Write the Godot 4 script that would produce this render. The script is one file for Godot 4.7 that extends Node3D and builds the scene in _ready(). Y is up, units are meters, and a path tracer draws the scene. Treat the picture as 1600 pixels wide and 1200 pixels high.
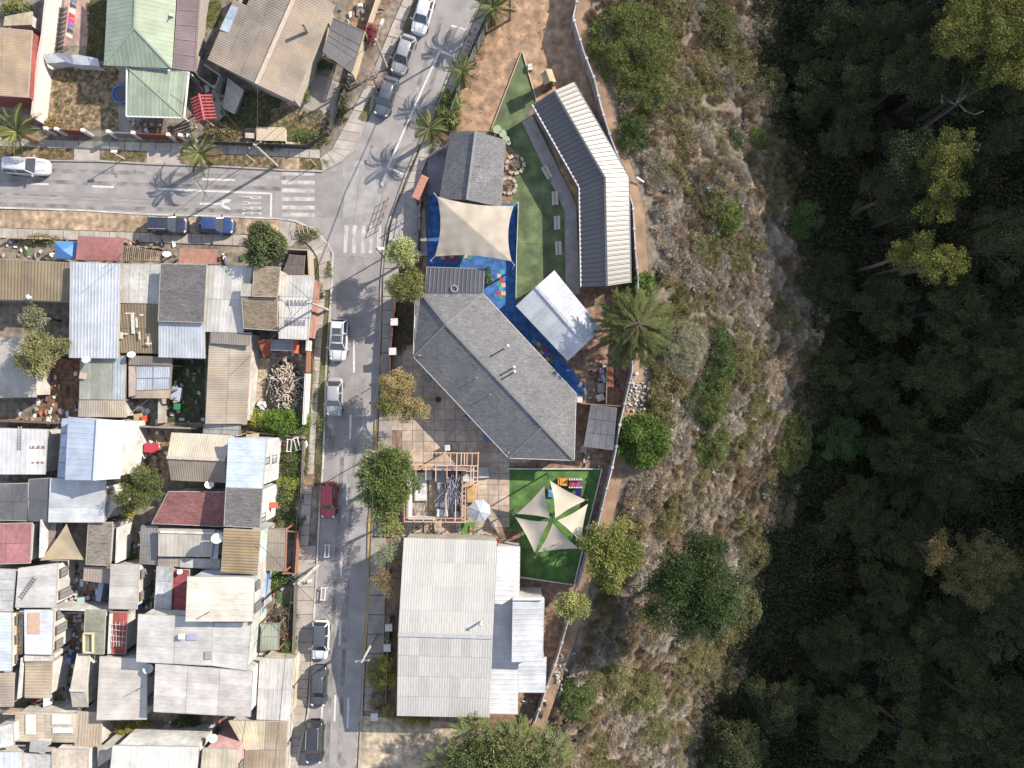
extends Node3D
# A hillside street seen from a drone: row houses, a nursery school with shade sails, and a wooded ravine.
const H := 78.0      # flying height in metres
const F := 1170.0    # lens
const K := 2.05      # how bright a white sunlit level surface is exposed
var rng := RandomNumberGenerator.new()
var names := {}
var mats := {}
var T := {}

# ---------------------------------------------------------------- helpers
func P(x: float, y: float, h := 0.0) -> Vector3:      # a place on the plan at height h
	var k := (H - h) / F
	return Vector3((x - 800.0) * k, h, (y - 600.0) * k)

func C(r: float, g: float, b: float) -> Color:        # base colour (linear) of a surface which looks r g b in full sun
	var c := Color(r / 255.0, g / 255.0, b / 255.0).srgb_to_linear()
	return Color(minf(c.r / K, 0.85), minf(c.g / K, 0.85), minf(c.b / K, 0.85))

func numbered(n: String) -> String:
	var k: int = names.get(n, 0)
	names[n] = k + 1
	return n if k == 0 else "%s_%03d" % [n, k]

func tag(o: Node, label: String, category := "", group := "", kind := "") -> Node:
	if label: o.set_meta("label", label)
	if category: o.set_meta("category", category)
	if group: o.set_meta("group", group)
	if kind: o.set_meta("kind", kind)
	return o

func thing(n: String, label: String, category: String, at := Vector3.ZERO, turn := 0.0, group := "") -> Node3D:
	var o := Node3D.new()
	o.name = numbered(n)
	add_child(o)
	o.position = at
	o.rotation.y = turn
	tag(o, label, category, group)
	return o

class MB:
	var v := PackedVector3Array()
	func tri(a: Vector3, b: Vector3, c: Vector3):
		v.append(a); v.append(b); v.append(c)
	func quad(a: Vector3, b: Vector3, c: Vector3, d: Vector3):
		v.append(a); v.append(b); v.append(c); v.append(a); v.append(c); v.append(d)
	func box(c: Vector3, s: Vector3, b := Basis()):
		var x := b.x * s.x * 0.5
		var y := b.y * s.y * 0.5
		var z := b.z * s.z * 0.5
		quad(c - x + y - z, c + x + y - z, c + x + y + z, c - x + y + z)
		quad(c - x - y + z, c + x - y + z, c + x - y - z, c - x - y - z)
		quad(c - x + y + z, c + x + y + z, c + x - y + z, c - x - y + z)
		quad(c + x + y - z, c - x + y - z, c - x - y - z, c + x - y - z)
		quad(c + x + y + z, c + x + y - z, c + x - y - z, c + x - y + z)
		quad(c - x + y - z, c - x + y + z, c - x - y + z, c - x - y - z)
	func bar(a: Vector3, b: Vector3, w: float, h: float):
		var d := b - a
		if d.length() < 0.001: return
		var z := d.normalized()
		var up := Vector3.UP if absf(z.y) < 0.95 else Vector3.RIGHT
		var x := up.cross(z).normalized()
		box((a + b) * 0.5, Vector3(w, h, d.length()), Basis(x, z.cross(x), z))
	func tube(p: Array, r: Array, n := 6):
		var rings := []
		for i in p.size():
			var d: Vector3 = p[mini(i + 1, p.size() - 1)] - p[maxi(i - 1, 0)]
			d = d.normalized()
			var up := Vector3.UP if absf(d.y) < 0.9 else Vector3.RIGHT
			var x := up.cross(d).normalized()
			var y := d.cross(x)
			var ring := []
			for k in n:
				var a := TAU * k / n
				ring.append(p[i] + (x * cos(a) + y * sin(a)) * r[i])
			rings.append(ring)
		for i in p.size() - 1:
			for k in n:
				var k2 := (k + 1) % n
				quad(rings[i][k], rings[i][k2], rings[i + 1][k2], rings[i + 1][k])
		for k in range(1, n - 1):
			tri(rings[-1][0], rings[-1][k], rings[-1][k + 1])
			tri(rings[0][0], rings[0][k + 1], rings[0][k])
	func cyl(c: Vector3, r0: float, r1: float, h: float, n := 14):
		for k in n:
			var a := TAU * k / n
			var b := TAU * (k + 1) / n
			var p0 := c + Vector3(cos(a) * r0, 0, sin(a) * r0)
			var p1 := c + Vector3(cos(b) * r0, 0, sin(b) * r0)
			var q0 := c + Vector3(cos(a) * r1, h, sin(a) * r1)
			var q1 := c + Vector3(cos(b) * r1, h, sin(b) * r1)
			quad(q0, q1, p1, p0)
			tri(c + Vector3(0, h, 0), q1, q0)
			tri(c, p0, p1)
	func prism(poly: PackedVector2Array, y0: float, y1: float):
		var t := Geometry2D.triangulate_polygon(poly)
		for i in range(0, t.size(), 3):
			var a := poly[t[i]]
			var b := poly[t[i + 1]]
			var c := poly[t[i + 2]]
			if (b - a).cross(c - a) < 0:
				var w := b; b = c; c = w
			tri(Vector3(a.x, y1, a.y), Vector3(b.x, y1, b.y), Vector3(c.x, y1, c.y))
		if y1 - y0 > 0.0001:
			for i in poly.size():
				var a := poly[i]
				var b := poly[(i + 1) % poly.size()]
				quad(Vector3(a.x, y1, a.y), Vector3(b.x, y1, b.y), Vector3(b.x, y0, b.y), Vector3(a.x, y0, a.y))
	func mesh(smooth := false) -> ArrayMesh:
		if smooth:
			var st := SurfaceTool.new()
			st.begin(Mesh.PRIMITIVE_TRIANGLES)
			st.set_smooth_group(0)
			for p in v: st.add_vertex(p)
			st.index()
			st.generate_normals()
			return st.commit()
		var n := PackedVector3Array()
		n.resize(v.size())
		for i in range(0, v.size() - 2, 3):
			var m := (v[i + 2] - v[i]).cross(v[i + 1] - v[i]).normalized()
			n[i] = m; n[i + 1] = m; n[i + 2] = m
		var arr := []
		arr.resize(Mesh.ARRAY_MAX)
		arr[Mesh.ARRAY_VERTEX] = v
		arr[Mesh.ARRAY_NORMAL] = n
		var am := ArrayMesh.new()
		am.add_surface_from_arrays(Mesh.PRIMITIVE_TRIANGLES, arr)
		return am

func put(n: String, mb, m: Material, parent: Node = null, smooth := false) -> MeshInstance3D:
	var o := MeshInstance3D.new()
	o.mesh = mb.mesh(smooth) if mb is MB else mb
	o.material_override = m
	if parent == null:
		o.name = numbered(n)
		add_child(o)
	else:
		o.name = n
		parent.add_child(o, true)
	return o

func solo(n: String, mb, m: Material, label: String, category: String, group := "") -> MeshInstance3D:
	var o := put(n, mb, m)
	tag(o, label, category, group)
	return o

func noise_tex(freq: float, lo: float, hi: float, oct := 4, type := 3, seed_ := 1) -> NoiseTexture2D:
	var f := FastNoiseLite.new()
	f.noise_type = type as FastNoiseLite.NoiseType
	f.frequency = freq
	f.seed = seed_
	f.fractal_octaves = oct
	var t := NoiseTexture2D.new()
	t.width = 512; t.height = 512
	t.seamless = true
	t.noise = f
	var g := Gradient.new()
	g.offsets = PackedFloat32Array([0.12, 0.88])
	g.colors = PackedColorArray([Color(lo, lo, lo), Color(hi, hi, hi)])
	t.color_ramp = g
	return t

# a material: colour (linear), roughness, grain texture with its repeats per metre, then a broad stain texture multiplied over it
func mat(c: Color, rough := 0.9, tex := "", ts = 0.1, det := "", ds = 0.03, o := {}) -> StandardMaterial3D:
	var key := "%s|%s|%s|%s|%s|%s|%s" % [c, rough, tex, ts, det, ds, o]
	if mats.has(key): return mats[key]
	var m := StandardMaterial3D.new()
	var k := 1.0
	if tex: k /= T[tex][1]
	if det: k /= T[det][1]
	m.albedo_color = Color(minf(c.r * k, 0.95), minf(c.g * k, 0.95), minf(c.b * k, 0.95)).linear_to_srgb()
	m.roughness = rough
	m.cull_mode = BaseMaterial3D.CULL_DISABLED
	if tex:
		m.albedo_texture = T[tex][0]
		m.uv1_triplanar = true
		m.uv1_world_triplanar = true
		m.uv1_scale = ts if ts is Vector3 else Vector3.ONE * ts
	if det:
		m.detail_enabled = true
		m.detail_blend_mode = BaseMaterial3D.BLEND_MODE_MUL
		m.detail_albedo = T[det][0]
		m.detail_uv_layer = BaseMaterial3D.DETAIL_UV_2
		m.uv2_triplanar = true
		m.uv2_world_triplanar = true
		m.uv2_scale = ds if ds is Vector3 else Vector3.ONE * ds
	for p in o: m.set(p, o[p])
	mats[key] = m
	return m

func px_poly(q: Array, h := 0.0) -> PackedVector2Array:
	var r := PackedVector2Array()
	for i in range(0, q.size(), 2):
		var w := P(q[i], q[i + 1], h)
		r.append(Vector2(w.x, w.z))
	return r

func patch(n: String, q: Array, y: float, m: Material, kind := "structure", thick := 0.0) -> MeshInstance3D:
	var mb := MB.new()
	mb.prism(px_poly(q), y - thick, y)
	var o := put(n, mb, m)
	o.set_meta("kind", kind)
	return o

func pline(q: Array, h := 0.0) -> Array:
	var r := []
	for i in range(0, q.size(), 2): r.append(P(q[i], q[i + 1], h))
	return r

func ribbon(mb: MB, pts: Array, w: float, y0: float, y1: float, shift := 0.0):     # a strip of width w along a line, mitred
	var l := []
	var r := []
	for i in pts.size():
		var a: Vector3 = pts[maxi(i - 1, 0)]
		var b: Vector3 = pts[mini(i + 1, pts.size() - 1)]
		var d := (b - a); d.y = 0
		var s := Vector3(-d.z, 0, d.x).normalized()
		l.append(pts[i] + s * (shift - w * 0.5))
		r.append(pts[i] + s * (shift + w * 0.5))
	for i in pts.size() - 1:
		var a: Vector3 = l[i]; var b: Vector3 = r[i]; var c: Vector3 = r[i + 1]; var d: Vector3 = l[i + 1]
		var u := Vector3(0, y1, 0)
		var dn := Vector3(0, y0, 0)
		mb.quad(a + u, d + u, c + u, b + u)
		if y1 - y0 > 0.01:
			mb.quad(d + u, a + u, a + dn, d + dn)
			mb.quad(b + u, c + u, c + dn, b + dn)
			if i == 0: mb.quad(a + u, b + u, b + dn, a + dn)
			if i == pts.size() - 2: mb.quad(c + u, d + u, d + dn, c + dn)

# a free-standing wall or fence along a plan line
func wall_line(n: String, label: String, cat: String, q: Array, h: float, w: float, m: Material, piers := 0.0, pm: Material = null, cap: Material = null) -> Node3D:
	var o := thing(n, label, cat)
	var pts := pline(q)
	if n == "parapet_wall":      # the plan gives the top of these
		pts = pline(q, h)
		for i in pts.size(): pts[i].y = 0.0
	var mb := MB.new()
	ribbon(mb, pts, w, -0.3, h)
	put("wall_panel", mb, m, o)
	if cap:
		var cb := MB.new()
		ribbon(cb, pts, w + 0.07, h + 0.003, h + 0.07)
		put("coping", cb, cap, o)
	if piers > 0.0:
		var acc := 0.0
		for i in pts.size() - 1:
			var a: Vector3 = pts[i]; var b: Vector3 = pts[i + 1]
			var len := a.distance_to(b)
			while acc < len:
				var c: Vector3 = a.lerp(b, acc / len)
				var pb := MB.new()
				var d := (b - a).normalized()
				pb.box(c + Vector3(0, h * 0.5 + 0.02, 0), Vector3(w + 0.14, h + 0.16, w + 0.14), Basis(Vector3(d.z, 0, -d.x), Vector3.UP, d))
				put("pillar", pb, pm if pm else m, o)
				acc += piers
			acc -= len
	return o

# ---------------------------------------------------------------- roofs and houses
func tones(c: Color, kind: String, dir: String) -> Array:
	var r := []
	var st := Vector3(0.9, 0.3, 0.05) if dir == "v" else Vector3(0.05, 0.3, 0.9)
	for k in ([0.9, 1.0, 1.05, 0.96, 0.98, 1.0] if kind == "fibre" else [0.9, 1.0, 1.06, 0.97]):
		var cc := Color(c.r * k, c.g * k, c.b * k)
		match kind:
			"shingle": r.append(mat(cc, 0.95, "shingle", Vector3(0.16, 0.16, 0.16), "blotch", 0.05))
			"fibre": r.append(mat(cc, 0.92, "streak", st * 0.8))
			"rib": r.append(mat(cc, 0.5, "streak", st, "blotch", 0.06))
			"steel": r.append(mat(cc, 0.46, "streak", st, "", 0.06, {"metallic": 0.0, "metallic_specular": 0.68}))
			"flat": r.append(mat(cc, 0.85, "blotch", 0.21, "grime", 0.045))
			"clear": r.append(mat(cc, 0.35, "streak", st, "grime", 0.05))
			_: r.append(mat(Color(cc.r, cc.g * (0.96 if k > 1.02 else 1.0), cc.b * (0.9 if k > 1.02 else 1.0)), 0.9, "streak", st, "grime", 0.07))
	return r

func bil(a: Vector3, b: Vector3, c: Vector3, d: Vector3, u: float, v: float) -> Vector3:
	return a.lerp(b, u).lerp(d.lerp(c, u), v)

# sheets laid from the edge a-b up to d-c; the ribs run from a to d
func roof_face(par: Node3D, a: Vector3, b: Vector3, c: Vector3, d: Vector3, kind: String, ms: Array, o := {}):
	var wid := maxf(a.distance_to(b), d.distance_to(c))
	var run := maxf(a.distance_to(d), b.distance_to(c))
	var nrm := (b - a).cross(d - a)
	if nrm.length() < 0.001: nrm = (c - d).cross(a - d)
	nrm = nrm.normalized()
	if nrm.y < 0: nrm = -nrm
	var sw: float = o.get("sw", 1.0)
	var sl: float = o.get("sl", 2.6)
	var nc := maxi(1, roundi(wid / sw))
	var nr := maxi(1, roundi(run / sl))
	var pitch: float = o.get("pitch", 0.3)
	var amp: float = o.get("amp", 0.03)
	if kind == "shingle" or kind == "flat":
		nc = int(o.get("nc", 1)); nr = int(o.get("nr", 1))
	for j in nr:
		for i in nc:
			var u0 := float(i) / nc
			var u1 := float(i + 1) / nc
			var v0 := float(j) / nr
			var v1 := float(j + 1) / nr
			if j < nr - 1: v1 += 0.08 / run
			var mb := MB.new()
			if kind == "shingle" or kind == "flat":
				var g := 0.004 if nc * nr > 1 else 0.0
				var p0 := bil(a, b, c, d, u0 + g, v0 + g) ; var p1 := bil(a, b, c, d, u1 - g, v0 + g)
				var p2 := bil(a, b, c, d, u1 - g, float(j + 1) / nr - g) ; var p3 := bil(a, b, c, d, u0 + g, float(j + 1) / nr - g)
				var t := nrm * 0.09
				mb.quad(p3, p2, p1, p0)
				mb.quad(p0, p1, p1 - t, p0 - t); mb.quad(p1, p2, p2 - t, p1 - t)
				mb.quad(p2, p3, p3 - t, p2 - t); mb.quad(p3, p0, p0 - t, p3 - t)
			else:
				var waves := maxi(1, roundi((u1 - u0) * wid / pitch))
				var us := []
				var hs := []
				for w in waves:
					if kind == "rib" or kind == "steel":
						for s in [[0.0, 0.0], [0.62, 0.0], [0.72, 1.0], [0.9, 1.0]]:
							us.append((w + s[0]) / waves); hs.append(s[1] * amp)
					else:
						for s in 4:
							us.append((w + s / 4.0) / waves); hs.append((0.5 - 0.5 * cos(TAU * s / 4.0)) * amp)
				us.append(1.0); hs.append(0.0)
				var jit := rng.randf_range(0.0, 0.012)
				for s in us.size() - 1:
					var ua: float = lerpf(u0, u1, us[s])
					var ub: float = lerpf(u0, u1, us[s + 1])
					var lo := 0.03 + jit
					mb.quad(bil(a, b, c, d, ua, v1) + nrm * hs[s], bil(a, b, c, d, ub, v1) + nrm * hs[s + 1], bil(a, b, c, d, ub, v0) + nrm * (hs[s + 1] + lo), bil(a, b, c, d, ua, v0) + nrm * (hs[s] + lo))
			put("roof_sheet" if nc * nr > 1 else "roof_skin", mb, ms[rng.randi() % ms.size()], par)

# a plane of any outline with parallel ribs that run up from the eave p[0]-p[1]
func roof_poly(par: Node3D, p: Array, kind: String, ms: Array, o := {}):
	var ex: Vector3 = (p[1] - p[0]).normalized()
	var nrm := ex.cross(p[2] - p[0]).normalized()
	if nrm.y < 0: nrm = -nrm
	var ey := nrm.cross(ex)
	if ey.y < 0: ey = -ey
	var q := []
	var lo := 1e9
	var hi := -1e9
	for v in p:
		var w := Vector2((v - p[0]).dot(ex), (v - p[0]).dot(ey))
		q.append(w)
		lo = minf(lo, w.x); hi = maxf(hi, w.x)
	var pitch: float = o.get("pitch", 0.4)
	var amp: float = o.get("amp", 0.02)
	var per := int(maxf(1.0, roundf(float(o.get("sw", 1.0)) / pitch)))
	var n := int(ceil((hi - lo) / pitch))
	var mb: MB = null
	for k in n:
		if k % per == 0:
			if mb: put("roof_sheet", mb, ms[rng.randi() % ms.size()], par)
			mb = MB.new()
		var xs := [0.0, 0.62, 0.72, 0.9, 1.0]
		var hs := [0.0, 0.0, 1.0, 1.0, 0.0]
		for s in 4:
			var e := []
			for t in [s, s + 1]:
				var x := clampf(lo + (k + xs[t]) * pitch, lo + 0.001, hi - 0.001)
				var y0 := 1e9
				var y1 := -1e9
				for i in q.size():
					var a: Vector2 = q[i]; var b: Vector2 = q[(i + 1) % q.size()]
					if (a.x - x) * (b.x - x) > 0.0 or absf(a.x - b.x) < 1e-6: continue
					var y := lerpf(a.y, b.y, (x - a.x) / (b.x - a.x))
					y0 = minf(y0, y); y1 = maxf(y1, y)
				e.append(p[0] + ex * x + ey * y0 + nrm * (hs[t] * amp + 0.03))
				e.append(p[0] + ex * x + ey * y1 + nrm * (hs[t] * amp + 0.03))
			mb.quad(e[1], e[3], e[2], e[0])
	if mb: put("roof_sheet", mb, ms[0], par)

func walls(par: Node3D, pts: Array, m: Material, inset := 0.22, drop := 0.07):
	var cen := Vector3.ZERO
	for p in pts: cen += p
	cen /= pts.size()
	var mb := MB.new()
	var q := []
	for p in pts:
		var d: Vector3 = cen - p
		d.y = 0
		var w: Vector3 = p + d.normalized() * inset * 1.4
		w.y = p.y - drop
		q.append(w)
	for i in q.size():
		var a: Vector3 = q[i]; var b: Vector3 = q[(i + 1) % q.size()]
		mb.quad(a, b, Vector3(b.x, -0.1, b.z), Vector3(a.x, -0.1, a.z))
	put("wall", mb, m, par)

func posts(par: Node3D, pts: Array, m: Material):
	for i in pts.size():
		var p: Vector3 = pts[i]
		var mb := MB.new()
		mb.box(Vector3(p.x, (p.y - 0.06) * 0.5, p.z), Vector3(0.12, p.y - 0.06, 0.12))
		put("post", mb, m, par)
	var fb := MB.new()
	for i in pts.size():
		var a: Vector3 = pts[i] - Vector3(0, 0.1, 0)
		var b: Vector3 = pts[(i + 1) % pts.size()] - Vector3(0, 0.1, 0)
		fb.bar(a, b, 0.07, 0.1)
	put("frame", fb, m, par)

# one plane of roof on walls (or on posts). q = corners NW NE SE SW on the plan, hs = their heights
func lean(label: String, kind: String, dir: String, col: Color, q: Array, hs, o := {}) -> Node3D:
	var hh: Array = hs if hs is Array else [hs, hs, hs + 0.0, hs + 0.0]
	var n := []
	for i in 4: n.append(P(q[i * 2], q[i * 2 + 1], hh[i]))
	var open: bool = o.get("open", false)
	var t := thing(o.get("name", "patio_cover" if open else "house"), label, o.get("cat", "patio cover" if open else "house"))
	var r := Node3D.new()
	r.name = "roof"
	t.add_child(r)
	var ms := tones(col, kind, dir)
	if dir == "v": roof_face(r, n[3], n[2], n[1], n[0], kind, ms, o)
	else: roof_face(r, n[0], n[3], n[2], n[1], kind, ms, o)
	if open: posts(t, n, o.get("pm", mat(C(150, 130, 110), 0.8, "blotch", 0.2)))
	else: walls(t, n, mat(o.get("wall", C(234, 230, 223)), 0.9, "blotch", 0.15, "grime", 0.06), o.get("inset", 0.22))
	for k in int(o.get("win", 0)):
		var nw := int(o.win)
		var ea: Vector3 = n[1]; var eb: Vector3 = n[2]
		var x: float = lerpf(ea.x, eb.x, 0.5) - 0.19
		var zc: float = lerpf(ea.z, eb.z, (k + 0.5) / nw)
		var top: float = minf(ea.y, eb.y) - 0.55
		var fl := top - 2.4 if (k % 2 == 1) else top - 1.1
		var wx: float = lerpf(ea.x, eb.x, (k + 0.5) / nw) * 0.996 + 0.05
		window(t, wx - 0.2, zc - 0.42, zc + 0.42, maxf(fl, 0.3), top, mat(C(120, 110, 100), 0.7), mat(Color(0.14, 0.15, 0.16), 0.12, "", 0.1, "", 0.03, {"metallic_specular": 0.7}))
	if o.get("battens", open and kind == "clear"):
		var bb := MB.new()
		var nb := maxi(2, roundi(n[0].distance_to(n[3]) / 1.5))
		var na := maxi(1, roundi(n[0].distance_to(n[1]) / 1.6))
		for k in nb + 1: bb.bar(n[0].lerp(n[3], float(k) / nb) + Vector3(0, 0.07, 0), n[1].lerp(n[2], float(k) / nb) + Vector3(0, 0.07, 0), 0.035, 0.03)
		for k in na + 1: bb.bar(n[0].lerp(n[1], float(k) / na) + Vector3(0, 0.075, 0), n[3].lerp(n[2], float(k) / na) + Vector3(0, 0.075, 0), 0.035, 0.03)
		put("batten", bb, mat(C(176, 166, 158), 0.8, "blotch", 0.5), t)
	if o.get("trim", true) and not open:
		var tb := MB.new()
		for e in [[0, 1], [1, 2], [2, 3], [3, 0]]:
			tb.bar(n[e[0]] + Vector3(0, -0.06, 0), n[e[1]] + Vector3(0, -0.06, 0), 0.06, 0.14)
		put("fascia", tb, mat(o.get("tc", C(190, 182, 172)), 0.7, "blotch", 0.3), t)
	return t

# two planes; axis "h": the ridge runs west-east at the share rt of the way down, "v": north-south
func gable(label: String, kind: String, col: Color, q: Array, axis: String, he: float, hr: float, o := {}) -> Node3D:
	var n := []
	for i in 4: n.append(P(q[i * 2], q[i * 2 + 1], he))
	var t := thing(o.get("name", "house"), label, o.get("cat", "house"))
	var r := Node3D.new()
	r.name = "roof"
	t.add_child(r)
	var rt: float = o.get("rt", 0.5)
	var up := Vector3(0, hr - he, 0)
	var ms := tones(col, kind, "v" if axis == "h" else "h")
	var m2: Array = tones(o.get("col2", col), kind, "v" if axis == "h" else "h")
	var r0: Vector3
	var r1: Vector3
	if axis == "h":
		r0 = n[0].lerp(n[3], rt) + up; r1 = n[1].lerp(n[2], rt) + up
		roof_face(r, n[0], n[1], r1, r0, kind, ms, o)
		roof_face(r, n[3], n[2], r1, r0, kind, m2, o)
		walls(t, [n[0], n[1], r1, n[2], n[3], r0], mat(o.get("wall", C(234, 230, 223)), 0.9, "blotch", 0.15, "grime", 0.06))
	else:
		r0 = n[0].lerp(n[1], rt) + up; r1 = n[3].lerp(n[2], rt) + up
		roof_face(r, n[0], n[3], r1, r0, kind, ms, o)
		roof_face(r, n[1], n[2], r1, r0, kind, m2, o)
		walls(t, [n[0], r0, n[1], n[2], r1, n[3]], mat(o.get("wall", C(234, 230, 223)), 0.9, "blotch", 0.15, "grime", 0.06))
	var cb := MB.new()
	cb.bar(r0 + Vector3(0, 0.07, 0), r1 + Vector3(0, 0.07, 0), o.get("rw", 0.28), 0.06)
	put("ridge_cap", cb, mat(o.get("cap", col), 0.8, "blotch", 0.3), r)
	return t

func window(par: Node3D, x: float, z0: float, z1: float, y0: float, y1: float, fm: Material, gm: Material):   # in a wall that faces east
	var w := Node3D.new()
	w.name = "window"
	par.add_child(w, true)
	var fb := MB.new()
	for k in 3:
		var z := lerpf(z0, z1, k / 2.0)
		fb.box(Vector3(x + 0.03, (y0 + y1) / 2, z), Vector3(0.08, y1 - y0, 0.07))
	for y in [y0, y1]: fb.box(Vector3(x + 0.035, y, (z0 + z1) / 2), Vector3(0.085, 0.07, z1 - z0 + 0.07))
	put("frame", fb, fm, w)
	for k in 2:
		var pb := MB.new()
		pb.box(Vector3(x + 0.015, (y0 + y1) / 2, lerpf(z0, z1, 0.25 + 0.5 * k)), Vector3(0.03, y1 - y0 - 0.06, (z1 - z0) / 2 - 0.06))
		put("pane", pb, gm, w)

func dish(label: String, px: float, py: float, h: float, r := 0.42):
	var t := thing("satellite_dish", label, "satellite dish", P(px, py, h), 0.0)
	var mb := MB.new()
	var d := Vector3(0.25, 0.75, -0.6).normalized()
	var x := d.cross(Vector3.RIGHT).normalized()
	var y := d.cross(x)
	var c := Vector3(0, 0.45, 0)
	for k in 14:
		for j in 3:
			var pt := []
			for e in [[k, j], [k + 1, j], [k + 1, j + 1], [k, j + 1]]:
				var rr: float = r * e[1] / 3.0
				var a: float = TAU * e[0] / 14.0
				pt.append(c + (x * cos(a) + y * sin(a)) * rr + d * (rr * rr * 0.5))
			mb.quad(pt[0], pt[1], pt[2], pt[3])
	put("reflector", mb, mat(C(240, 240, 240), 0.5, "blotch", 0.3), t, true)
	var ab := MB.new()
	ab.tube([Vector3(0, -0.05, 0), Vector3(0, 0.4, 0)], [0.03, 0.03])
	ab.tube([c - x * r * 0.9, c + d * 0.42], [0.015, 0.015])
	ab.box(c + d * 0.42, Vector3(0.09, 0.09, 0.09))
	put("bracket", ab, mat(C(150, 150, 150), 0.5), t)

func pipe(label: String, px: float, py: float, h: float, len := 0.9, r := 0.09, col := Color(0.3, 0.3, 0.3), cap := true):
	var t := thing("vent_pipe", label, "vent pipe", P(px, py, h))
	var mb := MB.new()
	mb.tube([Vector3(0, -0.3, 0), Vector3(0, len, 0)], [r, r], 10)
	put("flue", mb, mat(col, 0.5), t)
	if cap:
		var cb := MB.new()
		cb.cyl(Vector3(0, len + 0.05, 0), r * 1.9, r * 0.4, r * 1.3, 10)
		put("cowl", cb, mat(C(225, 225, 225), 0.5), t)

# ---------------------------------------------------------------- land
var edge := PackedVector2Array()     # x of the boundary wall over z
func wall_x(z: float) -> float:
	if z <= edge[0].y: return edge[0].x
	for i in edge.size() - 1:
		if z <= edge[i + 1].y: return lerpf(edge[i].x, edge[i + 1].x, (z - edge[i].y) / (edge[i + 1].y - edge[i].y))
	return edge[-1].x

var hn := FastNoiseLite.new()
func ground_y(x: float, z: float) -> float:
	var d := x - wall_x(z) - 1.1
	if d <= 0.0: return 0.0
	var y: float
	if d < 5.0: y = -0.05 * d * d
	elif d < 21.0: y = -1.25 - 0.52 * (d - 5.0)
	elif d < 33.0: y = -9.57 - 0.6 * (d - 21.0)
	else: y = -16.77
	y += hn.get_noise_2d(x, z) * 1.6 * clampf(d / 6.0, 0.0, 1.0)
	var r := x - 62.0 - hn.get_noise_2d(z * 1.5, 40.0) * 6.0
	if r > 0.0:
		y = maxf(y, -17.5 + minf(r * 1.25, ridge_h(z)) + hn.get_noise_2d(x * 2.0, z * 2.0) * 1.5)
	return y

func ridge_h(z: float) -> float:
	return 52.0 + hn.get_noise_2d(z * 0.8, 90.0) * 5.0 + clampf((z + 33.0) * 0.28, 0.0, 13.0)

func grid_axis(lo: float, hi: float, far: float, step: float) -> Array:
	var r := [-far, -far * 0.6, -far * 0.35]
	var v := lo
	while v <= hi:
		r.append(v)
		v += step
	r.append(far * 0.5); r.append(far)
	return r

func build_terrain(m: Material):
	var xs := grid_axis(8.0, 116.0, 500.0, 1.2)
	xs.insert(3, -90.0); xs.insert(4, -40.0); xs.insert(5, 0.0)
	var zs := grid_axis(-110.0, 110.0, 500.0, 1.4)
	var st := SurfaceTool.new()
	st.begin(Mesh.PRIMITIVE_TRIANGLES)
	st.set_smooth_group(0)
	for z in zs:
		for x in xs: st.add_vertex(Vector3(x, ground_y(x, z) - 0.02, z))
	var w := xs.size()
	for j in zs.size() - 1:
		for i in w - 1:
			var a := j * w + i
			for k in [a, a + 1, a + w + 1, a, a + w + 1, a + w]: st.add_index(k)
	st.generate_normals()
	var o := put("terrain", st.commit(), m)
	o.set_meta("kind", "structure")

# ---------------------------------------------------------------- plants
func leaf_clump(n: int, r: float, lw: float, ll: float, up := 0.3) -> ArrayMesh:
	var mb := MB.new()
	for i in n:
		var d := Vector3(rng.randfn(), rng.randfn(), rng.randfn()).normalized()
		var c := d * r * pow(rng.randf(), 0.45)
		var a := (d + Vector3(rng.randfn(), rng.randfn() + up, rng.randfn()) * 0.8).normalized()
		var s := a.cross(Vector3(rng.randfn(), rng.randfn(), rng.randfn())).normalized()
		var k := rng.randf_range(0.7, 1.25)
		var e := c + a * ll * k
		mb.quad(c, c.lerp(e, 0.5) + s * lw * 0.5 * k, e, c.lerp(e, 0.5) - s * lw * 0.5 * k)
	return mb.mesh()

func tuft(n: int, r: float, w: float, spread := 1.0) -> ArrayMesh:      # stalks that fan out of one root
	var mb := MB.new()
	for i in n:
		var a := rng.randf() * TAU
		var tilt := rng.randf_range(0.1, 1.25) * spread
		var d := Vector3(cos(a) * sin(tilt), cos(tilt), sin(a) * sin(tilt))
		var s := Vector3(-sin(a), 0, cos(a)).rotated(d, rng.randf() * TAU)
		var len := r * rng.randf_range(0.55, 1.1)
		var b := Vector3(cos(a), 0, sin(a)) * 0.1 * r
		var mid := b + d * len * 0.55
		var e := b + d * len + Vector3(0, -len * 0.12, 0) + Vector3(rng.randfn(), 0, rng.randfn()) * 0.08 * r
		mb.quad(b - s * w * 0.5, mid - s * w * 0.5, mid + s * w * 0.5, b + s * w * 0.5)
		mb.tri(mid - s * w * 0.5, e, mid + s * w * 0.5)
	return mb.mesh()

func brush(n: int) -> ArrayMesh:      # a dry dome-shaped bush of fine forking twigs, about a metre in radius
	var mb := MB.new()
	for i in n:
		var a := rng.randf() * TAU
		var tilt := acos(1.0 - rng.randf() * 0.95)
		var d := Vector3(cos(a) * sin(tilt), cos(tilt), sin(a) * sin(tilt))
		var len := rng.randf_range(0.7, 1.0) * (0.9 + 0.14 * sin(a * 3.0) + 0.1 * sin(tilt * 5.0 + a))
		var m := d * len * 0.7
		for f in 4:
			var e := d * len + Vector3(rng.randfn(), rng.randfn() * 0.7, rng.randfn()) * 0.13
			var s := (e - m).cross(Vector3(rng.randfn(), rng.randfn(), rng.randfn())).normalized() * 0.013
			mb.quad(m - s, m.lerp(e, 0.5) - s * 1.4, e, m.lerp(e, 0.5) + s * 1.4)
	return mb.mesh()

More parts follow.
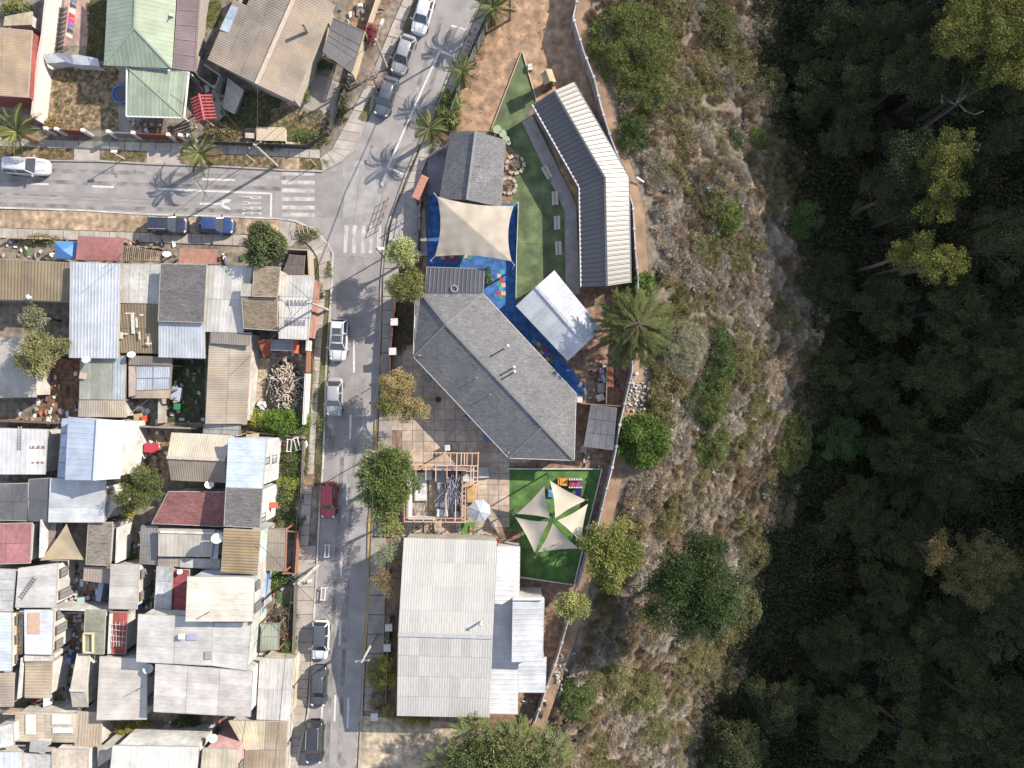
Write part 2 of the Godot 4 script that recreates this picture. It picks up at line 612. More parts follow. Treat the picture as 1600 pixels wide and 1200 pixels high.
func spray(n: int, len: float, w: float, lw: float) -> ArrayMesh:       # a flat feathery branchlet along +z
	var mb := MB.new()
	mb.bar(Vector3.ZERO, Vector3(0, 0, len), 0.02, 0.02)
	for i in n:
		var t := float(i) / n
		for s in [-1.0, 1.0]:
			var b := Vector3(0, 0, t * len)
			var e := b + Vector3(s * w * (1.0 - 0.75 * t) * rng.randf_range(0.7, 1.1), rng.randf_range(-0.25, 0.2) * w, w * rng.randf_range(0.4, 0.9))
			var q := Vector3(0.25 * s, 0.4, -1).normalized() * lw * 0.5
			mb.quad(b - q, b.lerp(e, 0.5) - q, e, b.lerp(e, 0.5) + q)
	return mb.mesh()

var clump := {}
func leaf_mat(o := {}) -> StandardMaterial3D:
	var key := "leaf%s" % [o]
	if mats.has(key): return mats[key]
	var m := StandardMaterial3D.new()
	m.albedo_color = Color.WHITE
	m.vertex_color_use_as_albedo = true
	m.roughness = o.get("rough", 0.7)
	m.metallic_specular = 0.3
	m.cull_mode = BaseMaterial3D.CULL_DISABLED
	m.backlight_enabled = true
	m.backlight = Color(0.3, 0.3, 0.3)
	mats[key] = m
	return m

func multi(n: String, mesh: Mesh, xf: Array, cols: Array, parent: Node = null, m: Material = null) -> MultiMeshInstance3D:
	var mm := MultiMesh.new()
	mm.transform_format = MultiMesh.TRANSFORM_3D
	mm.use_colors = true
	mm.mesh = mesh
	mm.instance_count = xf.size()
	for i in xf.size():
		mm.set_instance_transform(i, xf[i])
		mm.set_instance_color(i, cols[i])
	var o := MultiMeshInstance3D.new()
	o.multimesh = mm
	o.material_override = m if m else leaf_mat()
	if parent:
		o.name = n
		parent.add_child(o, true)
	else:
		o.name = numbered(n)
		add_child(o)
	return o

func tint(c: Color, v := 0.22, warm := 0.08) -> Color:
	var k := rng.randf_range(1.0 - v, 1.0 + v)
	var w := rng.randf_range(-warm, warm)
	return Color(clampf(c.r * k * (1.0 + w), 0, 1), clampf(c.g * k, 0, 1), clampf(c.b * k * (1.0 - w), 0, 1))

func G(r: float, g: float, b: float) -> Color:      # leaf colour from how a sunlit crown looks
	var c := C(r, g, b)
	var l := (c.r * 0.3 + c.g * 0.6 + c.b * 0.1) * 0.12
	return Color((c.r * 0.88 + l) * 1.36, (c.g * 0.88 + l) * 1.36, (c.b * 0.88 + l) * 1.3)

func rot() -> Basis:
	return Basis.from_euler(Vector3(rng.randf() * TAU, rng.randf() * TAU, rng.randf() * TAU))

# px, py = where the crown shows on the plan, ch = height of its middle; rx, ry, rz its half sizes in metres
func tree(n: String, label: String, cat: String, px: float, py: float, ch: float, rx: float, ry: float, rz: float, mesh: String, cols: Array, o := {}) -> Node3D:
	var c := P(px, py, ch)
	var gy := ground_y(c.x, c.z)
	var t := thing(n, label, cat, Vector3(c.x, gy, c.z), 0.0, o.get("group", ""))
	c = Vector3(0, ch - gy, 0)
	var nl := int(o.get("lobes", 9) * 1.5)
	var lr: float = o.get("lr", 0.5) * 0.82
	var ph := rng.randf() * TAU
	var dens: float = o.get("dens", 26.0)
	var sc: float = o.get("sc", 1.0)
	var sq := maxf(rx, rz)
	var xf := []
	var cc := []
	var tips := []
	for k in nl:
		var a := TAU * k * 0.381966 + rng.randf() * 0.6
		var q := sqrt((k + 0.3) / nl) * rng.randf_range(0.8, 1.12) * (1.0 + 0.14 * sin(2.0 * a + ph) + 0.1 * sin(3.0 * a + ph * 2.0))
		if k > 3 and rng.randf() < 0.12: continue
		var p := c + Vector3(cos(a) * q * rx * (1.0 - lr * 0.75), (rng.randf() * 0.8 + 0.6 * (1.0 - q * q) - 0.5) * ry * (1.0 - lr * 0.6), sin(a) * q * rz * (1.0 - lr * 0.75))
		var r := lr * sq * rng.randf_range(0.5, 1.1)
		tips.append(p)
		var base: Color = cols[rng.randi() % cols.size()]
		var m := int(dens * r * r * rng.randf_range(0.55, 1.25))
		for i in m:
			var d := Vector3(rng.randfn(), rng.randfn() + 0.35, rng.randfn()).normalized()
			var w := p + d * Vector3(r, r * minf(1.0, ry / sq * 1.1), r) * (rng.randf_range(0.7, 1.06) if rng.randf() < 0.88 else rng.randf_range(1.0, 1.3))
			xf.append(Transform3D(rot().scaled(Vector3.ONE * rng.randf_range(0.75, 1.25) * sc), w))
			cc.append(tint(base))
	var mb := MB.new()
	var tr: float = o.get("trunk", 0.04 * sq + 0.06)
	var top := c + Vector3(0, -0.25 * ry, 0)
	mb.tube([Vector3(0, -0.4, 0), top * 0.5 + Vector3(rng.randfn() * 0.1, 0, rng.randfn() * 0.1), top], [tr * 1.3, tr, tr * 0.7], 7)
	for p in tips:
		var st := top * rng.randf_range(0.6, 1.0)
		mb.tube([st, st.lerp(p, 0.55) + Vector3(0, 0.12 * ry, 0), p], [tr * 0.5, tr * 0.3, tr * 0.1], 5)
	put("trunk", mb, mat(o.get("bark", C(130, 115, 100)), 0.95, "blotch", 0.6), t, true)
	multi("crown", clump[mesh], xf, cc, t).set_meta("kind", "stuff")
	return t

func shrub(label: String, px: float, py: float, rx: float, rz: float, h: float, mesh: String, cols: Array, o := {}) -> Node3D:
	var g := P(px, py, h * 0.6)
	var gy := ground_y(g.x, g.z)
	if gy < -0.5: g = P(px, py, gy + h * 0.6)
	gy = ground_y(g.x, g.z)
	var t := thing(o.get("name", "shrub"), label, o.get("cat", "shrub"), Vector3(g.x, gy, g.z), 0.0, o.get("group", ""))
	var xf := []
	var cc := []
	var n := int(o.get("dens", 30.0) * rx * rz)
	for i in n:
		var a := rng.randf() * TAU
		var q := sqrt(rng.randf())
		var bump := 0.75 + 0.25 * sin(a * 3.0 + px) * sin(q * 5.0 + py)
		var y := h * sqrt(maxf(0.0, 1.0 - q * q * 0.85)) * bump * rng.randf_range(0.55, 1.0)
		xf.append(Transform3D(rot().scaled(Vector3.ONE * rng.randf_range(0.7, 1.2) * o.get("sc", 1.0)), Vector3(cos(a) * q * rx, y, sin(a) * q * rz)))
		cc.append(tint(cols[rng.randi() % cols.size()]))
	var mb := MB.new()
	for k in 5:
		var a := TAU * k / 5.0
		mb.tube([Vector3(0, -0.2, 0), Vector3(cos(a) * rx * 0.3, h * 0.4, sin(a) * rz * 0.3), Vector3(cos(a) * rx * 0.6, h * 0.7, sin(a) * rz * 0.6)], [0.05, 0.035, 0.015], 5)
	put("stem", mb, mat(C(120, 105, 90), 0.95), t)
	multi("foliage", clump[mesh], xf, cc, t).set_meta("kind", "stuff")
	return t

func frond_mesh(len: float) -> ArrayMesh:
	var mb := MB.new()
	var pts := []
	var n := 16
	for i in n + 1:
		var t := float(i) / n
		pts.append(Vector3(0, len * (0.5 * t - 0.85 * t * t), len * (t - 0.12 * t * t)))
	for i in n: mb.bar(pts[i], pts[i + 1], lerpf(0.06, 0.015, float(i) / n), 0.03)
	for i in range(2, n + 1):
		for f in 2:
			var t := (i - f * 0.5) / float(n)
			var b: Vector3 = pts[i - 1].lerp(pts[i], 1.0 - f * 0.5)
			var ll := len * 0.24 * sin(PI * clampf(t * 0.86 + 0.12, 0, 1)) + 0.06
			for s in [-1.0, 1.0]:
				var e := b + Vector3(s * ll * 0.75, -ll * 0.22 + rng.randf_range(-0.04, 0.08), ll * 0.65)
				var w := Vector3(0, 0.012, 0.035)
				mb.quad(b - w, b.lerp(e, 0.5) - w + Vector3(0, 0.04, 0), e, b.lerp(e, 0.5) + w + Vector3(0, 0.04, 0))
	return mb.mesh()

func palm(label: String, px: float, py: float, h: float, s: float, meshes: Array):
	var c := P(px, py, h)
	var t := thing("palm_tree", label, "palm tree", Vector3(c.x, 0, c.z), rng.randf() * TAU, "young palms along the streets")
	var mb := MB.new()
	mb.tube([Vector3(0, -0.1, 0), Vector3(0, h * 0.5, 0), Vector3(0, h, 0)], [0.34, 0.28, 0.2], 9)
	put("trunk", mb, mat(C(140, 115, 85), 0.95, "blotch", 0.8), t)
	var lm := [mat(G(118, 128, 62), 0.6), mat(G(142, 146, 72), 0.6), mat(G(98, 112, 52), 0.6)]
	for k in 16:
		var o := put("frond", meshes[k % meshes.size()], lm[k % 3] if k < 13 else mat(C(168, 140, 96), 0.8, "blotch", 0.8), t)
		var lift := 0.75 - 1.0 * (k / 16.0)
		o.basis = Basis(Vector3.UP, k * 2.39996 + rng.randf_range(-0.2, 0.2)) * Basis(Vector3.RIGHT, -lift) * Basis(Vector3.FORWARD, rng.randf_range(-0.3, 0.3))
		o.basis = o.basis.scaled(Vector3.ONE * s * rng.randf_range(0.85, 1.1))
		o.position = Vector3(0, h, 0)

# a conifer: rings of long boughs with feathery sprays
func conifer(n: String, label: String, px: float, py: float, top: float, r: float, cols: Array, o := {}) -> Node3D:
	var c := P(px, py, top * 0.75)
	var gy := ground_y(c.x, c.z)
	var t := thing(n, label, "conifer", Vector3(c.x, gy, c.z))
	var hh := top - gy
	var mb := MB.new()
	mb.tube([Vector3(0, -0.5, 0), Vector3(0, hh * 0.5, 0), Vector3(0, hh, 0)], [0.3, 0.2, 0.04], 8)
	var xf := []
	var cc := []
	var rings: int = o.get("rings", 9)
	for k in rings:
		var f := float(k) / rings
		var y := hh * lerpf(o.get("low", 0.3), o.get("high", 0.99), f)
		var rr := r * pow(1.0 - f, o.get("taper", 0.6)) * rng.randf_range(0.85, 1.1) + 0.25
		var nb := int(o.get("boughs", 9)) - int(3 * f)
		var spin := rng.randf() * TAU
		for b in nb:
			var a := spin + TAU * b / nb + rng.randf_range(-0.18, 0.18)
			var dir := Vector3(cos(a), 0, sin(a))
			var len := rr * rng.randf_range(0.75, 1.1)
			var rise: float = o.get("rise", 0.18)
			var p0 := Vector3(0, y, 0)
			var p1 := p0 + dir * len * 0.6 + Vector3(0, len * rise, 0)
			var p2 := p0 + dir * len + Vector3(0, len * (rise - 0.12), 0)
			mb.tube([p0, p1, p2], [0.06, 0.035, 0.012], 4)
			var ns := int(len / 0.2 * o.get("fill", 1.0))
			var base: Color = cols[rng.randi() % cols.size()]
			for s in ns:
				var u := 0.18 + 0.82 * (s + rng.randf()) / ns
				var q := p0.lerp(p1, minf(u / 0.6, 1.0)) if u < 0.6 else p1.lerp(p2, (u - 0.6) / 0.4)
				var sa: float = a + rng.randf_range(-1.0, 1.0) * o.get("fan", 1.0)
				var fw := Vector3(cos(sa), rng.randf_range(-0.45, 0.25), sin(sa)).normalized()
				var xx := Vector3.UP.cross(fw).normalized()
				xf.append(Transform3D(Basis(xx, fw.cross(xx), fw).scaled(Vector3.ONE * rng.randf_range(0.7, 1.15) * o.get("sc", 1.0)), q))
				cc.append(tint(base))
	put("trunk", mb, mat(C(110, 95, 80), 0.95), t)
	multi("crown", clump["spray"], xf, cc, t).set_meta("kind", "stuff")
	return t

# ---------------------------------------------------------------- vehicles
func loft(mb: MB, rings: Array):
	for i in rings.size() - 1:
		var a: Array = rings[i]
		var b: Array = rings[i + 1]
		for k in a.size() - 1: mb.quad(a[k], a[k + 1], b[k + 1], b[k])

func car(n: String, label: String, px: float, py: float, fx: float, fy: float, col: Color, o := {}):
	# fx, fy: where the front points on the plan. o: len, wid, high, hatch, roofcol, sunroof
	var c := P(px, py, 0.8)
	var turn := atan2(fx, fy)
	var t := thing(n, label, o.get("cat", "car"), Vector3(c.x, o.get("y", 0.0), c.z), turn, "cars parked along the streets")
	var L: float = o.get("len", 4.3)
	var W: float = o.get("wid", 1.74) * 0.5
	var hi: float = o.get("high", 1.46)
	var hatch: bool = o.get("hatch", false)
	var paint := mat(col, 0.32, "blotch", 0.4, "", 0.03, {"clearcoat_enabled": true, "clearcoat": 0.35, "clearcoat_roughness": 0.08})
	var glass := mat(Color(0.02, 0.024, 0.028), 0.06, "", 0.1, "", 0.03, {"metallic_specular": 0.8})
	var dark := mat(Color(0.02, 0.02, 0.022), 0.7)
	var belt := hi * 0.62
	# stations from the tail to the nose: share of the length, half width, height of the deck
	var tail := 0.95 if hatch else 0.84
	var stn := [[0.0, 0.52, belt * 0.62], [0.012, 0.74, belt * tail * 0.93], [0.045, 0.88, belt * tail + 0.02], [0.11, 0.96, belt * tail + 0.04], [0.2, 0.99, belt * (1.0 if hatch else 0.97)], [0.3, 1.0, belt], [0.5, 1.0, belt], [0.66, 0.995, belt * 0.99], [0.74, 0.985, belt * 0.97],
		[0.86, 0.95, belt * 0.9], [0.94, 0.87, belt * 0.82], [0.985, 0.72, belt * 0.7], [1.0, 0.56, belt * 0.5]]
	var rings := []
	for s in stn:
		var z: float = (s[0] - 0.5) * L
		var w: float = s[1] * W
		var y: float = s[2]
		var ring := []
		for e in [[-0.86, 0.24], [-1.0, 0.42], [-1.0, y * 0.72], [-0.93, y * 0.95], [-0.72, y], [-0.35, y + 0.035], [0.0, y + 0.045], [0.35, y + 0.035], [0.72, y], [0.93, y * 0.95], [1.0, y * 0.72], [1.0, 0.42], [0.86, 0.24]]:
			ring.append(Vector3(e[0] * w, minf(e[1], y), z))
		rings.append(ring)
	var mb := MB.new()
	loft(mb, rings)
	for r in [rings[0], rings[-1]]:
		for k in range(1, r.size() - 1): mb.tri(r[0], r[k], r[k + 1])
	put("body", mb, paint, t, true)
	# roof, pillars and glass
	var zr0: float = (o.get("r0", 0.1 if hatch else 0.24) - 0.5) * L
	var zr1: float = (0.585 - 0.5) * L
	var zw: float = (0.735 - 0.5) * L
	var zb: float = ((0.025 if hatch else 0.1) - 0.5) * L
	var tw := W * 0.72
	var bw := W * 0.9
	var rmb := MB.new()
	var rr := []
	for s in [[zr0 - 0.06, 0.9, hi - 0.09], [zr0 + 0.08, 0.97, hi - 0.02], [lerpf(zr0, zr1, 0.5), 1.0, hi], [zr1 - 0.1, 0.98, hi - 0.03], [zr1 + 0.05, 0.94, hi - 0.09]]:
		var ring := []
		for e in [[-1.0, -0.12], [-0.97, -0.03], [-0.8, 0.01], [-0.3, 0.035], [0.3, 0.035], [0.8, 0.01], [0.97, -0.03], [1.0, -0.12]]:
			ring.append(Vector3(e[0] * tw * s[1], s[2] + e[1], s[0]))
		rr.append(ring)
	loft(rmb, rr)
	var rcol: Material = paint
	if o.has("roofcol"): rcol = mat(o.roofcol, 0.12, "", 0.1, "", 0.03, {"metallic_specular": 0.7})
	put("roof_panel", rmb, rcol, t, true)
	var yb := belt + 0.02
	var yt := hi - 0.1
	var pb := MB.new()
	for s in [-1.0, 1.0]:
		pb.bar(Vector3(s * bw, yb, zw), Vector3(s * tw * 0.95, yt, zr1 + 0.02), 0.09, 0.06)
		pb.bar(Vector3(s * bw, yb, zb + 0.05), Vector3(s * tw * 0.92, yt, zr0), 0.12, 0.07)
		pb.bar(Vector3(s * bw, yb, (zw + zb) * 0.5 - 0.1), Vector3(s * tw, yt, (zr0 + zr1) * 0.5), 0.1, 0.05)
	put("pillar", pb, paint, t)
	var g := MB.new()
	g.quad(Vector3(-bw * 0.95, yb, zw), Vector3(bw * 0.95, yb, zw), Vector3(tw * 0.93, yt, zr1 + 0.03), Vector3(-tw * 0.93, yt, zr1 + 0.03))
	put("windscreen", g, glass, t)
	g = MB.new()
	g.quad(Vector3(-bw * 0.9, yb, zb), Vector3(bw * 0.9, yb, zb), Vector3(tw * 0.88, yt, zr0 - 0.03), Vector3(-tw * 0.88, yt, zr0 - 0.03))
	put("rear_window", g, glass, t)
	for s in [-1.0, 1.0]:
		var sb := MB.new()
		sb.quad(Vector3(s * bw, yb - 0.03, zb + 0.1), Vector3(s * bw, yb - 0.03, zw - 0.05), Vector3(s * tw * 0.985, yt, zr1), Vector3(s * tw * 0.985, yt, zr0))
		put("side_window", sb, glass, t)
		var mr := MB.new()
		mr.box(Vector3(s * (W + 0.1), belt + 0.03, zw - 0.18), Vector3(0.2, 0.13, 0.12))
		put("mirror", mr, paint, t)
		var hl := MB.new()
		hl.box(Vector3(s * W * 0.66, belt * 0.78, L * 0.445), Vector3(0.26, 0.1, 0.16), Basis(Vector3.UP, s * 0.5))
		put("headlight", hl, mat(Color(0.35, 0.37, 0.4), 0.15), t)
		var tl := MB.new()
		tl.box(Vector3(s * W * 0.6, belt * 0.6, -L * 0.485), Vector3(0.2, 0.12, 0.05))
		put("tail_light", tl, mat(Color(0.16, 0.012, 0.012), 0.3), t)
		var hd := MB.new()
		hd.bar(Vector3(s * W * 0.55, belt * 0.985, zw + 0.05), Vector3(s * W * 0.42, belt * 0.86, L * 0.45), 0.02, 0.02)
		put("bonnet_seam", hd, dark, t)
		for z in [-0.3, 0.31]:
			var wb := MB.new()
			var cx: float = s * (W - 0.1)
			wb.tube([Vector3(cx - 0.1, 0.31, z * L), Vector3(cx + 0.1, 0.31, z * L)], [0.31, 0.31], 14)
			put("wheel", wb, dark, t)
	if o.has("sunroof"):
		for k in 2:
			var sb := MB.new()
			sb.box(Vector3(0, hi + 0.04, zr1 - 0.45 - k * 0.75), Vector3(tw * 1.35, 0.02, 0.66))
			put("sunroof", sb, glass, t)
	if o.has("rails"):
		for s in [-1.0, 1.0]:
			var rb := MB.new()
			rb.bar(Vector3(s * tw * 0.9, hi + 0.06, zr0 + 0.1), Vector3(s * tw * 0.9, hi + 0.06, zr1 - 0.1), 0.05, 0.05)
			put("roof_rail", rb, mat(C(170, 172, 176), 0.3), t)

func pole(label: String, px: float, py: float, h: float, o := {}):
	var t := thing(o.get("name", "utility_pole"), label, o.get("cat", "utility pole"), P(px, py), o.get("turn", 0.0))
	var mb := MB.new()
	var r: float = o.get("r", 0.16)
	mb.tube([Vector3(0, -0.2, 0), Vector3(0, h * 0.5, 0), Vector3(0, h, 0)], [r, r * 0.8, r * 0.6], 8)
	put("shaft", mb, mat(o.get("col", C(205, 200, 192)), 0.85, "blotch", 0.6), t)
	if o.has("arm"):
		var ab := MB.new()
		ab.bar(Vector3(-o.arm, h - 0.35, 0), Vector3(o.arm, h - 0.35, 0), 0.1, 0.1)
		put("cross_arm", ab, mat(C(150, 140, 128), 0.9), t)
		for k in [-0.85, 0.0, 0.85]:
			var ib := MB.new()
			ib.cyl(Vector3(k * o.arm, h - 0.3, 0), 0.06, 0.04, 0.16, 8)
			put("insulator", ib, mat(C(210, 205, 200), 0.3), t)
	if o.has("lamp"):
		var lb := MB.new()
		lb.tube([Vector3(0, h - 0.25, 0), Vector3(o.lamp * 0.6, h + 0.12, 0), Vector3(o.lamp, h + 0.1, 0)], [0.05, 0.045, 0.04], 6)
		put("lamp_arm", lb, mat(C(180, 180, 178), 0.5), t)
		var hb := MB.new()
		hb.box(Vector3(o.lamp + 0.25, h + 0.08, 0), Vector3(0.6, 0.12, 0.26))
		put("lamp_head", hb, mat(C(225, 225, 222), 0.4), t)

func cable(label: String, q: Array, h: float, r := 0.04, sag := 0.5):
	var mb := MB.new()
	for i in range(0, q.size() - 2, 2):
		var a := P(q[i], q[i + 1], h)
		var b := P(q[i + 2], q[i + 3], h)
		var pts := []
		var rs := []
		for k in 9:
			var u := k / 8.0
			pts.append(a.lerp(b, u) - Vector3(0, sag * 4.0 * u * (1.0 - u), 0))
			rs.append(r)
		mb.tube(pts, rs, 5)
	solo("overhead_cable", mb, mat(Color(0.02, 0.02, 0.02), 0.7), label, "cable")

# cloth stretched between corners; edges curve inwards by the share c
func sail(n: String, label: String, cs: Array, c: float, col: Color, group := ""):
	var mb := MB.new()
	var m := mat(col, 0.85, "weave", 0.5, "blotch", 0.06, {"backlight_enabled": true, "backlight": Color(0.35, 0.33, 0.28)})
	var N := 28
	var cen := Vector3.ZERO
	for p in cs: cen += p
	cen /= cs.size()
	if cs.size() == 4:
		var g := []
		for j in N + 1:
			for i in N + 1:
				var u := float(i) / N
				var v := float(j) / N
				var uu := 0.5 + (u - 0.5) * (1.0 - c * 4.0 * v * (1.0 - v))
				var vv := 0.5 + (v - 0.5) * (1.0 - c * 4.0 * u * (1.0 - u))
				var w := bil(cs[0], cs[1], cs[2], cs[3], uu, vv)
				var fold: float = cs[0].y + uu * (cs[1].y - cs[0].y) + vv * (cs[2].y - cs[1].y) if uu > vv else cs[0].y + vv * (cs[3].y - cs[0].y) + uu * (cs[2].y - cs[3].y)
				w.y = lerpf(w.y, fold, 0.75) + 0.035 * sin(vv * 31.0 + uu * 8.0) * pow(absf(uu * 2.0 - 1.0), 2.0) + 0.035 * sin(uu * 33.0 - vv * 6.0) * pow(absf(vv * 2.0 - 1.0), 2.0)
				g.append(w)
		for j in N:
			for i in N:
				var k := j * (N + 1) + i
				mb.quad(g[k], g[k + 1], g[k + N + 2], g[k + N + 1])
	else:
		var f := func(i: int, j: int) -> Vector3:
			var a := float(i) / N
			var b := float(j) / N
			var g := 1.0 - a - b
			var p: Vector3 = cs[0] * a + cs[1] * b + cs[2] * g
			return p.lerp(cen, c * 4.0 * (a * b + b * g + g * a) * 0.9) - Vector3(0, 0.5 * a * b * g * 9.0, 0)
		for i in N:
			for j in N - i:
				mb.tri(f.call(i, j), f.call(i + 1, j), f.call(i, j + 1))
				if i + j < N - 1: mb.tri(f.call(i + 1, j), f.call(i + 1, j + 1), f.call(i, j + 1))
	var t := thing(n, label, "shade sail", Vector3.ZERO, 0.0, group)
	put("cloth", mb, m, t, true)

func mast(label: String, px: float, py: float, lean_: Vector3, h: float, col: Color, to = null):
	var t := thing("sail_mast", label, "mast", P(px, py))
	var mb := MB.new()
	mb.tube([Vector3(0, -0.1, 0), lean_ + Vector3(0, h, 0)], [0.09, 0.075], 10)
	put("shaft", mb, mat(col, 0.4), t)
	if to != null:
		var rb := MB.new()
		rb.tube([lean_ + Vector3(0, h - 0.1, 0), to - t.position], [0.02, 0.02], 5)
		put("rope", rb, mat(C(210, 210, 205), 0.6), t)

# ---------------------------------------------------------------- the scene
func _ready():
	rng.seed = 20240611
	var cam = Camera3D.new()
	cam.name = "camera"
	cam.position = Vector3(0, H, 0)
	cam.rotation_degrees = Vector3(-90, 0, 0)
	cam.fov = rad_to_deg(2.0 * atan(600.0 / F))
	cam.near = 0.5
	cam.far = 2000.0
	add_child(cam)
	cam.current = true
	var env = Environment.new()
	env.background_mode = Environment.BG_SKY
	var sm = ProceduralSkyMaterial.new()
	sm.sky_top_color = Color(0.52, 0.56, 0.635)
	sm.sky_horizon_color = Color(0.72, 0.76, 0.81)
	sm.sky_curve = 0.12
	sm.ground_bottom_color = Color(0.2, 0.18, 0.15)
	sm.ground_horizon_color = Color(0.5, 0.5, 0.5)
	var sky = Sky.new()
	sky.sky_material = sm
	env.sky = sky
	env.background_energy_multiplier = 1.48
	env.tonemap_mode = Environment.TONE_MAPPER_LINEAR
	env.tonemap_exposure = 2.55
	env.sdfgi_enabled = true
	env.ssao_enabled = true
	env.ssil_enabled = true
	var we = WorldEnvironment.new()
	we.name = "world_environment"
	we.environment = env
	add_child(we)
	var sun = DirectionalLight3D.new()
	sun.name = "sun"
	sun.light_energy = 1.6
	sun.light_color = Color(1.0, 0.955, 0.89)
	sun.light_angular_distance = 0.5
	sun.shadow_enabled = true
	sun.directional_shadow_max_distance = 300.0
	var el = deg_to_rad(31.0)
	sun.basis = Basis.looking_at(Vector3(-0.863 * cos(el), -sin(el), 0.505 * cos(el)), Vector3.UP)
	add_child(sun)

	T = {
		"blotch": [noise_tex(0.02, 0.84, 1.0, 5, 3, 3), 0.92], "grime": [noise_tex(0.011, 0.78, 1.0, 5, 3, 11), 0.89],
		"streak": [noise_tex(0.05, 0.84, 1.0, 4, 3, 5), 0.92], "fine": [noise_tex(0.16, 0.78, 1.0, 3, 3, 7), 0.89],
		"dirt": [noise_tex(0.03, 0.62, 1.0, 6, 3, 9), 0.82], "weave": [noise_tex(0.3, 0.9, 1.0, 2, 3, 13), 0.95], "shingle": [null, 0.84], "grassy": [noise_tex(0.09, 0.5, 1.0, 4, 3, 17), 0.76],
	}
	var im = Image.create(512, 512, false, Image.FORMAT_RGB8)
	im.fill(Color(0.84, 0.84, 0.84))
	for k in 5200:
		var g = clampf(0.84 + rng.randfn() * 0.11, 0.5, 1.0)
		im.fill_rect(Rect2i(rng.randi() % 512, (rng.randi() % 128) * 4, rng.randi_range(10, 40), 5), Color(g, g, g * 1.01))
	T.shingle[0] = ImageTexture.create_from_image(im)
	hn.noise_type = FastNoiseLite.TYPE_SIMPLEX
	hn.frequency = 0.05
	hn.seed = 4
	var wl = [905, -80, 905, -10, 893, 42, 909, 94, 925, 135, 936, 180, 950, 225, 968, 270, 986, 330, 990, 400, 993, 440, 990, 520, 985, 582, 975, 625, 966, 663, 960, 702, 953, 735, 947, 765, 935, 815, 915, 865, 899, 914, 888, 962, 870, 1020, 854, 1065, 835, 1120, 815, 1170, 790, 1260]
	for p in pline(wl): edge.append(Vector2(p.x, p.z))
	clump = {
		"leaf": leaf_clump(60, 0.36, 0.085, 0.17), "small": leaf_clump(44, 0.32, 0.07, 0.14), "big": leaf_clump(70, 0.75, 0.12, 0.3), "fine": leaf_clump(60, 0.42, 0.035, 0.2),
		"feather": leaf_clump(70, 0.7, 0.07, 0.34), "brush": brush(330), "twig": tuft(46, 0.85, 0.022), "grass": tuft(34, 0.5, 0.028), "agave": tuft(26, 1.0, 0.13, 0.95), "spray": spray(7, 0.62, 0.24, 0.05), "bare": tuft(30, 1.0, 0.025),
	}
	ground()
	school()
	north_block()
	row_houses()
	street_things()
	greenery()
	ravine()

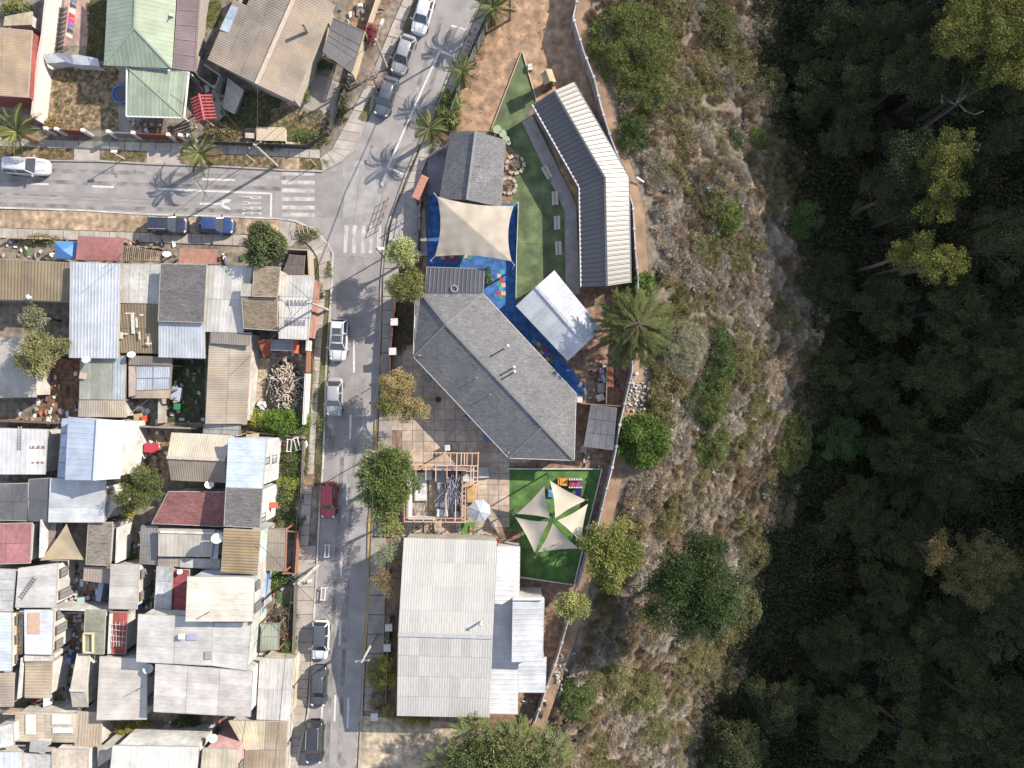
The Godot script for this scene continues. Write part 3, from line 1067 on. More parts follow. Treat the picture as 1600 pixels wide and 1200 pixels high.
func ground():
	build_terrain(mat(C(144, 130, 114), 0.95, "dirt", 0.13, "grime", 0.03))
	var asphalt = mat(C(178, 173, 172), 0.92, "fine", 0.22, "blotch", 0.05)
	var asphalt2 = mat(C(168, 163, 162), 0.92, "fine", 0.2, "blotch", 0.07)
	var walk = mat(C(204, 194, 184), 0.9, "fine", 0.15, "blotch", 0.09)
	var kerbm = mat(C(222, 218, 212), 0.85, "blotch", 0.4, "grime", 0.1)
	var tan = mat(C(205, 178, 148), 0.95, "dirt", 0.1, "grime", 0.05)
	var earth = mat(C(172, 142, 118), 0.95, "dirt", 0.14, "grime", 0.06)
	var weeds = mat(C(128, 124, 82), 0.95, "grassy", 0.13, "grime", 0.08)
	var dark_yard = mat(C(166, 152, 136), 0.95, "dirt", 0.1, "grime", 0.06)
	var conc = mat(C(184, 176, 166), 0.9, "fine", 0.12, "grime", 0.07)
	# the blocks and the streets
	patch("yard_ground", [-400, -300, 660, -300, 640, 38, 570, 191, 558, 236, 520, 262, 504, 268, 340, 260, 76, 251, -400, 240], 0.0, dark_yard)
	patch("yard_ground", [-400, 322, 0, 325, 225, 335, 436, 342, 480, 350, 505, 366, 520, 396, 519, 454, 509, 599, 500, 789, 491, 962, 482, 1112, 470, 1200, 450, 1500, -400, 1500], 0.0, dark_yard)
	patch("road", [-400, 240, 76, 251, 340, 260, 504, 268, 533, 252, 555, 233, 570, 191, 640, 38, 700, -110, 1000, -700, 1070, -700, 800, -110, 753, 0, 712, 91, 681, 170, 632, 280, 606, 352, 598, 400, 593, 546, 586, 725, 577, 820, 569, 1027, 562, 1180, 550, 1600, 440, 1600, 462, 1200, 482, 1112, 491, 962, 500, 789, 509, 599, 519, 454, 520, 396, 505, 366, 480, 350, 436, 342, 225, 335, 0, 325, -400, 322], 0.004, asphalt)
	patch("road_patch", [534, 262, 560, 250, 606, 262, 590, 330, 536, 340], 0.008, mat(C(185, 181, 180), 0.92, "fine", 0.25, "blotch", 0.08))
	patch("road_patch", [527, 402, 594, 405, 590, 560, 575, 560, 560, 700, 520, 700], 0.008, asphalt2)
	patch("road_patch", [0, 296, 240, 306, 430, 312, 430, 318, 240, 312, 0, 301], 0.008, mat(C(160, 156, 156), 0.9, "fine", 0.25))
	patch("road_patch", [446, 268, 534, 268, 534, 340, 446, 338], 0.009, asphalt2)
	for q in [[175, 268, 0.55], [181, 274, 0.45], [211, 268, 0.4], [513, 676, 1.0], [518, 690, 1.1], [599, 337, 0.4], [581, 229, 0.35], [596, 252, 0.3]]:
		var p = P(q[0], q[1])
		var sb = MB.new()
		var op = PackedVector2Array()
		for k in 11: op.append(Vector2(p.x, p.z) + Vector2.from_angle(TAU * k / 11.0) * q[2] * rng.randf_range(0.35, 0.75) * Vector2(0.8, 1.2))
		sb.prism(op, 0.0118, 0.0118)
		var so = put("oil_stain", sb, mat(C(146, 140, 137), 0.9, "dirt", 0.6))
		so.set_meta("kind", "structure")
	for q in [[446, 269, 445, 300, 447, 338], [535, 263, 537, 300, 534, 342], [524, 400, 560, 402, 594, 404], [565, 262, 560, 300, 552, 350], [513, 530, 550, 534, 592, 533], [508, 602, 548, 604, 589, 603], [560, 405, 556, 520, 552, 640, 545, 760], [0, 309, 120, 312, 240, 318, 310, 322], [498, 1012, 530, 1014, 570, 1012], [505, 745, 540, 742, 584, 744], [620, 150, 640, 158, 684, 165], [600, 230, 560, 262]]:
		var cb = MB.new()
		var cp = []
		var pp = pline(q)
		for i in pp.size() - 1:
			for k in 6: cp.append(pp[i].lerp(pp[i + 1], k / 6.0) + Vector3(rng.randfn(), 0, rng.randfn()) * 0.06)
		cp.append(pp[-1])
		ribbon(cb, cp, 0.06, 0.0, 0.0105)
		var co = put("road_seam", cb, mat(C(138, 133, 130), 0.95))
		co.set_meta("kind", "structure")
	for q in [[[-30, 272, 200, 279, 430, 286, 540, 292], 1.3], [[-30, 309, 200, 317, 420, 322], 1.3], [[560, 400, 552, 560, 545, 700, 536, 860, 528, 1020, 520, 1200], 1.4], [[640, 210, 668, 120, 700, 30], 1.4], [[560, 340, 590, 290, 622, 236], 1.4]]:
		for sh in [-0.75, 0.75]:
			var tb = MB.new()
			ribbon(tb, pline(q[0]), 0.42, 0.0, 0.0066, sh * q[1] * 0.6)
			var to = put("tyre_track", tb, mat(C(170, 165, 163), 0.85, "fine", 0.2, "dirt", 0.05))
			to.set_meta("kind", "structure")
	# pavements: base, slabs with open joints, kerbs
	pavement([640, 38, 606, 121, 570, 191, 556, 236], [617, 30, 580, 120, 545, 186, 520, 232], walk, 10)
	pavement([556, 236, 534, 252, 504, 266], [520, 232, 518, 236, 500, 248], walk, 3)
	pavement([655, 0, 640, 38], [636, -12, 617, 30], walk, 2)
	pavement([500, 235, 340, 226, 100, 220, -20, 214], [500, 248, 340, 240, 100, 232, -20, 228], walk, 30)
	pavement([-20, 356, 220, 364, 380, 367, 470, 372], [-20, 371, 220, 378, 380, 384, 452, 388], walk, 30)
	pavement([436, 344, 482, 352, 504, 368, 518, 396, 518, 454], [438, 372, 470, 372, 486, 386, 498, 404, 500, 454], walk, 10)
	pavement([509, 454, 498, 599, 491, 725, 482, 852], [497, 454, 489, 599, 482, 725, 462, 852], walk, 24)
	pavement([494, 852, 487, 1010, 478, 1112, 466, 1200], [464, 852, 461, 1010, 458, 1112, 452, 1200], walk, 22)
	pavement([757, 0, 716, 91, 685, 170, 636, 280, 611, 352, 604, 396], [770, 0, 727, 98, 697, 172, 655, 280, 648, 352, 650, 396], walk, 26)
	pavement([600, 398, 597, 546, 590, 725, 581, 820, 573, 1027, 569, 1110], [625, 398, 613, 546, 612, 725, 604, 820, 600, 1027, 596, 1110], mat(C(178, 170, 162), 0.9, "fine", 0.15, "blotch", 0.09), 34)
	for k in [[0, 325, 127, 329, 225, 335, 364, 339, 436, 342], [436, 342, 463, 346, 491, 358, 512, 381, 520, 396, 519, 440, 513, 525, 509, 599, 507, 674, 505, 725, 500, 789, 497, 852, 494, 910, 491, 962, 487, 1041, 482, 1112, 462, 1200, 455, 1240]]:
		kerb(k, kerbm)
	var kerb2 = mat(C(186, 178, 168), 0.9, "blotch", 0.4, "grime", 0.1)
	for k in [[-30, 248, 76, 251, 157, 252, 230, 256, 340, 260, 446, 266, 504, 268, 534, 252, 555, 233, 570, 191, 606, 121, 640, 38, 660, -12], [757, -10, 712, 91, 681, 170, 643, 253, 632, 280, 606, 352, 600, 394, 596, 440, 593, 546, 588, 652]]:
		kerb(k, kerb2)
	kerb([588, 655, 586, 725, 577, 820, 574, 959, 569, 1027], mat(C(196, 168, 96), 0.85, "blotch", 0.4, "grime", 0.1), 0.24)
	kerb([569, 1030, 565, 1122, 560, 1210], kerb2)
	# verges and beds
	patch("verge", [-30, 327, 127, 331, 225, 337, 364, 341, 436, 344, 438, 366, 380, 366, 220, 363, -30, 355], 0.1, tan)
	for q in [[49, 231, 116, 232, 116, 249, 49, 248], [156, 233, 230, 235, 230, 254, 156, 252], [281, 237, 332, 238, 332, 258, 281, 257], [335, 242, 442, 246, 442, 263, 335, 259], [468, 247, 518, 249, 517, 263, 468, 264], [0, 228, 46, 231, 46, 248, 0, 246]]:
		patch("planting_bed", q, 0.05, earth)
	patch("driveway", [116, 232, 156, 233, 156, 252, 116, 250], 0.06, walk)
	patch("driveway", [230, 235, 281, 237, 281, 257, 230, 255], 0.06, walk)
	patch("driveway", [442, 246, 468, 247, 468, 265, 442, 264], 0.06, tan)
	patch("verge", [609, 121, 622, 95, 650, 22, 655, 0, 648, -8, 640, 20, 612, 88, 596, 121], 0.145, weeds)
	patch("verge", [572, 165, 580, 150, 576, 188, 567, 190, 560, 186], 0.15, weeds)
	patch("planting_bed", [600, 20, 630, -20, 618, -26, 588, 18, 578, 60, 590, 62], 0.05, earth)
	patch("verge", [463, 348, 486, 356, 500, 372, 488, 376, 470, 374, 462, 362], 0.14, earth)
	patch("verge", [512, 408, 517, 408, 517, 434, 511, 432], 0.14, weeds)
	patch("verge", [490, 404, 500, 410, 502, 452, 494, 454, 494, 470, 488, 560, 486, 560, 490, 454], 0.05, weeds)
	patch("verge", [509, 456, 514, 456, 506, 640, 502, 700, 497, 760, 491, 760, 498, 600], 0.12, weeds)
	patch("verge", [488, 560, 490, 560, 488, 640, 482, 725, 478, 725, 484, 640], 0.1, weeds)
	patch("verge", [478, 726, 500, 726, 496, 760, 474, 760], 0.12, earth)
	# yards
	patch("yard_grass", [82, 105, 190, 104, 184, 208, 74, 202], 0.012, mat(C(196, 168, 136), 0.95, "dirt", 0.12, "grassy", 0.05))
	patch("paved_path", [101, 0, 141, -4, 136, 72, 96, 72], 0.016, mat(C(205, 172, 160), 0.9, "blotch", 0.2, "grime", 0.07))
	patch("pebble_strip", [93, 0, 100, 0, 96, 72, 88, 72], 0.014, mat(C(150, 145, 138), 0.95, "fine", 0.3))
	patch("yard_grass", [141, 0, 168, 0, 162, 95, 134, 95], 0.013, mat(C(92, 92, 60), 0.95, "grassy", 0.15))
	patch("driveway", [186, 112, 205, 112, 222, 208, 185, 208], 0.016, conc)
	patch("driveway", [222, 180, 262, 186, 255, 212, 222, 210], 0.014, mat(C(150, 128, 112), 0.95, "dirt", 0.2))
	patch("yard_grass", [345, 130, 440, 155, 430, 200, 350, 200, 335, 175], 0.013, mat(C(70, 78, 50), 0.95, "grassy", 0.16))
	patch("yard_grass", [424, 170, 455, 168, 515, 195, 508, 225, 440, 224, 424, 200], 0.016, mat(C(186, 160, 128), 0.95, "dirt", 0.14, "grassy", 0.05))
	patch("yard_grass", [446, 195, 470, 200, 480, 222, 446, 222], 0.02, mat(C(112, 118, 74), 0.95, "grassy", 0.2))
	patch("driveway", [490, 117, 541, 133, 517, 188, 468, 165], 0.022, conc)
	for q in [[494, 118, 512, 126, 502, 146, 484, 139], [514, 127, 526, 131, 518, 150, 506, 146]]: patch("driveway_stain", q, 0.026, mat(C(150, 142, 140), 0.9, "fine", 0.3))
	patch("yard_dirt", [540, 10, 590, -20, 585, 20, 562, 50, 540, 42], 0.02, mat(C(186, 152, 118), 0.95, "dirt", 0.15, "grime", 0.08))
	patch("yard_grass", [320, 0, 345, 0, 348, 30, 330, 45, 322, 40], 0.02, mat(C(112, 128, 70), 0.95, "grassy", 0.2))
	patch("yard_dirt", [55, 560, 126, 560, 124, 660, 58, 652], 0.012, mat(C(150, 112, 88), 0.95, "dirt", 0.15, "grime", 0.08))
	patch("yard_dirt", [395, 545, 480, 545, 478, 640, 385, 662], 0.016, mat(C(168, 148, 126), 0.95, "dirt", 0.2, "grime", 0.08))
	patch("paved_path", [387, 560, 422, 560, 408, 640, 385, 640], 0.022, mat(C(204, 186, 160), 0.9, "dirt", 0.2))
	patch("yard_dirt", [205, 675, 268, 680, 262, 760, 190, 740], 0.012, mat(C(196, 164, 128), 0.95, "dirt", 0.15, "grime", 0.1))
	patch("yard_grass", [268, 562, 320, 562, 320, 660, 262, 660], 0.012, mat(C(72, 84, 58), 0.95, "grassy", 0.2))
	patch("yard_dirt", [436, 690, 480, 690, 478, 745, 432, 745], 0.014, mat(C(182, 146, 118), 0.95, "dirt", 0.15, "grassy", 0.1))
	patch("turf_mat", [431, 928, 464, 929, 463, 952, 430, 952], 0.02, mat(C(98, 122, 74), 0.95, "fine", 0.2))
	patch("yard_dirt", [100, 945, 133, 945, 130, 1020, 96, 1015], 0.012, mat(C(148, 128, 110), 0.95, "dirt", 0.2))
	# school grounds
	patch("sandy_ground", [770, -120, 905, -120, 905, -10, 893, 42, 909, 94, 936, 180, 968, 270, 988, 330, 900, 330, 838, 170, 816, 81, 768, 205, 700, 206, 690, 190, 712, 130, 745, 60], 0.012, mat(C(200, 163, 132), 0.95, "fine", 0.3, "dirt", 0.07))
	patch("slope_strip", [697, 172, 727, 98, 768, 4, 775, 0, 760, 58, 722, 130, 700, 200, 690, 215, 672, 250, 664, 262, 662, 250], 0.014, mat(C(150, 128, 108), 0.95, "grassy", 0.2, "dirt", 0.1))
	patch("school_ground", [600, 398, 668, 398, 668, 240, 700, 204, 900, 330, 990, 330, 993, 440, 985, 582, 960, 702, 945, 765, 899, 914, 888, 962, 854, 1065, 830, 1130, 600, 1130], 0.01, mat(C(172, 140, 118), 0.95, "dirt", 0.12, "grime", 0.07))
	patch("garden_bed", [618, 398, 662, 400, 650, 470, 646, 560, 650, 590, 612, 585, 615, 480], 0.03, mat(C(110, 90, 76), 0.95, "dirt", 0.2))
	patch("blue_play_floor", [690, 306, 690, 320, 810, 318, 806, 470, 840, 512, 917, 608, 905, 620, 755, 462, 668, 462, 668, 306], 0.05, mat(C(62, 126, 206), 0.85, "dirt", 0.11, "fine", 0.1))
	patch("turf", [816, 81, 768, 200, 790, 222, 783, 318, 809, 320, 806, 470, 885, 470, 885, 330, 815, 192, 837, 153], 0.055, mat(C(114, 132, 88), 0.95, "fine", 0.3, "dirt", 0.05))
	patch("porch_slab", [815.7, 192, 832, 182, 900, 320, 906, 460, 884, 460, 882, 330], 0.16, mat(C(178, 172, 170), 0.85, "fine", 0.1, "blotch", 0.08), "structure", 0.16)
	patch("hut_yard", [668, 240, 706, 204, 690, 305, 668, 305], 0.05, mat(C(150, 146, 160), 0.9, "fine", 0.15, "grime", 0.1))
	for q in [[768, 200, 838, 168], [790, 234, 862, 300], [790, 266, 884, 350], [808, 330, 884, 372], [808, 380, 884, 402], [807, 430, 884, 432], [793, 760, 935, 764], [793, 792, 927, 797], [813, 832, 918, 838], [813, 868, 908, 872]]:
		var sm2 = MB.new()
		ribbon(sm2, pline([q[0], q[1], q[2], q[1] + (q[3] - q[1]) * 0.1]), 0.05, 0.0, 0.058)
		var so2 = put("turf_seam", sm2, mat(C(84, 112, 66), 0.95, "fine", 0.4))
		so2.set_meta("kind", "structure")
	patch("gravel_strip", [790, 224, 806, 236, 800, 318, 783, 318], 0.06, mat(C(168, 138, 112), 0.95, "dirt", 0.2))
	patch("turf", [792, 732, 941, 732, 897, 913, 813, 902, 813, 828, 790, 826], 0.05, mat(C(98, 142, 68), 0.95, "fine", 0.3, "dirt", 0.06))
	patch("turf", [720, 816, 743, 816, 740, 836, 720, 836], 0.075, mat(C(98, 146, 66), 0.95, "fine", 0.3))
	patch("entrance_ramp", [629, 300, 664, 330, 668, 400, 628, 398, 612, 360], 0.13, mat(C(190, 184, 180), 0.9, "fine", 0.15, "blotch", 0.1), "structure", 0.1)
	patch("sandy_ground", [560, 1118, 700, 1128, 760, 1140, 700, 1300, 545, 1300], 0.012, mat(C(208, 190, 164), 0.95, "dirt", 0.09, "grime", 0.05))
	courtyard()
	markings()

func pavement(a: Array, b: Array, m: Material, n: int):
	var pa = pline(a)
	var pb = pline(b)
	var o = Node3D.new()
	o.name = numbered("pavement")
	add_child(o)
	o.set_meta("kind", "structure")
	var at = func(p: Array, t: float) -> Vector3:
		var f = t * (p.size() - 1)
		var i = mini(int(f), p.size() - 2)
		return (p[i] as Vector3).lerp(p[i + 1], f - i)
	var base = MB.new()
	for i in pa.size() - 1:
		base.quad(pa[i] + Vector3(0, 0.03, 0), pa[i + 1] + Vector3(0, 0.03, 0), pb[i + 1] + Vector3(0, 0.03, 0), pb[i] + Vector3(0, 0.03, 0))
	put("bedding", base, mat(C(120, 112, 102), 0.95, "dirt", 0.3), o)
	var vs = [m]
	for k in [0.93, 1.05]:
		var c: Color = m.albedo_color.srgb_to_linear()
		var w: StandardMaterial3D = m.duplicate()
		w.albedo_color = Color(minf(c.r * k, 0.9), minf(c.g * k, 0.9), minf(c.b * k, 0.9)).linear_to_srgb()
		vs.append(w)
	for i in n:
		var p0: Vector3 = at.call(pa, (i + 0.02) / n)
		var p1: Vector3 = at.call(pa, (i + 0.98) / n)
		var q0: Vector3 = at.call(pb, (i + 0.02) / n)
		var q1: Vector3 = at.call(pb, (i + 0.98) / n)
		var y = 0.12 + rng.randf_range(-0.008, 0.008)
		var mb = MB.new()
		mb.prism(PackedVector2Array([Vector2(p0.x, p0.z), Vector2(p1.x, p1.z), Vector2(q1.x, q1.z), Vector2(q0.x, q0.z)]), 0.02, y)
		put("paving_slab", mb, vs[rng.randi() % 3], o)

func kerb(q: Array, m: Material, w := 0.17):
	var mb = MB.new()
	ribbon(mb, pline(q), w, 0.0, 0.135)
	var o = put("kerb", mb, m)
	o.set_meta("kind", "structure")

func courtyard():
	var poly = px_poly([590, 560, 640, 540, 760, 600, 830, 690, 830, 722, 792, 722, 792, 828, 742, 840, 628, 838, 622, 700, 615, 640])
	var o = Node3D.new()
	o.name = "courtyard"
	add_child(o)
	o.set_meta("kind", "structure")
	var b = MB.new()
	b.prism(poly, 0.0, 0.035)
	put("bedding", b, mat(C(160, 140, 124), 0.95, "dirt", 0.3), o)
	var ms = []
	for c in [C(210, 190, 172), C(205, 183, 165), C(214, 195, 179), C(201, 182, 167)]: ms.append(mat(c, 0.9, "blotch", 0.2, "grime", 0.07))
	var s = 1.12
	var tile = MB.new()
	tile.box(Vector3(0, 0.04, 0), Vector3(s - 0.045, 0.05, s - 0.045))
	var tm = tile.mesh()
	for j in range(-3, 18):
		for i in range(-15, 4):
			var p = Vector2(i * s + 0.3, j * s - 0.2)
			if not Geometry2D.is_point_in_polygon(p, poly): continue
			var t = put("paver", tm, ms[rng.randi() % 4], o)
			t.position = Vector3(p.x, rng.randf_range(-0.004, 0.008), p.y)

func markings():
	var white = mat(C(228, 225, 222), 0.8, "blotch", 0.35)
	var faded = mat(C(201, 197, 194), 0.85, "grime", 0.2)
	var zebra = Node3D.new()
	zebra.name = "crosswalk"
	add_child(zebra)
	zebra.set_meta("kind", "structure")
	for y in [271.0, 285.0, 297.6, 310.7, 324.0, 335.5]:
		var mb = MB.new()
		mb.prism(px_poly([440, y - 3.2, 492, y - 2.6, 492, y + 3.6, 440, y + 3.2]), 0.013, 0.017)
		put("stripe", mb, faded, zebra)
	zebra = Node3D.new()
	zebra.name = "crosswalk_001"
	add_child(zebra)
	zebra.set_meta("kind", "structure")
	for x in [541.0, 554.0, 568.0, 580.5, 592.5]:
		var mb = MB.new()
		mb.prism(px_poly([x - 3, 352, x + 3.5, 352, x + 1.5, 396, x - 4.5, 396]), 0.013, 0.017)
		put("stripe", mb, faded, zebra)
	for q in [[49, 287, 76, 288], [144, 291, 178, 292.5], [247, 295, 300, 297.5, 424, 302.5], [316, 280, 367, 281.5], [312, 318.5, 350, 318.5], [424, 302, 423, 339], [687, 79, 638, 189, 606, 262], [687, 79, 712, 90], [606, 262, 630, 272], [748, 4, 729, 47, 705, 40],
			[553, 531, 553, 582], [548, 648, 547, 686], [542.5, 757, 542, 789], [534, 862, 533, 900], [532, 970, 530.5, 1008], [524, 1086, 522.5, 1127], [544.5, 1090, 543, 1138], [504, 1100, 502, 1132]]:
		var mb = MB.new()
		ribbon(mb, pline(q), 0.2, 0.0, 0.014)
		var o = put("lane_line", mb, white)
		o.set_meta("kind", "structure")
	for q in [[346, 314, 354, 311, 362, 312, 358, 316, 350, 317.5, 346, 318], [346, 319, 350, 320, 358, 324, 362, 328, 354, 327, 346, 323]]:
		patch("turn_arrow", q, 0.016, white)
	var w = Node3D.new()
	w.name = "road_lettering"
	add_child(w)
	w.set_meta("kind", "structure")
	var font = SystemFont.new()
	font.font_names = PackedStringArray(["Droid Sans"])
	for i in 4:
		var tm = TextMesh.new()
		tm.text = "PARE"[i]
		tm.font = font
		tm.font_size = 64
		tm.pixel_size = 0.01
		tm.depth = 0.01
		var o = put("letter", tm, white, w)
		# lying on the road, read by a driver who comes from the west; letters stretched along the lane
		var p = P(393.0, 309.0 + i * 8.2)
		o.transform = Transform3D(Basis(Vector3(0, 0, 0.95), Vector3(4.3, 0, 0), Vector3(0, 1.0, 0)), Vector3(p.x, 0.016, p.z))
	for q in [[595, 297, 0.33], [577, 357, 0.4], [535, 1191, 0.4]]:
		var mb = MB.new()
		var p = P(q[0], q[1])
		mb.cyl(Vector3(p.x, 0.004, p.z), q[2] + 0.05, q[2] + 0.04, 0.011, 18)
		var o = put("manhole", mb, mat(C(150, 146, 143), 0.7, "fine", 0.6))
		tag(o, ["round manhole cover in the junction", "round manhole cover in the crossing stripes beside the school", "round manhole cover in the street beyond the last black car"][[595, 577, 535].find(q[0])], "manhole cover")

# ---------------------------------------------------------------- the nursery school
func multi_roof(label: String, n: String, v: Dictionary, faces: Array, outline: Array, col: Color, kind: String, wallc: Color, trim: Color) -> Node3D:
	var t = thing(n, label, "building")
	var r = Node3D.new()
	r.name = "roof"
	t.add_child(r)
	for f in faces:
		var mb = MB.new()
		var q: Array = []
		for k in f: q.append(v[k])
		for i in range(1, q.size() - 1): mb.tri(q[0], q[i], q[i + 1])
		# shingle courses follow the slope of each plane
		var d: Vector3 = (q[1] - q[0]); d.y = 0
		var alongx = absf(d.x) > absf(d.z)
		var m = mat(col, 0.95, kind, Vector3(0.17, 0.17, 0.17), "blotch", 0.05) if alongx else mat(col, 0.95, kind, Vector3(0.17, 0.17, 0.171), "blotch", 0.05)
		put("roof_plane", mb, m, r)
	var pts = []
	for k in outline: pts.append(v[k])
	walls(t, pts, mat(wallc, 0.9, "blotch", 0.15, "grime", 0.06), 0.4)
	var gb = MB.new()
	for i in pts.size():
		gb.bar(pts[i] + Vector3(0, -0.06, 0), pts[(i + 1) % pts.size()] + Vector3(0, -0.06, 0), 0.12, 0.12)
	put("gutter", gb, mat(trim, 0.5, "blotch", 0.3), t)
	var cb = MB.new()
	for f in faces:
		for i in f.size():
			var a: String = f[i]; var b: String = f[(i + 1) % f.size()]
			if a.begins_with("R") or b.begins_with("R"):
				if a < b: cb.bar(v[a] + Vector3(0, 0.02, 0), v[b] + Vector3(0, 0.02, 0), 0.22, 0.05)
	put("ridge_cap", cb, mat(Color(col.r * 0.93, col.g * 0.93, col.b * 0.93), 0.95, "blotch", 0.4), r)
	return t

func school():
	var slate = C(136, 136, 138)
	multi_roof("large grey shingle hip roof of the main school building, set diagonally beside the courtyard", "school_building",
		{"a": P(658, 458, 2.9), "b": P(755, 459, 2.9), "c": P(900, 615, 2.9), "d": P(897, 719, 2.9), "e": P(795, 715.5, 2.9), "f": P(646, 557, 2.9), "g": P(649, 472, 2.9), "R1": P(697, 507, 4.6), "R2": P(848, 667, 4.6)},
		[["a", "b", "R1"], ["b", "c", "R2", "R1"], ["c", "d", "R2"], ["d", "e", "R2"], ["e", "f", "R1", "R2"], ["f", "g", "a", "R1"]], ["a", "b", "c", "d", "e", "f", "g"], slate, "shingle", C(200, 190, 180), C(214, 212, 210))
	gable("grey shingle gable roof of the small school hut north of the big sail", "shingle", C(138, 138, 142), [704, 205, 791, 219, 783, 324, 686, 311], "v", 2.6, 3.9, {"cat": "building", "name": "school_hut", "rt": 0.47, "wall": C(170, 150, 140), "cap": C(150, 150, 154)})
	lean("charcoal ribbed metal annex roof joined to the north end of the main school building", "rib", "v", C(84, 86, 96), [667, 417, 757, 420, 755, 457, 664, 457], [2.75, 2.75, 3.0, 3.0], {"cat": "building", "name": "annex", "pitch": 0.42, "amp": 0.036, "sl": 9.0, "sw": 0.84, "tc": C(170, 170, 172)})
	# long classroom wing, bent in the middle
	var t = thing("classroom_wing", "long bent classroom wing with dark ribbed metal roof along the boundary wall", "building")
	var r = Node3D.new()
	r.name = "roof"
	t.add_child(r)
	var e = 2.5
	var g = 3.6
	var wl = [P(832.7, 163.6, e), P(906, 293, e), P(908.7, 448.7, e)]
	var rd = [P(865.6, 142, g), P(945, 278, g), P(948, 447.5, g)]
	var wr = [P(896.4, 128.5, e), P(982, 277, e), P(985, 442, e)]
	var ms = tones(C(44, 46, 54), "steel", "h")
	for i in 2:
		roof_face(r, wl[i], wl[i + 1], rd[i + 1], rd[i], "steel", ms, {"pitch": 0.5, "amp": 0.055, "sw": 1.0, "sl": 9.0})
		roof_face(r, wr[i], wr[i + 1], rd[i + 1], rd[i], "steel", ms, {"pitch": 0.5, "amp": 0.055, "sw": 1.0, "sl": 9.0})
	var mb = MB.new()
	for i in 2:
		mb.bar(rd[i] + Vector3(0, 0.06, 0), rd[i + 1] + Vector3(0, 0.06, 0), 0.2, 0.05)
	put("ridge_cap", mb, ms[1], r)
	mb = MB.new()
	for i in 2:
		mb.bar(wl[i] + Vector3(-0.06, -0.02, 0), wl[i + 1] + Vector3(-0.06, -0.02, 0), 0.14, 0.14)
	put("gutter", mb, mat(C(216, 214, 212), 0.4), t)
	mb = MB.new()
	for i in 2: mb.bar(wr[i] + Vector3(0.06, -0.02, 0), wr[i + 1] + Vector3(0.06, -0.02, 0), 0.14, 0.14)
	put("gutter", mb, mat(C(110, 112, 118), 0.4), t)
	walls(t, [wl[0], rd[0], wr[0], wr[1], wr[2], rd[2], wl[2], wl[1]], mat(C(150, 146, 150), 0.9, "blotch", 0.2), 0.35, 0.1)
	gable("white metal roofed portable classroom set diagonally between the blue floor and the big conifer", "rib", C(206, 210, 218), [806, 478, 866, 422.5, 940, 514, 887, 564], "v", 2.8, 3.35, {"cat": "building", "name": "portable_classroom", "rt": 0.52, "pitch": 0.45, "amp": 0.015, "sl": 9.0, "wall": C(210, 205, 196), "cap": C(190, 195, 202)})
	# the big hall and its annexes
	gable("large pale grey fibre cement gable roof of the hall beside the street", "fibre", C(204, 202, 198), [631, 840, 776.5, 845, 765, 1121, 620, 1118], "h", 4.2, 5.5, {"cat": "building", "name": "hall", "rt": 0.52, "pitch": 0.26, "amp": 0.016, "sw": 1.05, "sl": 2.4, "wall": C(205, 195, 182), "cap": C(192, 194, 198), "rw": 0.32})
	lean("white metal lean-to roof along the ravine side of the hall", "rib", "h", C(224, 226, 230), [776.5, 854, 812.5, 854, 809, 1116, 765, 1115], [3.9, 3.4, 3.4, 3.9], {"cat": "building", "name": "hall_annex", "pitch": 0.42, "amp": 0.018, "sl": 9.0})
	t = lean("white metal roof box raised above the hall annex, with white parapet", "rib", "h", C(224, 226, 230), [801, 936, 850.5, 936, 848, 1033, 799.5, 1034.5], [5.3, 5.2, 5.2, 5.3], {"cat": "building", "name": "hall_loft", "pitch": 0.42, "amp": 0.018, "sl": 9.0})
	mb = MB.new()
	mb.bar(P(801, 935, 5.3) + Vector3(0, 0.05, 0), P(850, 935, 5.3) + Vector3(0, 0.05, 0), 0.2, 0.5)
	put("parapet", mb, mat(C(235, 235, 235), 0.8, "blotch", 0.3), t)
	lean("low white metal roof on the ravine side below the raised roof box of the hall", "rib", "h", C(222, 226, 232), [809, 1027, 854, 1027, 852, 1082, 809, 1082], [3.35, 3.2, 3.2, 3.35], {"cat": "building", "name": "hall_store", "pitch": 0.42, "amp": 0.018, "sl": 9.0})
	lean("charcoal felt roofed shed between the school building and the boundary wall", "flat", "v", C(112, 114, 122), [923.7, 632.5, 963.7, 637.5, 957.5, 702.5, 912.5, 697.5], [2.5, 2.5, 2.3, 2.3], {"cat": "shed", "name": "store_shed", "nc": 4, "nr": 3, "tc": C(120, 120, 126)})
	for p in [[793.5, 541, "alone above the close pair"], [803, 574, "upper of the close pair"], [804, 581, "lower of the close pair"]]:
		pipe("white vent pipe on the main school roof, %s" % p[2], p[0], p[1], 4.3, 1.0, 0.08, C(220, 220, 220))
	for p in [[657, 555.5, "at the west corner"], [745.5, 590.5, "north of the other slim pipe"], [766.5, 616, "nearest the courtyard tiles"], [795, 706, "at the south corner"]]:
		pipe("slim grey vent pipe on the shaded main school roof, %s" % p[2], p[0], p[1], 3.3, 1.3, 0.05, C(190, 190, 190), false)
	pipe("white vent pipe on the large hall roof just north of the ridge", 752, 970, 5.2, 1.1, 0.1, C(226, 226, 226))
	solo("skylight_ring", ring(P(710, 451, 3.1), 0.32, 0.05), mat(C(170, 172, 176), 0.5), "round metal vent ring on the charcoal annex roof", "roof vent")
	for q in [[896, 612, 626, 0.7, 0.8], [905, 716, 0, 0.5, 0.5]]:
		pass
	# boundary wall, fences and gates
	var wm = mat(C(206, 204, 206), 0.9, "blotch", 0.3, "grime", 0.08)
	wall_line("boundary_wall", "pale concrete panel wall that curves along the top of the ravine slope", "wall", [905, -40, 905, -8, 893, 42, 909, 94, 925, 135, 936, 180, 950, 225, 968, 270, 984, 330, 988, 400, 992, 440, 990, 480], 2.15, 0.12, wm, 2.0, wm)
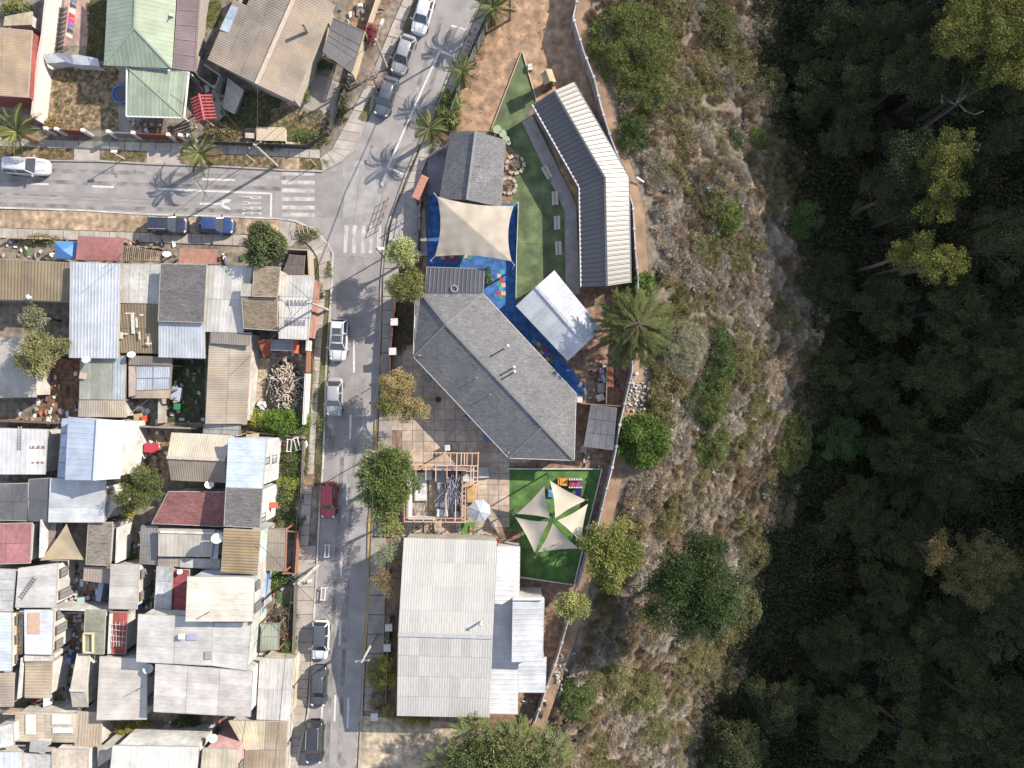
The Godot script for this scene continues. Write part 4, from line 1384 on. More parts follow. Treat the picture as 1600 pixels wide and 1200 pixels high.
	wall_line("boundary_wall", "low white concrete wall along the ravine from the conifer to the bright green turf", "wall", [990, 500, 984, 582, 974, 625, 965, 663, 959, 702, 952, 735, 944, 765, 932, 815, 914, 865, 900, 912], 1.7, 0.12, wm, 2.2, wm)
	wall_line("boundary_wall", "low white concrete wall beside the rubble strip below the hall", "wall", [887, 962, 870, 1020, 854, 1065, 835, 1120], 1.5, 0.12, wm, 2.4, wm)
	wall_line("turf_kerb", "white timber edging around the bright green play turf", "edging", [793, 732, 940, 732.5, 897, 913, 813, 901], 0.32, 0.14, mat(C(226, 226, 224), 0.8, "blotch", 0.3))
	wall_line("turf_kerb", "thin pale edging strip along the pointed olive green turf", "edging", [816, 81, 837, 153, 838, 158], 0.18, 0.1, mat(C(210, 190, 165), 0.8))
	wall_line("turf_kerb", "thin timber edging on the street side of the pointed olive turf", "edging", [815, 81, 768, 202], 0.18, 0.08, mat(C(190, 170, 140), 0.8))
	wall_line("fence", "thin white rail fence between the blue floor and the olive turf", "fence", [810, 318, 807, 400, 806, 470], 0.8, 0.05, mat(C(222, 224, 226), 0.6))
	wall_line("fence", "dark red metal fence of the garden strip along the pavement", "fence", [620, 468, 613, 560, 612, 640], 1.5, 0.06, mat(C(110, 62, 56), 0.6), 1.9)
	wall_line("fence", "grey metal fence beside the courtyard gate pillars by the hall", "fence", [612, 960, 606, 1090], 1.5, 0.06, mat(C(120, 118, 116), 0.6), 2.2)
	wall_line("fence", "black metal fence in front of the entrance ramp beside the light crown tree", "fence", [659, 318, 656, 396], 1.4, 0.07, mat(C(64, 58, 58), 0.6), 1.6)
	wall_line("fence", "timber fence between the junk corner and the boundary wall", "fence", [905, 630, 970, 634], 1.6, 0.06, mat(C(150, 128, 108), 0.9))
	wall_line("fence", "short timber fence beside the rusty pen in the school's back yard", "fence", [946, 574, 945, 630], 1.4, 0.06, mat(C(164, 140, 118), 0.9))
	wall_line("fence", "green wire fence of the sandy ground along the palms", "fence", [790, -30, 765, 40, 740, 90, 722, 135, 706, 180], 1.7, 0.03, mat(C(110, 120, 116), 0.7), 2.6)
	for q in [[616, 503, "north of its twin by the garden fence"], [613.5, 549, "south of its twin by the garden fence"], [607.5, 980.5, "beside the hall, north of its twin"], [605, 1012, "beside the hall, south of its twin"], [585, 1120, "alone at the south end of the hall"]]:
		var pt = thing("gate_pillar", "square white capped gate pillar %s" % q[2], "pillar", P(q[0], q[1], 2.0) * Vector3(1, 0, 1), 0.02, "gate pillars along the school pavement")
		mb = MB.new()
		mb.box(Vector3(0, 1.0, 0), Vector3(0.5, 2.0, 0.5))
		put("shaft", mb, mat(C(190, 184, 176), 0.9, "blotch", 0.3), pt)
		mb = MB.new()
		mb.box(Vector3(0, 2.06, 0), Vector3(0.72, 0.12, 0.72))
		put("cap", mb, mat(C(226, 222, 214), 0.85, "blotch", 0.4), pt)
	# entrance
	t = thing("entrance_wall", "long red topped entrance wall beside the hut", "wall", P(660, 300))
	mb = MB.new()
	mb.box(Vector3(0, 0.9, 0), Vector3(0.5, 1.8, 2.3), Basis(Vector3.UP, -0.42))
	put("wall_panel", mb, mat(C(176, 120, 104), 0.9, "blotch", 0.3), t)
	mb = MB.new()
	mb.box(Vector3(0, 1.86, 0), Vector3(0.75, 0.12, 2.5), Basis(Vector3.UP, -0.42))
	put("coping", mb, mat(C(196, 138, 120), 0.85, "blotch", 0.3), t)
	t = thing("guard_rail", "thin metal guard rail on the kerb beside the second crossing", "railing", P(600, 335))
	var pa = P(608, 311) - P(600, 335)
	var pb = P(592, 360) - P(600, 335)
	for k in 3:
		mb = MB.new()
		mb.bar(pa + Vector3(0, 0.35 + k * 0.33, 0), pb + Vector3(0, 0.35 + k * 0.33, 0), 0.04, 0.04)
		put("rail", mb, mat(C(150, 120, 110), 0.6), t)
	for k in 5:
		var c = pa.lerp(pb, k / 4.0)
		mb = MB.new()
		mb.box(c + Vector3(0, 0.5, 0), Vector3(0.06, 1.0, 0.06))
		put("post", mb, mat(C(150, 120, 110), 0.6), t)
	t = thing("handrail", "grey steel handrail of the entrance ramp", "railing", P(640, 340))
	for s in [-1.0, 1.0]:
		mb = MB.new()
		for k in 2: mb.bar(Vector3(s * 0.8 + 0.4, 0.6 + 0.4 * k, -1.4), Vector3(s * 0.8 - 0.2, 0.6 + 0.4 * k, 1.8), 0.05, 0.05)
		for k in 3: mb.box(Vector3(s * 0.8 + 0.4 - 0.3 * k, 0.5, -1.4 + 1.6 * k), Vector3(0.05, 1.0, 0.05))
		put("rail", mb, mat(C(150, 150, 152), 0.5), t)
	# big sail and its four masts
	var blue = C(120, 170, 220)
	var cs = [P(683, 307, 4.2), P(803, 321.6, 2.9), P(799.7, 408.7, 4.2), P(679, 401, 2.7)]
	sail("shade_sail", "large four cornered beige shade sail over the blue play floor", [cs[0], cs[1], cs[2], cs[3]], 0.12, C(204, 192, 176))
	mast("pale blue mast at the north west corner of the big beige sail", 684, 316, P(678.6, 302, 4.3) - P(684, 316) - Vector3(0, 4.3, 0), 4.3, blue, cs[0])
	mast("pale blue mast at the north east corner of the big beige sail", 807, 327, P(808, 316.7, 3.0) - P(807, 327) - Vector3(0, 3.0, 0), 3.0, blue, cs[1])
	mast("pale blue mast at the south east corner of the big beige sail", 800, 423, P(803.6, 413.8, 4.3) - P(800, 423) - Vector3(0, 4.3, 0), 4.3, blue, cs[2])
	mast("pale blue mast at the south west corner of the big beige sail", 680, 415, P(673, 407, 2.8) - P(680, 415) - Vector3(0, 2.8, 0), 2.8, blue, cs[3])
	# star of five sails
	var cloth = C(222, 208, 190)
	var five = [[[850.8, 759, 4.2], [807, 803, 2.6], [859.5, 810, 3.4], "north west"], [[859, 750.5, 4.2], [916.6, 781.5, 2.6], [867.5, 810, 3.4], "north east"], [[918.5, 787, 2.6], [908, 849.5, 4.0], [871, 813, 3.4], "east"], [[863.5, 817.5, 3.4], [905, 857, 4.0], [840, 863, 2.6], "south"], [[805, 808, 2.6], [858, 815, 3.4], [835.5, 864, 2.6], "south west"]]
	for f in five:
		sail("shade_sail", "triangular cream shade sail on the %s side of the star over the bright turf" % f[3], [P(f[0][0], f[0][1], f[0][2]), P(f[1][0], f[1][1], f[1][2]), P(f[2][0], f[2][1], f[2][2])], 0.13, cloth, "cream sails of the star")
	for f in [[858, 748, 4.4, "north"], [917.7, 781, 2.8, "east"], [908, 855, 4.2, "south east"], [836, 871, 2.8, "south west"], [802, 803.6, 2.8, "west"], [864.6, 812, 3.6, "centre"]]:
		var b = P(f[0], f[1], f[2])
		var w = thing("sail_mast", "dark green steel mast at the %s of the cream sail star" % f[3], "mast", Vector3(b.x, 0, b.z), 0.0, "masts of the sail star")
		mb = MB.new()
		mb.tube([Vector3(0, -0.1, 0), Vector3(0, f[2], 0)], [0.08, 0.07], 10)
		put("shaft", mb, mat(C(70, 86, 84), 0.4), w)
		mb = MB.new()
		mb.cyl(Vector3(0, f[2], 0), 0.11, 0.07, 0.07, 10)
		put("cap", mb, mat(C(90, 104, 102), 0.4), w)
	playthings()
	building_site()

func ring(c: Vector3, r: float, w: float) -> MB:
	var mb = MB.new()
	var p = []
	var q = []
	for k in 25:
		p.append(c + Vector3(cos(TAU * k / 24.0) * r, 0.05, sin(TAU * k / 24.0) * r))
		q.append(w)
	mb.tube(p, q, 6)
	return mb

func playthings():
	# hopscotch squares, flat rubber tiles
	var hop = {"red": C(206, 60, 62), "tan": C(224, 190, 150), "green": C(60, 158, 110), "cyan": C(70, 170, 190), "blue": C(70, 130, 200)}
	var sets = [["painted hopscotch course of coloured squares beside the charcoal annex", 0.0, [[785, 425, "cyan"], [780, 431.3, "tan"], [784, 438, "red"], [779.6, 444.5, "green"], [786.6, 445.6, "tan"], [783, 451, "cyan"], [780, 458, "red"], [786.6, 458.3, "tan"], [783, 464.5, "green"]]],
		["painted hopscotch course under the south edge of the big sail", 0.0, [[692, 402, "tan"], [700, 405, "red"], [706, 400, "tan"], [713, 405, "red"], [720, 402, "green"], [727, 400, "tan"], [734, 402, "green"]]],
		["painted hopscotch course between the main school roof and the portable classroom", 0.78, [[834.5, 533.5, "cyan"], [841, 538, "tan"], [837, 542.5, "red"], [843.5, 545, "green"], [850, 547.5, "red"], [846, 551.5, "tan"], [852.5, 554.5, "blue"], [859.5, 557, "red"], [855, 561, "tan"], [861.5, 564, "green"]]]]
	for s in sets:
		var t = thing("hopscotch", s[0], "floor game")
		for k in s[2]:
			var mb = MB.new()
			var p = P(k[0], k[1])
			mb.box(Vector3(p.x, 0.056, p.z), Vector3(0.44, 0.012, 0.44), Basis(Vector3.UP, s[1]))
			put("square", mb, mat(hop[k[2]], 0.85, "blotch", 0.4), t)
	for q in [[854, 271, 0.5, "northernmost of the four along the porch"], [866.7, 311.4, 0.03, "second from the north along the porch"], [870, 349.6, 0.02, "third from the north along the porch"], [872, 389, 0.04, "southernmost of the four along the porch"]]:
		var t = thing("bench", "grey plank bench, %s" % q[3], "bench", P(q[0], q[1]), q[2], "benches along the porch")
		for k in 2:
			var mb = MB.new()
			mb.box(Vector3(-0.17 + 0.34 * k, 0.42 + 0.14 * k, 0), Vector3(0.3, 0.05, 1.42))
			put("plank", mb, mat(C(196, 190, 178), 0.85, "streak", 0.5), t)
		for z in [-0.5, 0.5]:
			var lb = MB.new()
			lb.box(Vector3(0, 0.2, z), Vector3(0.5, 0.4, 0.08))
			put("leg", lb, mat(C(120, 116, 112), 0.8), t)
	for q in [[777, 205, 0.46], [786, 211.5, 0.42], [791, 220.5, 0.4], [795, 226, 0.22]]:
		var lab: String = {777: "pale green octagonal play table nearest the hut's north eave", 786: "middle one of the pale green octagonal play tables", 791: "southern pale green octagonal play table on the gravel", 795: "small pale green stool beside the octagonal tables"}[q[0]]
		var t = thing("play_table", lab, "table", P(q[0], q[1]))
		var mb = MB.new()
		mb.cyl(Vector3(0, 0.5, 0), q[2], q[2], 0.06, 8)
		put("table_top", mb, mat(C(166, 184, 150), 0.7, "blotch", 0.5), t)
		mb = MB.new()
		mb.cyl(Vector3(0, 0, 0), 0.12, 0.1, 0.5, 8)
		put("leg", mb, mat(C(120, 130, 110), 0.7), t)
	for q in [[805, 258, 0.9, "north"], [794.5, 291, 0.8, "south"]]:
		var t = thing("stone_planter", "ring of pale stones around a dry grey plant, %s of two by the hut" % ["northern", "southern"][int(q[3] == "south")], "planter", P(q[0], q[1]))
		for k in 9:
			var a = TAU * k / 9.0
			var mb = MB.new()
			mb.box(Vector3(cos(a) * q[2], 0.12, sin(a) * q[2]), Vector3(0.34, 0.3, 0.5) * rng.randf_range(0.8, 1.1), Basis(Vector3.UP, -a + rng.randf_range(-0.2, 0.2)))
			put("stone", mb, mat(C(198, 184, 164), 0.9, "blotch", 0.6), t)
		var xf = []
		var cc = []
		for k in 16:
			xf.append(Transform3D(Basis(Vector3.UP, rng.randf() * TAU).scaled(Vector3.ONE * 0.62), Vector3(rng.randfn() * 0.18, 0.15 + rng.randf() * 0.25, rng.randfn() * 0.18)))
			cc.append(tint(G(176, 168, 160)))
		multi("plant", clump["bare"], xf, cc, t).set_meta("kind", "stuff")
	# little wooden playhouse
	var t = gable("small tan wooden playhouse on the sandy ground", "flat", C(216, 194, 156), [845, 115.5, 862, 108, 869, 128, 851, 133], "v", 2.2, 2.75, {"name": "playhouse", "cat": "playhouse", "nc": 5, "rt": 0.53, "wall": C(176, 146, 112)})
	var mb = MB.new()
	mb.box(P(853, 139) + Vector3(0, 0.35, 0), Vector3(1.0, 0.5, 0.5), Basis(Vector3.UP, 0.3))
	put("step", mb, mat(C(150, 122, 92), 0.9, "streak", 0.4), t)
	for q in [[828, 104.5, "upper"], [828.5, 109.5, "lower"]]:
		mb = MB.new()
		mb.box(P(q[0], q[1]) + Vector3(0, 0.22, 0), Vector3(0.46, 0.44, 0.3), Basis(Vector3.UP, 0.1))
		solo("white_box", mb, mat(C(226, 220, 214), 0.8, "blotch", 0.4), "%s of two small white boxes on the edge of the pointed turf" % q[2], "box")
	# play gym on the bright turf
	t = thing("play_gym", "toddler play gym with orange tunnel, striped deck and blue slide", "play equipment", P(893, 756))
	mb = MB.new()
	var c = P(879, 751.5) - t.position
	for k in 5:
		mb.box(c + Vector3(-0.42 + 0.21 * k, 0.55 + 0.1 * sin(PI * k / 4.0), 0.02 * k), Vector3(0.2, 0.12, 0.72))
	mb.box(c + Vector3(0, 0.28, 0), Vector3(1.0, 0.5, 0.66))
	put("tunnel", mb, mat(C(232, 166, 66), 0.5, "blotch", 0.5), t)
	var k5 = [C(150, 40, 80), C(210, 40, 66), C(120, 50, 110), C(206, 44, 70), C(90, 60, 130)]
	for k in 5:
		mb = MB.new()
		var d = P(890.5 + 4.0 * k, 753.5) - t.position
		mb.box(d + Vector3(0, 0.75, 0), Vector3(0.26, 0.08, 0.62))
		put("deck_plank", mb, mat(k5[k], 0.5), t)
	for z in [747.5, 759.5]:
		mb = MB.new()
		for k in 6: mb.box(P(889 + 3.6 * k, z) - t.position + Vector3(0, 0.6, 0), Vector3(0.16, 1.1, 0.1))
		put("panel", mb, mat(C(226, 222, 222), 0.5), t)
	mb = MB.new()
	mb.quad(P(898, 760) - t.position + Vector3(0, 0.8, 0), P(907, 760) - t.position + Vector3(0, 0.8, 0), P(907, 777) - t.position + Vector3(0, 0.12, 0), P(898, 777) - t.position + Vector3(0, 0.12, 0))
	for x in [898, 907]: mb.bar(P(x, 760) - t.position + Vector3(0, 0.9, 0), P(x, 777) - t.position + Vector3(0, 0.2, 0), 0.08, 0.16)
	put("slide", mb, mat(C(92, 92, 176), 0.4), t)
	t = thing("rocker", "small blue rocking toy between two cream sails", "toy", P(860, 770))
	mb = MB.new()
	mb.box(Vector3(0, 0.3, 0), Vector3(0.5, 0.12, 0.8))
	put("seat", mb, mat(C(90, 140, 186), 0.5), t)
	for s in [-1.0, 1.0]:
		mb = MB.new()
		for k in 5: mb.box(Vector3(s * 0.24, 0.14 + 0.03 * absf(k - 2.0), -0.4 + 0.2 * k), Vector3(0.05, 0.12, 0.22))
		put("runner", mb, mat(C(60, 110, 160), 0.5), t)
	mb = MB.new()
	mb.tube([Vector3(-0.2, 0.55, -0.2), Vector3(0, 0.62, -0.22), Vector3(0.2, 0.55, -0.2)], [0.03, 0.03, 0.03])
	put("handle", mb, mat(C(220, 220, 220), 0.5), t)
	# parasol
	t = thing("parasol", "octagonal pale grey parasol on the courtyard tiles", "parasol", P(749.5, 798.5, 2.3) * Vector3(1, 0, 1))
	var pm = [mat(C(190, 200, 210), 0.7, "blotch", 0.4, "", 0.03, {"backlight_enabled": true, "backlight": Color(0.4, 0.4, 0.4)}), mat(C(202, 210, 218), 0.7, "blotch", 0.4, "", 0.03, {"backlight_enabled": true, "backlight": Color(0.4, 0.4, 0.4)})]
	for k in 8:
		var a = TAU * (k + 0.4) / 8.0
		var b = TAU * (k + 1.4) / 8.0
		mb = MB.new()
		mb.tri(Vector3(0, 2.45, 0), Vector3(cos(a) * 1.15, 2.0, sin(a) * 1.15), Vector3(cos(b) * 1.15, 2.0, sin(b) * 1.15))
		put("canopy_panel", mb, pm[k % 2], t)
		mb = MB.new()
		mb.bar(Vector3(0, 2.46, 0), Vector3(cos(a) * 1.17, 2.01, sin(a) * 1.17), 0.025, 0.025)
		put("rib", mb, mat(C(230, 230, 230), 0.5), t)
	mb = MB.new()
	mb.tube([Vector3(0, 0, 0), Vector3(0, 2.62, 0)], [0.03, 0.03], 8)
	put("pole", mb, mat(C(120, 120, 120), 0.4), t)
	mb = MB.new()
	mb.cyl(Vector3(0, 0.06, 0), 0.3, 0.28, 0.1, 12)
	put("base", mb, mat(C(110, 110, 110), 0.8), t)
	# junk corner behind the school
	for q in [[940, 580, 0.5, 0.5, 0.5, C(150, 170, 200), "pale blue crate", 0.2], [939, 587, 0.6, 0.3, 0.4, C(190, 70, 66), "red plastic bin", 0.5], [943, 592, 0.35, 0.35, 0.9, C(210, 214, 220), "white leaning board", 0.3], [937, 593, 0.5, 0.4, 0.4, C(130, 130, 170), "violet crate", 0.1], [938.5, 606, 0.75, 0.5, 1.0, C(170, 162, 152), "grey flat cupboard", 0.05], [937.5, 621, 0.8, 0.45, 0.7, C(232, 232, 230), "white fridge lying down", 0.3]]:
		mb = MB.new()
		mb.box(Vector3(0, q[3] * 0.5, 0), Vector3(q[2], q[3], q[4]), Basis(Vector3.UP, q[7]))
		mb.box(Vector3(0, q[3] + 0.02, 0), Vector3(q[2] * 0.9, 0.04, q[4] * 0.9), Basis(Vector3.UP, q[7]))
		var o = solo("stored_box", mb, mat(q[5], 0.7, "blotch", 0.6), "%s in the junk row behind the school" % q[6], "storage box")
		o.position = P(q[0], q[1])
	lean("small rusty orange roofed pen beside the junk row and the conifer", "corr", "v", C(166, 104, 66), [947.5, 574, 958, 574, 958, 604, 947, 604], [1.4, 1.4, 1.2, 1.2], {"name": "animal_pen", "cat": "pen", "open": true, "pitch": 0.2, "amp": 0.018})
	mb = MB.new()
	mb.box(P(904, 624) + Vector3(0, 0.7, 0), Vector3(0.55, 1.4, 0.6))
	solo("meter_box", mb, mat(C(226, 224, 222), 0.7, "blotch", 0.5), "white cabinet against the east corner of the main school building", "cabinet")

func building_site():
	# timber frame of an unfinished room beside the courtyard
	var t = thing("timber_frame", "unfinished pink timber frame of a room on the courtyard", "timber frame")
	var wood = [mat(C(222, 186, 160), 0.85, "streak", 0.6), mat(C(232, 198, 172), 0.85, "streak", 0.6), mat(C(208, 168, 140), 0.85, "streak", 0.6)]
	var h = 2.55
	var bars = [[641, 707, 748, 708], [641, 726, 746, 728], [641, 706, 640, 728], [747.5, 707.5, 746, 757], [728, 757, 727, 816], [723, 756, 722, 814], [632, 815, 728, 816], [632, 809, 722, 810], [632, 786, 632, 816], [637, 727, 636, 810], [728, 758, 746, 757], [704, 709, 704, 728], [714, 708, 713.5, 728], [721, 708, 720.5, 728], [726, 708, 725.5, 728], [730, 708, 729.5, 728], [738, 708, 737.5, 728], [646, 707, 645.5, 727],
		[650, 728, 650, 745], [665.5, 728, 665.5, 750], [681, 728, 681, 752], [698.5, 728, 698.5, 748], [713.5, 728, 713.5, 748], [697, 770, 697, 800], [712, 780, 711.5, 812], [736, 728, 735.5, 757], [740, 728, 740, 757], [728, 736, 746, 736], [728, 746, 746, 746]]
	for k in 8: bars.append([723 - 0.12 * k, 760 + 7.4 * k, 728 - 0.12 * k, 760 + 7.4 * k])
	for x in [647, 661.5, 677.5, 696, 711]: bars.append([x, 809.5, x, 815.5])
	for k in 9: bars.append([652 + 6 * k, 707.2, 652 + 6 * k, 710])
	for b in bars:
		var mb = MB.new()
		var u = rng.randf_range(-0.01, 0.01)
		mb.bar(P(b[0], b[1], h) + Vector3(0, u + 0.05 * float(b[0] == b[2]), 0), P(b[2], b[3], h) + Vector3(0, u + 0.05 * float(b[0] == b[2]), 0), 0.09, 0.1)
		put("beam", mb, wood[rng.randi() % 3], t)
	for p in [[641, 707], [694, 708], [747.5, 707.5], [641, 727], [746, 728], [632, 815.5], [680, 815.5], [728, 816], [727.5, 757], [746, 757]]:
		var mb = MB.new()
		var w = P(p[0], p[1], h)
		mb.box(Vector3(w.x, h * 0.5, w.z), Vector3(0.1, h, 0.1))
		put("stud", mb, wood[rng.randi() % 3], t)
	var white = mat(C(240, 238, 234), 0.85, "blotch", 0.4)
	wall_line("plaster_wall", "white plastered wall of the unfinished room beside the big green street tree", "wall", [644.5, 731, 643, 806, 682, 806.5], 2.2, 0.14, white)
	wall_line("plaster_wall", "pinkish board wall across the north end of the unfinished room", "wall", [645, 729.5, 742, 731], 2.3, 0.1, mat(C(216, 184, 164), 0.85, "streak", 0.3))
	wall_line("plaster_wall", "dark board wall on the east side of the unfinished room", "wall", [723, 732, 722, 806], 1.5, 0.1, mat(C(150, 138, 138), 0.85, "blotch", 0.3))
	patch("room_floor", [646, 730, 722, 731, 721, 806, 644, 806], 0.075, mat(C(186, 172, 160), 0.9, "dirt", 0.2))
	var stuff_ = [["plaster_board", "stack of white plasterboard in the unfinished room, against its street wall", 658, 762, 1.25, 0.35, 2.6, 0.0, C(240, 240, 240)], ["plaster_board", "white boards at the north west corner of the unfinished room", 662, 743, 1.9, 0.5, 0.9, 0.1, C(214, 214, 216)],
		["plywood_sheet", "tan plywood sheets lying in the middle of the unfinished room", 677, 772, 0.85, 0.12, 3.4, 0.0, C(208, 184, 152)], ["metal_sheet", "blotchy grey metal sheets in the unfinished room beside the rods", 692, 760, 1.2, 0.5, 4.6, 0.03, C(176, 178, 186)], ["slate_sheet", "dark violet grey panel beneath the loose steel rods", 710, 765, 1.2, 0.35, 5.0, 0.0, C(128, 122, 138)],
		["appliance", "white appliance nearest the rods in the unfinished room", 694.5, 787, 0.75, 0.85, 0.5, 0.03, C(236, 236, 238)], ["appliance", "large white cabinet in the south corner of the unfinished room", 692, 799, 1.15, 0.8, 0.8, 0.02, C(240, 240, 242)], ["appliance", "small white cabinet at the south east corner of the unfinished room", 714, 801, 0.6, 0.75, 0.55, 0.0, C(222, 222, 226)], ["appliance", "small white box beside the white appliance in the unfinished room", 684, 787, 0.45, 0.6, 0.4, 0.2, C(230, 230, 230)],
		["carton", "grey carton between the cabinets of the unfinished room", 706, 793, 0.5, 0.5, 0.4, 0.0, C(170, 160, 152)], ["door_leaf", "white door panel lying on the frame of the unfinished room", 727.5, 741, 0.62, 0.08, 1.5, 0.02, C(240, 240, 240)], ["tool_chest", "small brown chest among the grey metal sheets", 696, 758, 0.4, 0.6, 0.7, 0.4, C(140, 110, 84)], ["plywood_sheet", "orange tan plywood propped outside the unfinished room beside the parasol", 737, 771, 0.95, 0.5, 1.7, 0.0, C(226, 184, 128)],
		["water_tank", "white water tank on the courtyard tiles north of the timber frame", 700, 698.5, 0.55, 0.9, 0.55, 0.06, C(240, 240, 240)], ["gravel_box", "grey speckled square box beside the timber frame", 756, 737.5, 1.1, 0.35, 1.12, 0.02, C(196, 196, 194)], ["paving_stack", "low grey slab stack in the shade of the courtyard", 711, 698, 0.75, 0.15, 1.0, 0.02, C(176, 166, 158)]]
	for s in stuff_:
		var mb = MB.new()
		mb.box(Vector3(0, s[5] * 0.5, 0), Vector3(s[4], s[5], s[6]), Basis(Vector3.UP, s[7]))
		mb.box(Vector3(0.02, s[5] + 0.015, 0.03), Vector3(s[4] * 0.93, 0.03, s[6] * 0.94), Basis(Vector3.UP, s[7] + 0.03))
		var o = solo(s[0], mb, mat(s[8], 0.7, "blotch", 0.7, "grime", 0.2), s[1], s[0].replace("_", " "))
		o.position = P(s[2], s[3]) + Vector3(0, 0.07, 0)
	var rods = thing("steel_rod_pile", "tangle of loose pale steel rods inside the unfinished room", "steel rods", P(708, 770, 1.3) * Vector3(1, 0, 1) + Vector3(0, 1.3, 0))
	for k in 40:
		var mb = MB.new()
		var a = rng.randfn() * 0.3
		var c = Vector3(rng.randfn() * 0.35, 0.12 + 0.012 * k, rng.randfn() * 0.55)
		var d = Vector3(sin(a), rng.randfn() * 0.06, cos(a)) * rng.randf_range(0.8, 1.7)
		mb.bar(c - d, c + d, 0.035, 0.035)
		put("rod", mb, mat(C(186, 186, 196), 0.5, "blotch", 0.8), rods)
	for q in [[685, 624.5, 0.22, "round black tyre on the shaded courtyard"], [726, 656, 0.3, "round pale plastic lid on the courtyard tiles"], [667, 592, 0.32, "round grey basin near the west corner of the main school roof"]]:
		var mb = ring(Vector3.ZERO, q[2], q[2] * 0.4)
		mb.cyl(Vector3(0, 0.01, 0), q[2], q[2], 0.04)
		var col: Color = Color(0.02, 0.02, 0.02) if q[0] == 685 else C(170, 164, 158)
		var o = solo("round_toy", mb, mat(col, 0.8), q[3], "round object")
		o.position = P(q[0], q[1]) + Vector3(0, 0.07, 0)
	var sb = MB.new()
	for k in 6: sb.box(Vector3(0, 0.07 + 0.02 * k, 0), Vector3(0.62 - 0.03 * k, 0.02, 0.62 - 0.03 * k), Basis(Vector3.UP, 0.7))
	var so = solo("floor_mat", sb, mat(C(180, 170, 160), 0.9), "grey diamond turned slab on the shaded courtyard tiles", "slab")
	so.position = P(716, 674)
	var bb = MB.new()
	bb.cyl(Vector3(0, 0.05, 0), 0.3, 0.34, 0.35, 14)
	so = solo("paddling_tub", bb, mat(C(60, 120, 190), 0.5), "blue plastic tub under the eave of the main school building", "tub")
	so.position = P(759, 683.5)
	bb = MB.new()
	bb.box(Vector3(0, 0.5, 0), Vector3(0.3, 1.0, 0.35))
	bb.cyl(Vector3(0, 1.0, 0), 0.14, 0.1, 0.1)
	so = solo("fire_post", bb, mat(C(206, 40, 44), 0.5), "small red post at the north east corner of the hall", "post")
	so.position = P(777.5, 846)

